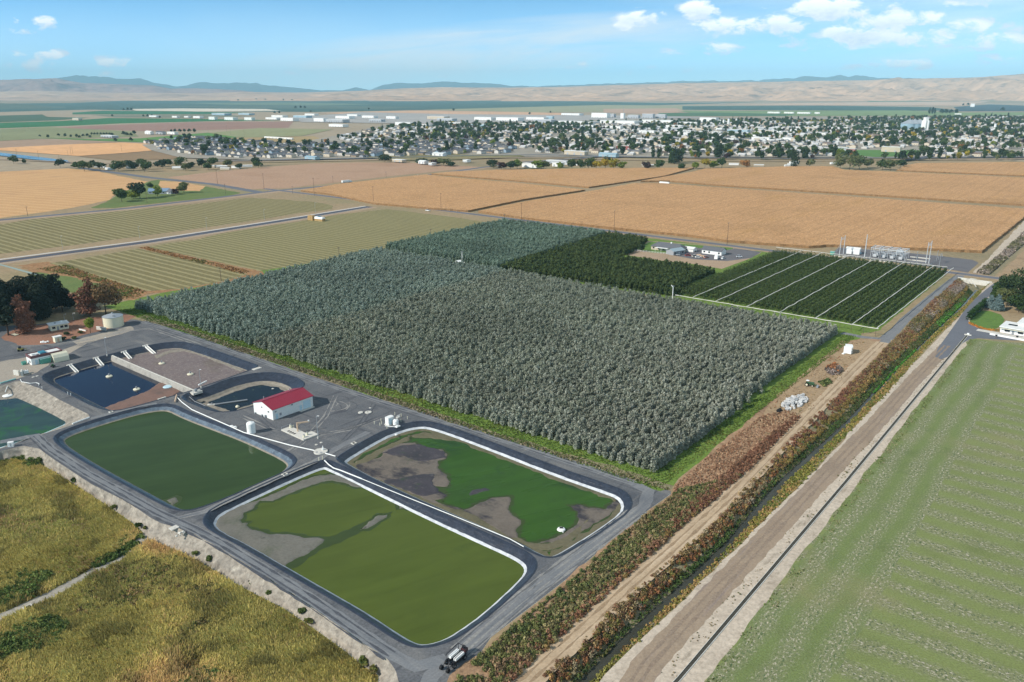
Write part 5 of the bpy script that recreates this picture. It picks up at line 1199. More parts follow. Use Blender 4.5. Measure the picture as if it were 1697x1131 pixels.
scatter_plants('orchard_sward', [UVP(205.5, -455), UVP(215, -450), UVP(215, -111), UVP(417, -111), UVP(417, -105), UVP(205.5, -104.5)], 3.0, (.12, .3), 10, .15, [L(84, 106, 44), L(96, 118, 50), L(80, 96, 42), L(110, 114, 58)], 'bright green mown grass at the foot of the orchard', 'grass', None, 22, .07)
scatter_plants('reed_bank', gp([(1618, 453), (1640, 437), (1700, 384), (1740, 352), (1752, 358), (1704, 398), (1655, 441), (1638, 456)]), .8, (1.0, 2.0), 22, .4, GREYS + [L(108, 104, 76)], 'grey dry reeds on the ditch bank beyond the county road', 'weeds', None, 23, .05)
scatter_plants('ditch_weeds', gp([(60, 446), (110, 440), (160, 458), (244, 484), (222, 496), (190, 494), (170, 470), (110, 456)]), .6, (.4, .9), 22, .3, [L(156, 122, 82), L(140, 108, 72), L(126, 118, 70), L(104, 114, 58), L(164, 132, 92)], 'rust and green weeds on the bank below the hay field', 'weeds', None, 24, .05)
scatter_plants('ditch_weeds', rough(gp([(230, 411), (245, 410), (330, 430), (415, 450), (400, 455), (370, 446), (300, 429)]), 5, 1, 2), .6, (.3, .7), 18, .3, [L(150, 112, 70), L(138, 100, 64), L(160, 124, 82), L(120, 112, 66)], 'rust weeds in the drain between two hay fields', 'weeds', None, 25, .05)
strip = gp([(1092, 1120), (1205, 990), (1376, 800), (1470, 700), (1530, 632), (1590, 566), (1600, 562), (1545, 622), (1400, 798), (1200, 1034), (1125, 1124)])
scatter_plants('strip_weeds', strip, .5, (.1, .3), 14, .1, [L(128, 116, 88), L(112, 104, 74), L(96, 98, 62), L(148, 132, 104)], 'sparse dry weeds on the sandy strip between brown road and concrete ditch', 'weeds', None, 91, .08, gap=.15)
scatter_plants('field_edge_weeds', [(p[0] + VX * k, p[1] + VY * k) for k, pts in ((-.6, hl), (2.4, hl[::-1])) for p in pts], 2.5, (.1, .28), 12, .11, [L(112, 122, 74), L(128, 128, 88), L(96, 112, 60), L(150, 140, 112)], 'ragged green edge of the field beside the sandy strip', 'weeds', None, 92, .1, gap=.2)
scatter_plants('bare_weeds', gp([(1250, 705), (1300, 650), (1360, 602), (1396, 570), (1440, 566), (1400, 622), (1345, 678), (1300, 698)]), .5, (.12, .35), 14, .13, [L(150, 128, 98), L(132, 110, 82), L(118, 108, 70), L(146, 108, 78)], 'sparse dry weeds on the bare strip around the old tractor', 'weeds', None, 93, .08, gap=.1)
# wet meadow: tall grass leaning with the wind
attrmat('tall_grass', .8, .42)
def meadow(poly, dens_, seed, path):
    r = np.random.default_rng(seed); P = np.array(poly); lo, hi = P.min(0), P.max(0)
    n = int(dens_ * (hi - lo).prod()); Q = r.uniform(lo, hi, (n, 2)); Q = Q[pip(Q, poly)]
    cam_d = np.abs(Q[:, 0]) / np.maximum(Q[:, 1], 1); Q = Q[(cam_d < .86) & (Q[:, 1] > 118)]
    pa = np.array(dens(path, 1.5, False)); dp = np.sqrt(((Q[:, None] - pa[None]) ** 2).sum(2)).min(1); Q = Q[dp > 2.4]
    n = len(Q); g = np.array([fbm2(x, y, .045, seed) for x, y in Q]); g2 = np.array([fbm2(x, y, .16, seed + 30) for x, y in Q]); g3 = np.array([fbm2(x * .6 + y * .5, y - x * .3, .02, seed + 60) for x, y in Q])
    pal = np.array([L(168, 138, 92), L(176, 152, 98), L(164, 150, 86), L(148, 138, 78), L(156, 144, 84), L(128, 126, 68), L(146, 122, 88), L(170, 134, 94)])[:, :3] * 1.55
    t = np.clip(.45 + g3 * .75 + g * .25 + r.normal(size=n) * .09, 0, .999)
    g4 = np.array([fbm2(x * 1.0 + y * .3, y, .09, seed + 90) for x, y in Q])
    tn = pal[(t * len(pal)).astype(int)] * (1 + .3 * g2)[:, None] * np.where(g4 > .28, .62, 1.0)[:, None] * r.uniform(.8, 1.2, (n, 1))
    H = r.uniform(.7, 1.25, n) * (1 + .5 * g2) * np.where(g4 > .28, 1.35, 1.0); nb = 5
    az = 2.6 + 1.6 * g + .9 * g2
    az = az[:, None] + r.normal(size=(n, nb)) * .55; ln = (.5 + .35 * g2)[:, None] + r.normal(size=(n, nb)) * .25
    base = Q[:, None, :] + r.normal(size=(n, nb, 2)) * .28
    d = np.stack([np.cos(az), np.sin(az)], 2); s = np.stack([-np.sin(az), np.cos(az)], 2) * r.uniform(.10, .2, (n, nb, 1))
    z = np.full((n, nb, 1), WETZ)
    Hh = H[:, None, None] * r.uniform(.7, 1.2, (n, nb, 1))
    b0 = np.concatenate([base - s, z], 2); b1 = np.concatenate([base + s, z], 2)
    tip = base + d * Hh * ln[:, :, None]
    t0 = np.concatenate([tip + s * .35, z + Hh * .95], 2); t1 = np.concatenate([tip - s * .35, z + Hh], 2)
    V = np.stack([b0, b1, t0, t1], 2).reshape(-1, 3); F = np.arange(len(V)).reshape(-1, 4)
    tq = np.repeat(tn, nb, 0) * r.uniform(.75, 1.25, (n * nb, 1))
    me = npmesh('meadow_grass', V, F, MATS['plant'], np.hstack([np.clip(tq, 0, 1), np.ones((len(tq), 1))]))
    me.materials[0] = MATS['tall_grass']
    return tag(link('meadow_grass', me), 'tall yellow and green grass of the wet meadow below the embankment', 'grass', None, 'stuff')
meadow(offset(wet_poly, 1.0), 9.0, 5, PATHW)
for px, sd_, lab, hh in (([(-30, 975), (0, 955), (40, 948), (85, 955), (60, 985), (20, 1003), (-30, 1020)], 31, 'dark green shrub thicket beside the meadow path', (1.2, 2.2)), ([(-20, 1065), (30, 1040), (80, 1025), (120, 1040), (95, 1070), (40, 1085), (-20, 1100)], 32, 'dark olive shrub thicket below the meadow path', (1.1, 2.0)),
                     ([(0, 752), (25, 756), (55, 764), (72, 772), (50, 775), (20, 772), (0, 770)], 33, 'dark green shrubs under the embankment by the lagoon road', (.9, 1.7)), ([(200, 895), (234, 885), (233, 900), (205, 920), (170, 935), (150, 943), (185, 915)], 34, 'dark green weeds along the meadow path', (.7, 1.2)), ([(300, 1045), (340, 1030), (375, 1050), (350, 1085), (310, 1080)], 35, 'brown green weed patch in the meadow', (.8, 1.3)), ([(300, 1115), (350, 1105), (365, 1125), (330, 1150), (290, 1150)], 36, 'blue green shrub patch at the foot of the photo', (.8, 1.4)), ([(150, 965), (200, 935), (280, 925), (330, 940), (390, 985), (360, 1010), (290, 975), (240, 1000), (180, 1010), (120, 1020)], 37, 'tangled brown weeds below the embankment path', (.8, 1.3))):
    pal = [L(64, 82, 38), L(80, 98, 46), L(94, 106, 54), L(70, 86, 40)] if sd_ not in (35, 37) else [L(96, 92, 48), L(110, 98, 60), L(84, 88, 42), L(124, 104, 70)]
    scatter_plants('shrub_thicket', rough(gp(px, WETZ), 2, 1.2, sd_), 2.0, hh, 60, .19, pal, lab, 'shrubs', lambda x, y: WETZ, sd_, .1)
# single bushes on the embankment
BM = []
for i in range(3):
    V, F = crown_arrays('round', 1.6, 1.9, 170, .26, 300 + i); BM.append(npmesh('bush', V, F, MATS.get('bush_leaf') or leafmat('bush_leaf', [L(56, 72, 30), L(78, 92, 40), L(104, 110, 50), L(120, 100, 60)], .8, .2)))
BUSH = [((63, 768), 1.6), ((76, 772), 1.2), ((122, 799), 1.3), ((126, 796), .9), ((146, 808), 1.0), ((157, 805), .6), ((163, 821), .9), ((170, 833), 1.2), ((188, 844), 1.1), ((212, 846), 1.1), ((222, 862), 1.5), ((240, 878), .8), ((231, 874), 1.3), ((291, 907), 1.6), ((323, 920), 1.1), ((345, 931), 1.2), ((404, 956), .9), ((417, 966), 1.1), ((445, 985), 1.2), ((468, 995), 1.1), ((501, 1017), 1.4), ((513, 1034), 1.3), ((552, 1056), 1.1), ((602, 1100), 1.5), ((617, 1117), 1.4)]
nm_ = ['olive', 'green', 'dark green']
for i, (p, s) in enumerate(BUSH):
    if i % 3 == 1: continue
    s *= .85
    o = link('bush', BM[i % 3], None, G(p[0], p[1], -2.9), random.uniform(0, 6)); o.scale = (s, s, s * random.uniform(.6, .9))
    tag(o, 'small round bush on the pale slope between gravel track and meadow', 'bush', 'bushes dotted along the embankment')

# ================================================================ larger trees
leafmat('pine_leaf', [L(18, 28, 18), L(26, 38, 22), L(36, 48, 26)], .4, .1)
leafmat('rust_leaf', [L(98, 66, 52), L(122, 82, 62), L(140, 98, 76)], .4, .15)
leafmat('copper_leaf', [L(104, 78, 54), L(124, 94, 66), L(96, 84, 50), L(138, 106, 78)], .5, .15)
leafmat('green_leaf', [L(42, 60, 28), L(60, 80, 36), L(76, 94, 42), L(54, 70, 36)], .7, .25)
leafmat('olive_leaf', [L(82, 90, 50), L(98, 104, 60), L(112, 112, 70)], .7, .25)
leafmat('yellow_leaf', [L(132, 128, 36), L(164, 148, 40), L(182, 150, 48)], .8, .3)
leafmat('lime_leaf', [L(92, 112, 34), L(116, 130, 44), L(136, 140, 52)], .6, .3)
leafmat('spruce_leaf', [L(66, 84, 82), L(86, 104, 102), L(104, 120, 118)], .5, .1)
leafmat('dark_leaf', [L(38, 52, 30), L(52, 68, 38), L(64, 80, 44)], .6, .25)
leafmat('orange_leaf', [L(140, 96, 50), L(158, 110, 56), L(128, 94, 52)], .6, .2)
leafmat('plum_leaf', [L(58, 40, 40), L(74, 50, 48), L(62, 48, 40)], .6, .2)
leafmat('hedge_leaf', [L(34, 58, 24), L(46, 74, 30), L(56, 86, 34)], .3, .15)
def big_tree(px, top, w, kind, mat, n, size, seed, name, label, group=None, cat='tree', z=0.0, ex=0.0):
    h = hgt(px, top, z) * (1 + ex); g = G(px[0], px[1], z)
    t = thing(name, label, cat, g, random.uniform(0, 6), group)
    V, F = crown_arrays(kind, h, w, n, size, seed); link('crown', npmesh('crown', V, F, MATS[mat]), t)
    trunk_mb(h * (.75 if kind != 'round' else .55), max(.12, h * .022), seed, 6, w * .28).build('trunk', BARK, t)
    return t
big_tree((42, 553), 488, 13, 'oval', 'rust_leaf', 3600, .36, 1, 'conifer_tree', 'rust brown conifer standing alone before the dark pines')
big_tree((150, 524), 460, 15, 'oval', 'rust_leaf', 2600, .45, 2, 'conifer_tree', 'reddish brown conifer behind the copper tree by the cream tank')
big_tree((176, 523), 466, 18, 'round', 'copper_leaf', 3400, .45, 3, 'copper_tree', 'broad copper brown tree right behind the cream tank')
pines = [(-22, 548, 468, 10), (6, 540, 459, 11), (24, 532, 463, 9), (40, 522, 459, 11), (62, 522, 453, 10.5), (80, 520, 458, 9), (92, 512, 456, 10), (104, 518, 474, 9), (14, 556, 488, 8), (70, 530, 470, 9), (-60, 545, 462, 12), (116, 512, 485, 7)]
for i, (x, y, tp, w) in enumerate(pines):
    big_tree((x, y), tp, w * 1.55, 'round' if i % 3 else 'column', 'pine_leaf', 3000, .5, 20 + i, 'pine_tree', 'dark pine of the dense clump behind the rust brown conifer', 'dark pines in the clump by the pump yard')
big_tree((124, 506), 490, 7, 'round', 'lime_leaf', 900, .4, 41, 'shade_tree', 'yellow green tree at the end of the dark pine clump')
big_tree((150, 552), 530, 6.5, 'round', 'lime_leaf', 1400, .3, 42, 'round_bush', 'round yellow green bush beside the cream tank', None, 'bush', 0, .1)
for i, (x, y, w, s) in enumerate(((112, 556, 3.5, .8), (122, 562, 3.0, .7), (104, 564, 3.4, .7), (133, 553, 3.2, .6), (95, 560, 2.6, .6))):
    V, F = crown_arrays('round', 2.2, w, 420, .26, 500 + i); o = link('garden_shrub', npmesh('garden_shrub', V, F, MATS['olive_leaf' if i % 2 else 'dark_leaf']), None, G(x, y)); o.scale = (1, 1, s)
    tag(o, ['dark low shrub before the flat roofed office', 'olive shrub nearest the gravel in the office garden', 'dark shrub beside the cream meter shed', 'olive shrub between office and round bush', 'small dark shrub left of the office garden'][i], 'shrub')
# house group between the stubble field and the road
big_tree((202, 335), 313, 20, 'round', 'green_leaf', 900, .8, 51, 'shade_tree', 'round green tree at the left end of the farmhouse lawn')
big_tree((232, 329), 302, 23, 'round', 'dark_leaf', 1100, .85, 52, 'shade_tree', 'tall dark tree left of the blue roofed farmhouse')
big_tree((221, 330), 313, 17, 'round', 'lime_leaf', 700, .8, 53, 'shade_tree', 'yellow green tree between the two darker lawn trees')
big_tree((261, 326), 308, 13, 'round', 'lime_leaf', 600, .7, 54, 'shade_tree', 'yellow green tree in front of the blue roofed farmhouse')
big_tree((250, 312), 303, 9, 'round', 'green_leaf', 500, .7, 55, 'shade_tree', 'small green tree behind the blue roofed farmhouse')
big_tree((305, 320), 302, 17, 'round', 'olive_leaf', 800, .7, 56, 'shade_tree', 'olive grey tree at the right end of the farmhouse plot')
big_tree((291, 323), 313, 9, 'round', 'plum_leaf', 400, .7, 57, 'shade_tree', 'dark low tree between farmhouse and olive grey tree')
big_tree((23, 272), 258, 17, 'round', 'olive_leaf', 600, 1.0, 58, 'shade_tree', 'lone round tree beside the river at the left edge')
big_tree((40, 271), 264, 8, 'round', 'olive_leaf', 300, .8, 59, 'shade_tree', 'small grey green tree right of the lone riverside tree')
# right: trees round the white roofed house
RTW = 1.45
rt = [((1690, 512), 448, 12, 'round', 'dark_leaf', 'tall dark tree behind the white roofed house at the photo edge'), ((1672, 494), 456, 10, 'round', 'dark_leaf', 'dark green tree nearest the county road bend'), ((1668, 508), 478, 8.5, 'round', 'olive_leaf', 'olive green tree between the blue spruce and the dark trees'), ((1650, 498), 478, 7.5, 'round', 'green_leaf', 'green tree left of the blue spruce by the driveway'),
      ((1652, 514), 489, 7, 'cone', 'spruce_leaf', 'blue spruce on the lawn beside the white roofed house'), ((1640, 510), 488, 5.5, 'cone', 'spruce_leaf', 'smaller blue grey spruce close behind the clipped hedge'), ((1688, 518), 488, 8, 'round', 'green_leaf', 'green tree right above the white roof'), ((1712, 500), 452, 12, 'round', 'dark_leaf', 'dark tree cut by the right edge of the photo'), ((1658, 484), 468, 7, 'round', 'green_leaf', 'small green tree at the driveway entrance')]
for i, (p, tp, w, k, mt, lb) in enumerate(rt): big_tree(p, tp, w * (RTW if k == 'round' else 1.1), k, mt, 2000, .42, 60 + i, 'spruce_tree' if 'spruce' in mt else 'shade_tree', lb)
a = G(1604, 532); b = G(1634, 506)
dx, dy = b[0] - a[0], b[1] - a[1]; ln_ = math.hypot(dx, dy); r_ = np.random.default_rng(9)
n = 2600; c = np.stack([r_.random(n) * ln_, r_.uniform(-1.3, 1.3, n), r_.random(n) ** .7 * 4.6], 1); nr = np.stack([r_.normal(size=n) * .4, c[:, 1], (c[:, 2] - 2.4) * .5], 1) + r_.normal(size=(n, 3)) * .4
V, F = leaf_quads(c, nr, .3 * r_.uniform(.7, 1.2, n), r_); V[:, 2] = np.maximum(V[:, 2], 0)
tag(link('clipped_hedge', npmesh('clipped_hedge', V, F, MATS['hedge_leaf']), None, a, math.atan2(dy, dx)), 'tall clipped green hedge between driveway and lawn', 'hedge')
scatter_plants('flower_border', rough(gp([(1605, 537), (1622, 544.5), (1640, 548), (1655, 549), (1655, 546.8), (1638, 545.5), (1622, 541.5), (1606, 534)]), 2, .2, 1), 5, (.25, .45), 12, .16, [L(176, 112, 40), L(190, 132, 56), L(150, 110, 50), L(110, 110, 50)], 'orange flower border along the lawn by the driveway', 'flowers', None, 71, .3)
# roadside groups before the town
rs = [((818, 279), 264.5, 17, 'round', 'dark_leaf'), ((831, 281), 269, 13, 'round', 'plum_leaf'), ((846, 281), 267, 14, 'round', 'dark_leaf'), ((857, 280), 264.5, 15, 'round', 'lime_leaf'), ((890, 281), 265, 16, 'round', 'lime_leaf'), ((905, 281), 267, 13, 'round', 'olive_leaf'), ((928, 281), 270, 11, 'round', 'lime_leaf'), ((948, 281), 262, 17, 'round', 'green_leaf'), ((962, 281), 264, 15, 'round', 'green_leaf'), ((975, 281), 261, 17, 'round', 'green_leaf'), ((988, 281), 265, 15, 'round', 'yellow_leaf'), ((1003, 280), 263, 16, 'round', 'yellow_leaf'), ((1016, 281), 264, 14, 'round', 'yellow_leaf'), ((1006, 276), 259, 14, 'round', 'dark_leaf'), ((1030, 281), 268, 14, 'round', 'lime_leaf'),
      ((1072, 281), 268, 12, 'round', 'plum_leaf'), ((1093, 280), 266, 13, 'round', 'green_leaf'), ((1118, 272), 242, 13, 'column', 'dark_leaf'), ((1126, 270), 246, 11, 'column', 'dark_leaf'), ((1112, 271), 250, 10, 'column', 'green_leaf'), ((1153, 280), 267, 13, 'round', 'lime_leaf'), ((1168, 280), 263, 15, 'round', 'yellow_leaf'), ((1182, 279), 266, 13, 'round', 'lime_leaf'), ((1196, 279), 262, 14, 'round', 'green_leaf'), ((1187, 262), 239, 10, 'column', 'dark_leaf'), ((1193, 262), 238, 10, 'column', 'dark_leaf'), ((1233, 278), 266, 13, 'round', 'orange_leaf'), ((1317, 278), 249, 13, 'column', 'dark_leaf'), ((1342, 277), 264, 13, 'round', 'olive_leaf'), ((1130, 281), 272, 10, 'round', 'green_leaf'),
      ((1392, 280), 259, 22, 'round', 'olive_leaf'), ((1408, 282), 254, 26, 'round', 'olive_leaf'), ((1424, 281), 258, 22, 'round', 'green_leaf'), ((1462, 282), 264, 18, 'round', 'green_leaf'), ((1476, 283), 264, 19, 'round', 'olive_leaf'), ((1492, 278), 265, 17, 'round', 'green_leaf'), ((1438, 279), 262, 18, 'round', 'olive_leaf'),
      ((637, 269), 256.5, 20, 'round', 'dark_leaf'), ((735, 275), 262, 19, 'round', 'olive_leaf'), ((722, 274), 264, 14, 'round', 'plum_leaf'), ((700, 272), 262, 16, 'round', 'dark_leaf'), ((748, 276), 268, 10, 'round', 'dark_leaf')]
adj = {'dark_leaf': 'dark green', 'plum_leaf': 'dark plum', 'lime_leaf': 'yellow green', 'olive_leaf': 'olive green', 'green_leaf': 'mid green', 'yellow_leaf': 'golden yellow', 'orange_leaf': 'orange brown'}
for i, (p, tp, w, k, mt) in enumerate(rs):
    where = 'along the corn edge' if p[0] < 1250 and p[0] > 800 else ('in the grove above the corn' if p[0] > 1380 else 'standing before the town')
    big_tree(p, tp, w * 1.35, k, mt, 520, 1.0, 100 + i, 'poplar_tree' if k == 'column' else 'roadside_tree', f'{adj[mt]} {"columnar poplar" if k == "column" else "round tree"} {where}', f'{adj[mt]} {"poplars" if k == "column" else "trees"} {where}')
ms = [(100, 278), (126, 280), (140, 284), (147, 281), (155, 276), (166, 283), (190, 284), (196, 284), (205, 280), (214, 276), (222, 283), (236, 276), (240, 285), (247, 281), (262, 277), (270, 280), (280, 276), (300, 277), (308, 283), (316, 279), (334, 278), (345, 282), (352, 278), (376, 276), (395, 280), (424, 276), (428, 279)]
for i, (x, y) in enumerate(ms):
    mt = ['dark_leaf', 'green_leaf', 'green_leaf', 'olive_leaf', 'dark_leaf'][i % 5]
    big_tree((x, y), y - [15, 12, 17, 13, 10][i % 5], [19, 16, 21, 17, 14][i % 5], 'round', mt, 460, 1.0, 200 + i, 'roadside_tree', f'{adj[mt]} tree among the white mobile homes', f'{adj[mt]} trees among the mobile homes')

# ================================================================ the town
hw = [plain('house_white', L(198, 194, 186), .7, .08), plain('house_cream', L(200, 188, 168), .7, .08), plain('house_grey', L(150, 152, 156), .7, .08), plain('house_tan', L(166, 146, 124), .7, .08), plain('house_blue', L(140, 158, 172), .7, .08)]
hrf = [plain('roof_dark', L(86, 88, 94), .9, .15), plain('roof_brown', L(128, 110, 98), .9, .15), plain('roof_pale', L(196, 196, 194), .7, .1), plain('roof_mid', L(112, 112, 114), .9, .15)]
def house_mesh(w, d, h, rise, wm, rm, lshape, seed):
    mb = MB(); q = random.Random(seed)
    mb.gable(-w / 2, w / 2, -d / 2, d / 2, 0, h, h + rise * .98, 0); mb.roof(-w / 2, w / 2, -d / 2, d / 2, h, h + rise, .2, .5, 1)
    if lshape:
        m2 = MB(); m2.gable(-d * .2, d * .75, -w * .2, w * .2, 0, h * .98, h + rise * .7, 0); m2.roof(d * .1, d * .75, -w * .2, w * .2, h * .97, h + rise * .72, .2, .45, 1)
        V = [(-y + w * .2, -x, z) for x, y, z in m2.v]
        o = len(mb.v); mb.v += V; mb.f += [tuple(i + o for i in f) for f in m2.f]; mb.m += m2.m
    for k in range(3): 
        x = -w * .35 + k * w * .3; mb.box(x, x + 1.2, -d / 2 - .06, -d / 2 + .05, 1.0, 2.1, 2); mb.box(x, x + 1.2, d / 2 - .05, d / 2 + .06, 1.0, 2.1, 2)
    return mb.mesh('house', [wm, rm, GLASS])
HPR = []
for i in range(12):
    w, d = random.uniform(13, 18), random.uniform(9, 12)
    HPR.append(house_mesh(w, d, random.choice([2.8, 3.0, 5.2]), random.uniform(1.6, 2.8), hw[[0, 0, 1, 2, 0, 3, 1, 4, 0, 1, 0, 2][i]], hrf[[0, 0, 3, 0, 1, 0, 3, 0, 2, 1, 0, 3][i]], i % 2, i))
def lots(pxpoly, du, dv, keep, seed, jit=2.0):
    P = gp(pxpoly); U_ = [toUV(p) for p in P]; r = np.random.default_rng(seed); A = np.array(U_); lo, hi = A.min(0), A.max(0)
    Q = []
    u = lo[0]; row = 0
    while u < hi[0]:
        v = lo[1]
        while v < hi[1]:
            if r.random() < keep and (int(v / dv) % 9 != 0): Q.append((u + r.normal() * jit * .5, v + r.normal() * jit * .5, row % 2))
            v += dv
        u += du if row % 2 else du * .8; row += 1
    Q = np.array(Q); k = pip(Q[:, :2], U_); Q = Q[k]
    return np.stack([Q[:, 0] * UX + Q[:, 1] * VX, Q[:, 0] * UY + Q[:, 1] * VY, Q[:, 2]], 1)
Z1 = [(240, 237), (330, 229), (400, 234), (470, 240), (560, 241), (690, 234), (800, 234), (860, 248), (840, 256), (700, 259), (640, 262), (420, 264), (320, 259), (262, 247)]
Z2 = [(560, 228), (640, 214), (720, 208), (900, 210), (1100, 205), (1300, 202), (1480, 197), (1697, 194), (1800, 194), (1850, 260), (1540, 262), (1300, 261), (1060, 259), (900, 256), (860, 246), (800, 233), (690, 233), (570, 236)]
H1 = lots(Z1, 33, 20, .93, 1); H2 = lots(Z2, 42, 26, .7, 2, 6)
Hs = np.vstack([H1, H2]); nH1 = len(H1)
park = gp([(1370, 247), (1440, 248), (1540, 248.5), (1510, 262), (1450, 264), (1395, 259)]); indz = gp([(880, 226), (1200, 214), (1420, 210), (1430, 216), (1200, 226), (1000, 232), (880, 232)])
kp = ~pip(Hs[:, :2], park) & ~((pip(Hs[:, :2], indz)) & (np.random.default_rng(3).random(len(Hs)) < .55))
zone = np.arange(len(Hs)) < nH1
Hs, zone = Hs[kp], zone[kp]
r = np.random.default_rng(5); nH = len(Hs)
hix = np.where(zone, r.choice([0, 1, 3, 5, 7, 10, 2, 6], nH), r.choice([0, 2, 8, 6, 8, 8, 8, 9, 8], nH)); hrz = RZ + np.where(r.random(nH) < .5, 0, math.pi / 2) + Hs[:, 2] * math.pi
dist = np.hypot(Hs[:, 0], Hs[:, 1]); order = np.argsort(dist)
for i in order[:300]:
    o = link('house', HPR[hix[i]], None, (Hs[i, 0], Hs[i, 1], 1.7), hrz[i])
    rn = {0: 'dark', 1: 'brown', 2: 'pale', 3: 'grey'}[[0, 0, 3, 0, 1, 0, 3, 0, 2, 1, 0, 3][hix[i]]]; wn = ['white', 'cream', 'grey', 'tan', 'blue grey'][[0, 0, 1, 2, 0, 3, 1, 4, 0, 1, 0, 2][hix[i]]]
    zn = 'in the close-packed subdivision' if zone[i] else 'among the trees at the near edge of town'
    tag(o, f'small {wn} house with {rn} roof {zn}', 'house', f'{wn} houses with {rn} roofs {zn}')
rest = order[300:]
hp = [bpy.data.objects.new(f'house_kind_{i:02d}', m_) for i, m_ in enumerate(HPR)]
RR = np.zeros((len(rest), 3)); RR[:, 2] = hrz[rest]
instancer('town_houses', np.hstack([Hs[rest][:, :2], np.full((len(rest), 1), 1.7)]), np.ones((len(rest), 3)), RR, hix[rest], protos_collection('house_kinds', hp), 'mass of small houses filling the town toward the industrial belt', 'houses')
# town trees
TK = [('dark_leaf', 'round', 11, 10), ('green_leaf', 'round', 12, 12), ('olive_leaf', 'round', 10, 10), ('dark_leaf', 'column', 15, 6), ('green_leaf', 'round', 9, 9), ('lime_leaf', 'round', 9, 9), ('yellow_leaf', 'round', 9, 9), ('plum_leaf', 'round', 8, 8), ('orange_leaf', 'round', 9, 9), ('dark_leaf', 'cone', 16, 7)]
TP = [tree_mesh('town_tree', MATS[m_], BARK, k, h, w, 170, 1.05, 700 + i) for i, (m_, k, h, w) in enumerate(TK)]
r = np.random.default_rng(21)
def spread(pxpoly, n):
    P = np.array(gp(pxpoly)); lo, hi = P.min(0), P.max(0); Q = r.uniform(lo, hi, (n * 6, 2)); Q = Q[pip(Q, [tuple(p) for p in P])]; return Q[:n]
T2 = spread([(560, 232), (640, 212), (720, 205), (900, 208), (1100, 204), (1300, 200), (1480, 197), (1697, 195), (1800, 195), (1850, 262), (1540, 263), (1300, 262), (1060, 260), (900, 257), (860, 247), (800, 236), (690, 236)], 5600)
cl = np.array([fbm2(x, y, .004, 3.0) for x, y in T2]); T2 = T2[(cl * 1.4 + r.random(len(T2)) * .9 > .31)]
T1 = spread(Z1, 170)
TT = np.vstack([T2, T1, spread([(1690, 264), (1500, 263), (1300, 262), (1080, 260), (1080, 264), (1300, 267), (1690, 268)], 60)])
TT = TT[~pip(TT, park)]; TT = TT[~(pip(TT, indz) & (r.random(len(TT)) < .6))]
tix = r.choice(len(TK), len(TT), p=[.26, .24, .14, .04, .12, .07, .04, .04, .02, .03]); tsc = r.uniform(.75, 1.55, len(TT))
order = np.argsort(np.hypot(TT[:, 0], TT[:, 1]) / tsc)
tn_ = ['dark green round tree', 'mid green round tree', 'olive green round tree', 'dark columnar tree', 'small green round tree', 'yellow green tree', 'golden yellow tree', 'dark plum leaved tree', 'orange brown tree', 'dark conical conifer']
for i in order[:300]:
    o = link('town_tree', TP[tix[i]], None, (TT[i, 0], TT[i, 1], 1.7), r.uniform(0, 6)); o.scale = (tsc[i],) * 3
    tag(o, f'{tn_[tix[i]]} between the houses at the near edge of town', 'tree', f'town trees, {tn_[tix[i]]}')
rest = order[300:]; tp_ = [bpy.data.objects.new(f'tree_kind_{i:02d}', m_) for i, m_ in enumerate(TP)]
RR = np.zeros((len(rest), 3)); RR[:, 2] = r.uniform(0, 6, len(rest))
instancer('town_trees', np.hstack([TT[rest], np.full((len(rest), 1), 1.7)]), np.stack([tsc[rest]] * 3, 1), RR, tix[rest], protos_collection('tree_kinds', tp_), 'mass of shade trees over the middle of the town', 'trees')
# ================================================================ things in the yard
def at(px, py, z=0.0): return G(px, py, z)
# --- red roofed metal shed
t = thing('metal_shed', 'white metal shed with low red gable roof standing on the gravel yard', 'shed', at(453, 697), RZ)
SL, SW, SE, SR = 18.9, 12.4, 4.3, 6.2
def ribbed(name, c, per, axis):
    m, tt, b = newmat(name); v = tt.coord()
    w = tt.wave(v, .31416 / per, 0, axis)
    tt.put(b.inputs['Base Color'], tt.mix(tt.ramp(tt.noise(v, 1.2, 4), [(.35, 0.0), (.8, 1.0)]), c, tuple(x * .86 for x in c[:3]) + (1,)))
    tt.put(b.inputs['Normal'], tt.bump(tt.ramp(w, [(.75, 0.0), (.95, 1.0)]), .6, .06)); b.inputs['Roughness'].default_value = .45; MATS[name] = m
    return m
RIBW = ribbed('ribbed_white', L(226, 226, 222), .5, 'X'); RIBR = ribbed('ribbed_red', L(146, 50, 66), .6, 'X')
MB().gable(0, SL, 0, SW, 0, SE, SR - .05).build('wall', RIBW, t)
rf = MB().roof(0, SL, 0, SW, SE, SR, .16, .35).build('roof', RIBR, t)
MB().tube([(-.36, SW / 2, SR + .19), (SL + .36, SW / 2, SR + .19)], .12, 6).build('ridge_cap', RIBR, rf)
d = MB().box(14.2, 17.7, -.07, .04, 0, 3.4).build('roller_door', PALEBLUE, t); mb = MB()
for k in range(5): mb.box(14.3, 17.6, -.1, -.06, .6 + k * .62, .66 + k * .62)
mb.build('door_panel', WHITE, d)
for x in (1.2, 12.4):
    d = MB().box(x, x + 1.05, -.08, .04, 0, 2.15).build('door', PALEBLUE, t); MB().box(x + .85, x + .95, -.14, -.07, 1.0, 1.1).build('handle', BLACKM, d)
MB().box(.9, 1.7, -.08, .04, 2.9, 3.4).build('vent', GREYM, t); MB().box(8.6, 9.2, -.2, .04, 3.5, 3.8).build('wall_lamp', BLACKM, t)
MB().box(3.0, 3.9, -.05, .04, 1.0, 2.0).build('vent', GREYM, t)
MB().box(-.2, .04, 6.6, 7.1, 3.6, 3.9).build('wall_lamp', BLACKM, t); MB().box(-.25, .04, 2.3, 2.9, 2.7, 3.1).build('wall_lamp', BLACKM, t)
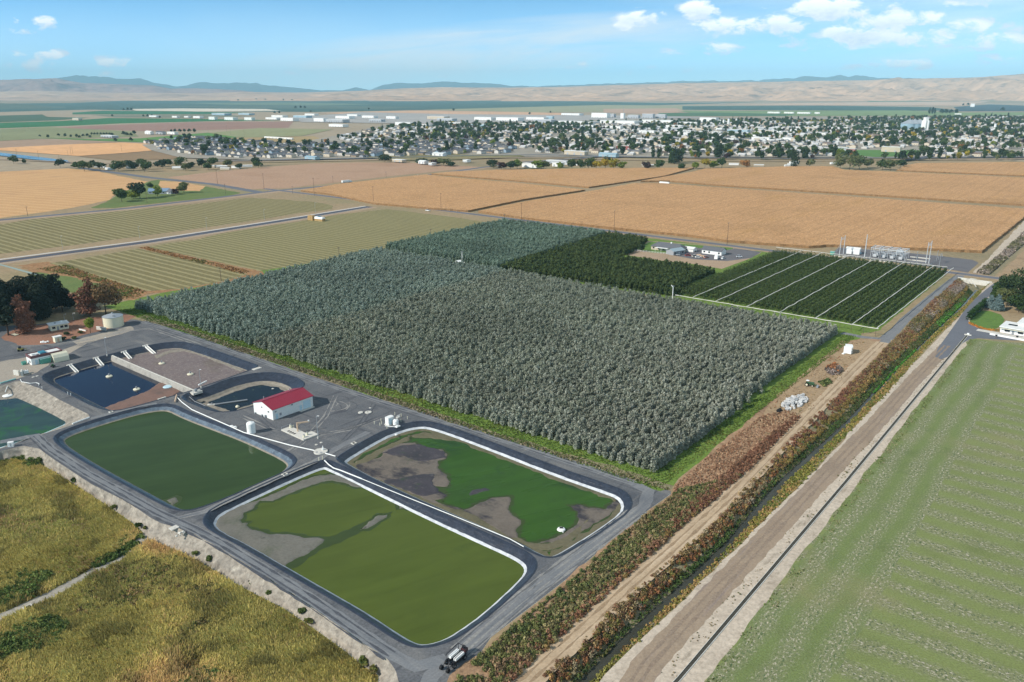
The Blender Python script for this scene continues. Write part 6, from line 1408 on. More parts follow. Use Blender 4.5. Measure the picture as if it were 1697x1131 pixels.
for y, h_ in ((4.3, 1.1), (6.6, .7), (11.0, .5)): MB().box(-.6, .02, y, y + .5, 0, h_).build('meter_box', GREYM, t)
MB().box(11.8, 18.6, -1.6, -.1, 0, .05).build('door_step', CONC, t)
for x in (3.0, 15.0): MB().cyl(x, 9.5, SE + .5, SR + .4, .16, n=8).build('roof_vent', GALV, t)
# --- white tank
g = at(416.8, 717.5)
t = thing('storage_tank', 'upright white plastic tank beside the white pipe', 'tank', g)
MB().lathe(0, 0, [(0, 1.55), (3.7, 1.55), (4.1, 1.35), (4.35, .6), (4.4, .1)], 20).build('tank_body', WHITE, t, smooth=False)
MB().cyl(0, 0, 4.38, 4.52, .35, n=10).build('lid', WHITE, t); MB().box(-.25, .25, -1.75, -1.45, .1, .5).build('valve', GREYM, t)
# --- pump slab with jib crane
s0, s1 = at(466, 714), at(503, 731)
t = thing('pump_slab', 'rectangular concrete pump slab with open pits and small pumps', 'pump station', s0, math.atan2(s1[1] - s0[1], s1[0] - s0[0]))
ln = math.dist(s0[:2], s1[:2])
MB().box(0, ln, 0, 4.2, -.1, .45).build('slab', CONC, t)
MB().box(ln * .7, ln, 4.2, 6.6, -.1, .42).build('slab', CONC, t)
for k in range(4): MB().box(2.9 + k * 1.25, 3.7 + k * 1.25, .5, 1.5, .44, .47).build('pit', DARK, t)
for x, y, h_ in ((1.3, 3.3, 1.7), (ln - 1.6, 1.4, 1.2), (ln - 2.6, 3.4, 1.3)):
    p_ = MB().cyl(x, y, .45, .45 + h_ * .7, .5, .4, 10).build('pump', CREAM, t); MB().cyl(x, y, .45 + h_ * .7, .45 + h_, .25, .2, 8).build('motor', GREYM, p_)
MB().tube([(1.3, 3.3, 1.0), (1.3, 4.6, 1.0), (1.3, 4.6, .2)], .16, 6).build('pipe', CREAM, t)
mb = MB()
for q in ((.1, .1), (ln - .1, .1), (ln - .1, 6.5), (.1, 4.1)): mb.tube([(q[0], q[1], .4), (q[0], q[1], 1.4)], .05, 5)
mb.tube([(.1, .1, 1.4), (.1, 4.1, 1.4)], .04, 5).build('rail', GALV, t)
g = at(493.5, 717)
t = thing('jib_crane', 'beige jib crane with a long horizontal arm on the pump slab', 'crane', g, RZ - .55)
MB().tube([(0, 0, 0), (0, 0, 3.6)], .28, 8).build('mast', TAN, t)
a_ = MB().box(-.3, 4.7, -.16, .16, 3.5, 3.95).build('arm', TAN, t); MB().tube([(0, 0, 2.6), (1.3, 0, 3.55)], .1, 6).build('brace', TAN, t)
MB().box(3.9, 4.4, -.25, .25, 3.9, 4.3).build('winch', WHITE, a_); MB().tube([(4.4, 0, 3.5), (4.4, 0, 1.2)], .03, 4).build('cable', BLACKM, a_)
# --- lamp pole
def lamp_pole(px, top, label, group=None, arm=1.2, base=True, mat=None, rz=0.0, name='lamp_post'):
    h = hgt(px, top); t = thing(name, label, 'lamp post', at(*px), rz, group); mt = mat or GALV
    MB().tube([(0, 0, 0), (0, 0, h)], .11, 7, 0, .07).build('pole', mt, t)
    MB().tube([(0, 0, h - .1), (arm * .5, 0, h + .12), (arm, 0, h + .1)], .05, 5).build('arm', mt, t)
    MB().box(arm - .15, arm + .5, -.16, .16, h, h + .16).build('lamp_head', WHITE, t)
    if base: MB().cyl(0, 0, -.1, .75, .3, n=10).build('footing', CONC, t)
    return t
lamp_pole((527, 727), 690, 'tall slim lamp post between jib crane and pond', None, .5)
lamp_pole((177.5, 590), 560, 'lamp post at the concrete wall end by the blue water', None, .4)
lamp_pole((333.5, 643), 613, 'lamp post on the platform above the brown basin', None, .4)
for px, tp, lb in (((107, 531), 521, 'lamp post right behind the flat roofed office'), ((122, 531), 519.5, 'lamp post in the red bark bed right of the office'), ((139, 523), 517, 'small lamp post in the shade of the dark pines')): lamp_pole(px, tp, lb, None, .9, False)
for px, tp in (((104, 413), 391), ((231.6, 395.6), 375), ((343, 381.4), 361), ((438.4, 365.5), 347), ((522.6, 353), 335.5)): lamp_pole(px, tp, 'grey street lamp along the sidewalk of the new road', 'street lamps along the new road', 2.0, False, None, RZ + math.pi / 2 + math.pi)
# --- round pads
g = at(531.5, 749.5)
t = thing('manhole_cover', 'round concrete well cover with a hoist frame next to the white pipe', 'well cover', g)
MB().cyl(0, 0, -.1, .45, 2.4, n=24).build('slab', CONC, t)
for x, y in ((-1.1, -1.0), (.5, -1.2)): MB().cyl(x, y, .44, .47, .45, n=12).build('hatch', GREYM, t)
mb = MB()
for q in range(4): mb.tube([(.6 + .45 * math.cos(q * 1.57), .9 + .45 * math.sin(q * 1.57), .4), (.6, .9, 2.0)], .07, 5)
mb.box(.3, .9, .6, 1.2, .45, 1.2).build('hoist', WHITE, t)
for px, r_, lb, cat in (((597.5, 684.6), .95, 'smaller white round lid on the open gravel', 'lid'), ((610.3, 684.2), 1.3, 'larger white round lid with a dark hatch on the gravel', 'lid')):
    t = thing('tank_hatch_pad', lb, 'pad', at(*px)); MB().cyl(0, 0, -.05, .3, r_, n=20).build('cover', CONC, t)
    if r_ > 1: MB().cyl(-.2, .1, .29, .33, .3, n=10).build('hatch', DARK, t)
for px, lb in (((613.3, 676.6), 'small flat white slab beyond the round lids'), ((524, 737.5), 'small white disc left of the lamp post foot'), ((532, 734), 'small white disc nearest the lamp post foot'), ((452, 644.5), 'tiny white cover by the shed corner')):
    o = MB().cyl(0, 0, -.05, .12, .5, n=12); o.cyl(0, 0, .12, .18, .3, n=10); tag(o.build('access_cover', CONC, None, at(*px), 0), lb, 'cover')
def frame_thing(px, s, lb, rz=RZ):
    mb = MB(); w = .22
    mb.box(-s, s, -s, -s + w, -.05, .3); mb.box(-s, s, s - w, s, -.05, .3); mb.box(-s, -s + w, -s + w, s - w, -.05, .3); mb.box(s - w, s, -s + w, s - w, -.05, .3); mb.box(-s + w, s - w, -s + w, s - w, -.05, .06, 1)
    tag(mb.build('catch_basin', [CONC, DARK], None, at(*px), rz), lb, 'catch basin')
frame_thing((586.5, 735.4), .8, 'white square drain frame on the gravel above the green pond'); frame_thing((472, 787), .8, 'white square drain frame on the berm between two ponds')
frame_thing((47, 1008), 1.0, 'white square drain frame on the meadow path'); 
bpy.data.objects[COL.objects[-1].name].location = G(47, 1008, WETZ + .03)
for px, sx, sy, lb in (((425.5, 611.5), 2.0, 1.0, 'white concrete slab at the corner of the brown basin'), ((288.5, 875.5), 1.15, .95, 'square grey lid on the track crossing above the meadow'), ((265, 661.5), .8, .4, 'left white slab on the berm above the green pond'), ((271.5, 659.5), .8, .4, 'right white slab on the berm above the green pond'), ((34.5, 621), .0, .0, '')):
    if not lb: continue
    o = MB().box(-sx, sx, -sy, sy, -.05, .22); o.box(-sx * .3, sx * .3, -sy * .4, sy * .4, .22, .28); tag(o.build('concrete_slab', CONC, None, at(*px), RZ), lb, 'slab')
# --- chemical cabinet with bollards
t = thing('pump_cabinet', 'white equipment cabinet with a domed tank behind, inside the bollards', 'cabinet', at(644, 705.5), RZ)
MB().box(0, 2.7, 0, 1.8, .1, 2.9).build('cabinet', WHITE, t); MB().box(-.4, 3.2, -.4, 2.2, -.05, .12).build('slab', CONC, t)
MB().roof(0, 2.7, 0, 1.8, 2.85, 3.05, .08, .08).build('roof', WHITE, t); MB().box(.5, 1.5, -.06, .03, .2, 2.4).build('door', PALEBLUE, t)
t = thing('round_tank', 'white round topped tank close behind the equipment cabinet', 'tank', at(656, 703.5)); MB().lathe(0, 0, [(0, 1.1), (1.5, 1.1), (1.95, .8), (2.1, .2)], 16).build('tank_body', WHITE, t); MB().cyl(0, 0, 2.08, 2.2, .25, n=8).build('lid', GREYM, t)
t = thing('valve_rack', 'small white valve rack beyond the equipment cabinet', 'valve rack', at(660, 692.5), RZ)
MB().box(-.9, .9, -.5, .5, -.05, .15).build('slab', CONC, t)
for k in range(3): MB().tube([(-.6 + k * .6, 0, .1), (-.6 + k * .6, 0, .9), (-.3 + k * .6, 0, 1.1)], .14, 6).build('valve', WHITE, t)
for i, (x, y) in enumerate(((620.5, 703), (631.5, 698.5), (629.7, 705.7), (632.5, 703.5), (643.3, 693.5), (641.5, 710.3), (653.5, 704.4), (664.4, 699.5), (675.3, 695), (654.5, 688), (665, 690.5))):
    o = MB().cyl(0, 0, -.1, 1.15, .11, n=8); o.lathe(0, 0, [(1.15, .11), (1.22, .06)], 8); tag(o.build('bollard', CREAM, None, at(x, y)), 'cream steel bollard around the white equipment cabinet', 'bollard', 'bollards around the equipment cabinet')
o = MB().box(-.9, .9, -.6, .6, -.05, .3); o.box(-.5, .3, -.3, .3, .3, .55); tag(o.build('pipe_block', WHITE, None, at(659, 707.5), RZ), 'white pipe block at the pond rim below the cabinet', 'pipe block')
o = MB().tube([(0, 0, .1), (4.5, -1.2, .1)], .14, 6); o.cyl(4.5, -1.2, -.1, .35, .3, n=8); tag(o.build('short_pipe', WHITE, None, at(638, 706.5)), 'short white pipe running from the cabinet to the pond', 'pipe')
for i, (x, y) in enumerate(((528.7, 764.5), (534.8, 762))):
    o = MB().cyl(0, 0, -.1, 1.3, .13, n=8); o.lathe(0, 0, [(1.3, .13), (1.38, .06)], 8); tag(o.build('bollard', CREAM, None, at(x, y)), ['left cream bollard at the corner where three ponds meet', 'right cream bollard at the corner where three ponds meet'][i], 'bollard')
# --- pipes
def pipe(px, r, lb, mat=None, z=.25, name='pipe', wob=0.0):
    P = dens([at(*p)[:2] for p in px], 3, False)
    o = MB().tube([(x, y, z + wob * noise.noise((x * .3, y * .3, 1))) for x, y in P], r, 7).build(name, mat or WHITE, None); return tag(o, lb, 'pipe')
pipe([(293, 659), (302, 668), (318, 680), (345, 692), (375, 705), (404, 718), (440, 728), (480, 739), (530, 750), (556, 757.5)], .19, 'long white pipe curving along the gravel past the white tank')
pipe([(538, 765), (545, 772), (553, 777.5), (566, 782), (600, 795.5)], .2, 'white pipe crossing the corner and running down the divider berm', None, .35)
pipe([(600, 795.5), (680, 828), (760, 860), (845, 895), (868, 908)], .12, 'thin white hose along the top of the divider berm', None, .3)
o = pipe([(290, 668), (293, 656.5)], .28, 'short tan pipe elbow at the start of the long white pipe', TAN, .5)
for px, lb in (((384, 707.5), 'left white coupling on the long pipe'), ((389.5, 709), 'right white coupling on the long pipe')):
    o = MB().cyl(0, 0, -.05, .5, .5, n=10); o.box(-.8, .8, -.3, .3, 0, .35); tag(o.build('pipe_coupling', WHITE, None, at(*px), -.3), lb, 'coupling')
for pts, lb in (([(34, 630), (36, 634), (50, 636.5), (60, 635.5), (65, 637), (64.5, 640)], 'white hose lying in a curve above the lagoon bank'), ([(0, 636.5), (26, 629)], 'long turquoise pipe at the left edge above the lagoon')):
    pipe(pts, .14 if 'hose' in lb else .35, lb, WHITE if 'hose' in lb else TURQ)
pipe([(148, 692.5), (120, 703)], .3, 'white pipe lying down the lagoon bank end', None, .1)
pipe([(8, 648), (14, 633)], .15, 'pale pipe reaching to the round float in the lagoon', None, -.6)
# --- basin A: wall, chutes, floats
a, b = DIV0, DIV1
ang = math.atan2(b[1] - a[1], b[0] - a[0]); dl_ = math.dist(a, b)
t = thing('divider_wall', 'long pale concrete wall between blue water and brown basin', 'wall', (a[0], a[1], 0), ang)
mb = MB(); mb.add([(0, -1.1, -2.6), (dl_, -1.1, -2.6), (dl_, -.5, .1), (0, -.5, .1), (0, .5, .1), (dl_, .5, .1), (dl_, 1.0, -2.6), (0, 1.0, -2.6)], [(0, 1, 2, 3), (3, 2, 5, 4), (4, 5, 6, 7), (0, 3, 4, 7), (1, 6, 5, 2), (0, 7, 6, 1)])
WCON = earth('weathered_concrete', [(.2, L(140, 137, 130)), (.5, L(158, 154, 146)), (.8, L(122, 120, 114))], .3, 2.0, .2, bump=.1, rough=.85); mb.build('wall_body', WCON, t); MB().box(0, dl_, -.22, .22, .1, .3).build('kerb', CONC, t)
mb = MB()
for k in range(9): mb.tube([(6 + k * 6, .3, .1), (6 + k * 6, .3, .9)], .04, 5)
mb.build('stanchion', GALV, t)
for p0, p1, lb in (((118, 606.5), (128, 617), 'first concrete chute from the left on the dark basin slope'), ((161, 595), (170, 606), 'second concrete chute left of the divider wall'), ((207.5, 584.5), (216.5, 595), 'third concrete chute just right of the divider wall'), ((243, 574.5), (256, 586.5), 'fourth concrete chute nearest the orchard')):
    q0 = at(*p0); q1 = at(p1[0], p1[1], -2.3); h_ = math.hypot(q1[0] - q0[0], q1[1] - q0[1])
    t = thing('concrete_chute', lb, 'chute', q0, math.atan2(q1[1] - q0[1], q1[0] - q0[0]))
    L2 = h_ + .3
    mb = MB(); mb.add([(-.8, -.5, .12), (L2, -.5, -2.35), (L2, .5, -2.35), (-.8, .5, .12), (-.8, -.5, -.4), (L2, -.5, -2.9), (L2, .5, -2.9), (-.8, .5, -.4)], [(0, 1, 2, 3), (4, 7, 6, 5), (0, 4, 5, 1), (3, 2, 6, 7), (0, 3, 7, 4), (1, 5, 6, 2)]); mb.build('floor', CONC, t)
    for s in (-1, 1):
        mb = MB(); y0, y1 = (.5, .66) if s > 0 else (-.66, -.5)
        mb.add([(-.8, y0, .55), (L2, y0, -1.95), (L2, y1, -1.95), (-.8, y1, .55), (-.8, y0, -.4), (L2, y0, -2.9), (L2, y1, -2.9), (-.8, y1, -.4)], [(0, 1, 2, 3), (4, 7, 6, 5), (0, 4, 5, 1), (3, 2, 6, 7), (0, 3, 7, 4), (1, 5, 6, 2)]); mb.build('side_wall', WHITE, t)
    MB().box(-1.6, -.8, -1.3, 1.3, -.1, .5).build('head_wall', CONC, t)
for px, z, lb in (((181, 624.5), za, 'floating aerator in the middle of the blue water'), ((226.5, 646), za, 'floating aerator near the mud end of the blue water'), ((268, 603), za + .05, 'aerator standing in the upper part of the brown basin'), ((315.5, 621), za + .05, 'aerator standing in the lower part of the brown basin')):
    t = thing('aerator', lb, 'aerator', G(px[0], px[1], z))
    MB().lathe(0, 0, [(-.2, 1.1), (.1, 1.45), (.45, 1.3), (.55, .5)], 16).build('float', CREAM, t); MB().cyl(0, 0, .5, 1.5, .35, .28, 10).build('motor', GREYM, t)
o = MB().lathe(0, 0, [(-.2, 1.8), (.25, 2.0), (.5, 1.7), (.55, .3)], 20); tag(o.build('round_float', PALEBLUE, None, G(278, 642, za + .1)), 'pale blue round float lying by the divider wall', 'float')
t = thing('pump_platform', 'concrete platform with a rail at the end of the divider wall', 'platform', at(327, 649.5), RZ)
MB().box(-2.6, 1.6, -1.4, 1.4, -.6, .3).build('deck', CONC, t); MB().box(-1.2, -.2, -.5, .5, .3, 1.4).build('cabinet', GREYM, t); MB().tube([(-2.5, -1.3, .3), (-2.5, -1.3, 1.3), (1.5, -1.3, 1.3), (1.5, -1.3, .3)], .05, 5).build('rail', GALV, t)
t = thing('tilted_trough', 'white inclined trough at the rail of the end platform', 'trough', at(336, 637.5), RZ + .35); MB().box(-2.6, 2.6, -.25, .25, .5, .9).build('trough', WHITE, t); MB().tube([(0, 0, 0), (0, 0, .6)], .12, 6).build('leg', GALV, t)
o = MB().tube([G(347, 672, -2.9), G(378, 667.5, -2.75), G(410, 663, -2.6)], .35, 8); tag(o.build('floating_pipe', GREYM, None), 'long grey pipe lying across the water of the oval basin', 'pipe')
t = thing('pump_raft', 'low raft under the pipe end in the oval basin', 'raft', G(350, 671.5, -2.95), .2); MB().box(-1.5, 1.5, -.7, .7, 0, .3).build('deck', CONC, t); MB().cyl(.3, 0, .3, .9, .3, n=8).build('pump', GREYM, t)
o = MB().lathe(0, 0, [(-.1, .9), (.35, .7), (.7, .25)], 12); tag(o.build('buoy', CREAM, None, G(393.5, 674.5, -2.95)), 'yellowish buoy floating near the shed in the oval basin', 'buoy')
pipe([(308, 650), (322, 662), (340, 669.5)], .13, 'dark hose hanging down the slope of the oval basin', GREYM, -.9)
t = thing('white_aerator', 'white round float on the bright green algae', 'float', G(930, 879, -1.8)); MB().lathe(0, 0, [(-.2, .9), (.2, 1.25), (.5, 1.1), (.65, .3)], 18).build('float', WHITE, t); MB().box(-.5, .5, -.15, .15, .6, 1.0).build('motor', DARK, t); MB().tube([(0, 0, .2), (.5, -1.6, .1)], .1, 5).build('arm', WHITE, t)
t = thing('marker_float', 'small white float on the salt band of the green pond', 'float', G(656.5, 721.5, -1.2)); MB().lathe(0, 0, [(0, .5), (.3, .55), (.5, .2)], 10).build('float', WHITE, t); MB().tube([(0, 0, .2), (1.6, -1.6, -.4)], .08, 5).build('line', BLACKM, t)
t = thing('clarifier_lid', 'large white round float at the shore of the lagoon', 'float', G(13, 656, -2.6)); MB().lathe(0, 0, [(-.3, 1.7), (.1, 2.1), (.35, 1.9), (.5, .3)], 22).build('cover', WHITE, t); MB().tube([(0, 0, .4), (.9, .3, .9)], .1, 5).build('shaft', BLACKM, t)
t = thing('control_box', 'white cabinet on the bank of the lagoon at the left edge', 'cabinet', at(18.5, 740), .3); MB().box(-.9, .9, -.6, .6, 0, 1.7).build('cabinet', WHITE, t); MB().box(-.1, .1, -.66, -.58, .2, 1.4).build('door', GREYM, t)
# --- pump house group
c0, c1 = at(53, 606), at(95, 590)
t = thing('pump_house', 'flat roofed maroon and white pump house with parapet', 'building', c0, RZ - .05)
bl, bw_, bh = 13.5, 6.0, 4.0
MB().box(0, bl, 0, bw_, 0, bh - .9).build('lower_wall', WHITE, t)
mb = MB(); mb.box(-.12, bl + .12, -.12, bw_ + .12, bh - .9, bh - .1); mb.build('upper_wall', MAROON, t)
mb = MB(); w = .25
mb.box(-.15, bl + .15, -.15, w, bh - .1, bh + .35); mb.box(-.15, bl + .15, bw_ - w, bw_ + .15, bh - .1, bh + .35); mb.box(-.15, w, w, bw_ - w, bh - .1, bh + .35); mb.box(bl - w, bl + .15, w, bw_ - w, bh - .1, bh + .35); mb.build('parapet', MAROON, t)
MB().box(w, bl - w, w, bw_ - w, bh - .1, bh - .02).build('roof', WHITEROOF, t)
MB().box(4.6, 7.2, 1.0, 4.6, bh, bh + .7).build('roof_unit', BLUEM, t); MB().box(1.2, 2.6, 2.2, 3.6, bh, bh + .6).build('roof_unit', WHITE, t); MB().box(2.9, 3.9, .8, 1.6, bh, bh + .5).build('roof_unit', GREYM, t)
d = MB().box(1.6, 2.6, -.14, .03, 0, 2.1).build('door', PALEBLUE, t); MB().box(2.4, 2.5, -.2, -.13, 1, 1.1).build('handle', BLACKM, d)
MB().box(-.15, .03, 1.2, 2.2, 1, 2).build('window', GLASS, t); MB().box(-.15, .03, 3.6, 4.4, .1, 2.1).build('door', PALEBLUE, t)
t = thing('teal_container', 'teal dumpster container against the pump house wall', 'container', at(66, 602.5), RZ - .05)
mb = MB(); mb.add([(-.1, -2.1, 0), (4.1, -2.1, 0), (4.4, -.3, 0), (-.4, -.3, 0), (-.1, -2.3, 2.2), (4.1, -2.3, 2.2), (4.4, -.2, 2.3), (-.4, -.2, 2.3)], [(0, 3, 2, 1), (4, 5, 6, 7), (0, 1, 5, 4), (1, 2, 6, 5), (2, 3, 7, 6), (3, 0, 4, 7)]); mb.build('bin_body', TEAL, t); MB().box(-.2, 4.2, -2.3, -.25, 2.31, 2.42).build('lid', TURQ, t)
t = thing('teal_bin', 'small teal dumpster at the left corner of the pump house', 'bin', at(40, 604.5), RZ); mb = MB(); mb.add([(-.8, -.6, 0), (.8, -.6, 0), (.8, .6, 0), (-.8, .6, 0), (-.95, -.8, 1.2), (.95, -.8, 1.2), (.95, .7, 1.5), (-.95, .7, 1.5)], [(0, 3, 2, 1), (4, 5, 6, 7), (0, 1, 5, 4), (1, 2, 6, 5), (2, 3, 7, 6), (3, 0, 4, 7)]); mb.build('bin_body', TEAL, t); MB().box(-.9, .9, -.05, .05, 1.36, 1.42).build('lid_bar', BLACKM, t)
# tent garage
t = thing('tent_garage', 'cream fabric tent garage open toward the ponds', 'tent', at(90.5, 602), RZ - .05)
mb = MB(); Lx, Wy = 6.6, 5.2
prof = [(0, 0), (.1, 2.2), (1.2, 3.4), (2.6, 4.0), (4.0, 3.4), (5.1, 2.2), (5.2, 0)]
V = [(x, y, z) for x in (0, Lx) for y, z in prof] + [(x, .12 + y * .955, z * .97) for x in (0, Lx) for y, z in prof]
F = [(i, i + 1, 8 + i, 7 + i) for i in range(6)] + [(14 + i, 21 + i, 22 + i, 15 + i) for i in range(6)] + [(i, 14 + i, 15 + i, i + 1) for i in range(6)] + [(7 + i, 8 + i, 22 + i, 21 + i) for i in range(6)]
mb.add(V, F); R90 = [(y - 2.6, -x, z) for x, y, z in mb.v]
mb.v = [(x, y, z) for x, y, z in mb.v]; mb.build('tent_cover', CREAM, t)
MB().add([(.3, .2, 0), (.3, 5.0, 0), (.3, 5.0, 2.1), (.3, 4.0, 3.2), (.3, 2.6, 3.8), (.3, 1.2, 3.2), (.3, .2, 2.1)], [(0, 1, 2, 3, 4, 5, 6)]).build('end_wall', CREAM, t)
mb = MB()
for x in (2.2, 4.4, 6.4): mb.tube([(x, .25, 0), (x, .3, 2.1), (x, 1.3, 3.2), (x, 2.6, 3.8), (x, 3.9, 3.2), (x, 4.9, 2.1), (x, 4.95, 0)], .05, 5)
mb.build('hoop', GALV, t)
t = thing('trailer', 'small dark trailer with pump beside the tent garage', 'trailer', at(88, 609), .6); MB().box(-1, 1, -.6, .6, .5, .8).build('deck', DARK, t); MB().box(-.5, .4, -.4, .4, .8, 1.5).build('pump', GREENM, t)
for s in (-.7, .7): MB().lathe(.0, s, [(.05, .1), (.1, .33), (.55, .33), (.6, .1)], 10).build('wheel', DARK, t)
MB().tube([(1, 0, .6), (2.2, 0, .5)], .06, 5).build('drawbar', GALV, t)
def kblock(px, l_, w_, h_, rz, lb):
    o = MB().box(-l_ / 2, l_ / 2, -w_ / 2, w_ / 2, -.05, h_); o.box(-l_ / 2 + .2, l_ / 2 - .2, -w_ / 2 + .1, w_ / 2 - .1, h_, h_ + .12); tag(o.build('concrete_block', CONC, None, at(*px), rz), lb, 'block')
kblock((28.5, 622), .9, 3.2, 2.2, RZ + .3, 'left upright white concrete block by the pump house'); kblock((37, 622), .9, 3.6, 2.1, RZ - .4, 'right upright white concrete block by the pump house')
t = thing('generator', 'small white generator in front of the concrete blocks', 'generator', at(43, 619.5), RZ); MB().box(-1, 1, -.6, .6, .2, 1.5).build('housing', WHITE, t); MB().box(-1.1, 1.1, -.7, .7, -.05, .2).build('skid', DARK, t); MB().cyl(.5, 0, 1.5, 1.9, .1, n=6).build('exhaust', BLACKM, t)
for i, (x, y) in enumerate(((55, 625.5), (61.5, 623.8))):
    o = MB().cyl(0, 0, -.05, .15, .6, n=12); o.cyl(0, 0, .15, .2, .35, n=8); tag(o.build('access_cover', CONC, None, at(x, y)), ['left white cover on the gravel above the dark basin', 'right white cover on the gravel above the dark basin'][i], 'cover')
for i, (x, y) in enumerate(((112.5, 654), (117.5, 656), (70, 645))):
    o = MB().cyl(0, 0, -.1, 1.0, .1, n=7); o.cyl(0, 0, 1.0, 1.12, .14, n=7); tag(o.build('marker_post', WHITE, None, at(x, y)), ['left of two white marker posts on the basin berm', 'right of two white marker posts on the basin berm', 'white marker post at the top of the lagoon bank'][i], 'post')
frame_thing((184, 683.5), .7, 'white drain frame at the near corner of the dark basin')
# tractor like sprayer near the top left of pump house
t = thing('yellow_loader', 'small yellowish loader parked behind the pump house', 'loader', at(35, 582), .4)
MB().box(-1.4, 1.0, -.7, .7, .6, 1.4).build('body', plain('faded_yellow', L(168, 156, 84), .6, .15), t); MB().box(-.9, .2, -.6, .6, 1.4, 2.3).build('cab', GLASS, t)
for x in (-.9, .8):
    for s in (-.8, .8): mb = MB(); mb.tube([(x, s - .15, .5), (x, s + .15, .5)], .5, 12); mb.build('wheel', DARK, t)
MB().tube([(1.0, 0, 1.0), (2.0, 0, 1.2), (2.6, 0, .4)], .12, 6).build('boom', MATS['faded_yellow'], t)
# --- office, tank, sheds
t = thing('flat_roof_office', 'pale flat roofed office with dark windows beside the copper trees', 'building', at(84.5, 549.5), RZ - .2)
MB().box(0, 8.6, 0, 5.6, 0, 3.0).build('wall', CREAM, t); MB().box(-.5, 9.1, -.5, 6.1, 3.0, 3.3).build('roof', WHITEROOF, t)
for x in (.8, 4.6, 6.6): w_ = MB().box(x, x + 1.5, -.06, .03, 1.0, 2.2).build('window', GLASS, t); MB().box(x - .1, x + 1.6, -.12, -.02, .9, 1.0).build('sill', WHITE, w_)
MB().box(3.0, 3.9, -.07, .03, 0, 2.1).build('door', GREYM, t); MB().box(5.5, 6.7, 2.6, 3.9, 3.3, 4.0).build('roof_unit', WHITE, t); MB().box(2.4, 3.2, 2.0, 2.8, 3.3, 3.8).build('roof_unit', GREYM, t)
g = at(183, 543.5); 
t = thing('water_tank', 'large round cream steel tank with a grey conical roof', 'tank', (g[0], g[1] + 4, 0))
MB().cyl(0, 0, 0, 5.4, 5.0, n=36).build('tank_wall', CREAM, t); rf = MB().lathe(0, 0, [(5.4, 5.15), (5.55, 5.15), (6.9, .5), (6.95, .3)], 36).build('roof', GALV, t)
MB().cyl(0, 0, 6.9, 7.4, .4, n=8).build('vent', GALV, rf); MB().box(1.5, 2.3, -3.2, -2.4, 6.1, 6.6).build('hatch', GREYM, rf)
mb = MB()
for s in (-.25, .25): mb.tube([(-4.2 + s * .8, -3.1 - s, 0), (-4.2 + s * .8, -3.1 - s, 6)], .04, 4)
for k in range(12): mb.tube([(-4.4, -2.85, .4 + k * .45), (-4.0, -3.35, .4 + k * .45)], .03, 4)
mb.build('ladder', GALV, t)
t = thing('meter_shed', 'small cream shed with a pale roof in front of the office garden', 'shed', at(92, 568.5), RZ); MB().box(0, 3.2, 0, 2.4, 0, 2.7).build('wall', CREAM, t); MB().box(-.25, 3.45, -.25, 2.65, 2.7, 2.9).build('roof', WHITEROOF, t); MB().box(1.0, 2.0, -.06, .03, 0, 2.0).build('door', TAN, t)
o = MB().tube([G(160, 541), G(172, 549)], .02)
t = thing('retaining_wall', 'low white wall between the cream tank and the round bush', 'wall', at(160, 546.5), -.35); MB().box(0, 6.5, 0, .4, 0, 1.6).build('wall_body', CONC, t); MB().box(-.05, 6.55, -.05, .45, 1.6, 1.72).build('coping', WHITE, t)
t = thing('garden_wall', 'low white wall in the office garden', 'wall', at(131, 547), -.5); MB().box(0, 5.5, 0, .35, 0, .6).build('wall_body', WHITE, t); MB().box(-.05, 5.55, -.05, .4, .6, .68).build('coping', CONC, t)
q_ = random.Random(4)
mb = MB()
for k in range(9):
    x, y = q_.uniform(-1.8, 1.8), q_.uniform(-.8, .8); mb.lathe(x, y, [(-.05, .45), (.3, .55), (.65, .4), (.8, .12)], 8)
tag(mb.build('sack_heap', WHITE, None, at(74, 568)), 'heap of white sacks left of the small cream shed', 'sacks')
t = thing('flat_pallet', 'pale flat bed lying on the red bark left of the conifer', 'bed', at(24, 555.5), -.5); MB().box(-1.9, 1.9, -1.2, 1.2, .1, .35).build('deck', CREAM, t); MB().box(-2.0, 2.0, -1.35, -1.2, 0, .45).build('frame', BLACKM, t); MB().box(-2.0, 2.0, 1.2, 1.35, 0, .45).build('frame', BLACKM, t)
t = thing('parked_trailer', 'grey trailer half hidden under the rust brown conifer', 'trailer', at(47, 548.5), .3); MB().box(-2.2, 2.2, -.9, .9, .6, 1.5).build('box', GREYM, t); MB().tube([(2.2, 0, .7), (3.4, 0, .6)], .07, 5).build('drawbar', GALV, t)
for s in (-.95, .95): MB().tube([(0, s - .12, .4), (0, s + .12, .4)], .4, 10).build('wheel', DARK, t)
# --- tractor with white tanks at the bottom
t = thing('spray_rig', 'black tracked sprayer with two long white tanks parked on the gravel corner', 'sprayer', at(756, 1096), RZ + .05)
for s in (-1, 1):
    MB().box(-1.3, 1.6, s * .7 - .33, s * .7 + .33, 1.25, 1.85).build('tank', WHITE, t); MB().box(-1.75, 2.15, s * .75 - .41, s * .75 + .41, .75, 1.25).build('tank_cradle', BLACKM, t)
MB().box(-2.3, 2.4, -.55, .55, .55, .8).build('chassis', BLACKM, t)
for x in (-2.0, 1.5):
    for s in (-1.15, 1.15): w_ = MB().tube([(x, s - .2, .55), (x, s + .2, .55)], .55, 14).build('wheel', DARK, t); MB().tube([(x, s - .23, .55), (x, s + .23, .55)], .22, 10).build('rim', GREYM, w_)
for s in (-1.2, 1.2): MB().tube([(-1.9, s, .9), (-1.9, s, 2.5), (2.3, s, 2.7), (2.3, s, .9)], .08, 6).build('roll_bar', BLACKM, t)
MB().tube([(2.3, -1.2, 2.7), (2.3, 1.2, 2.7)], .08, 6).build('roll_bar', BLACKM, t)
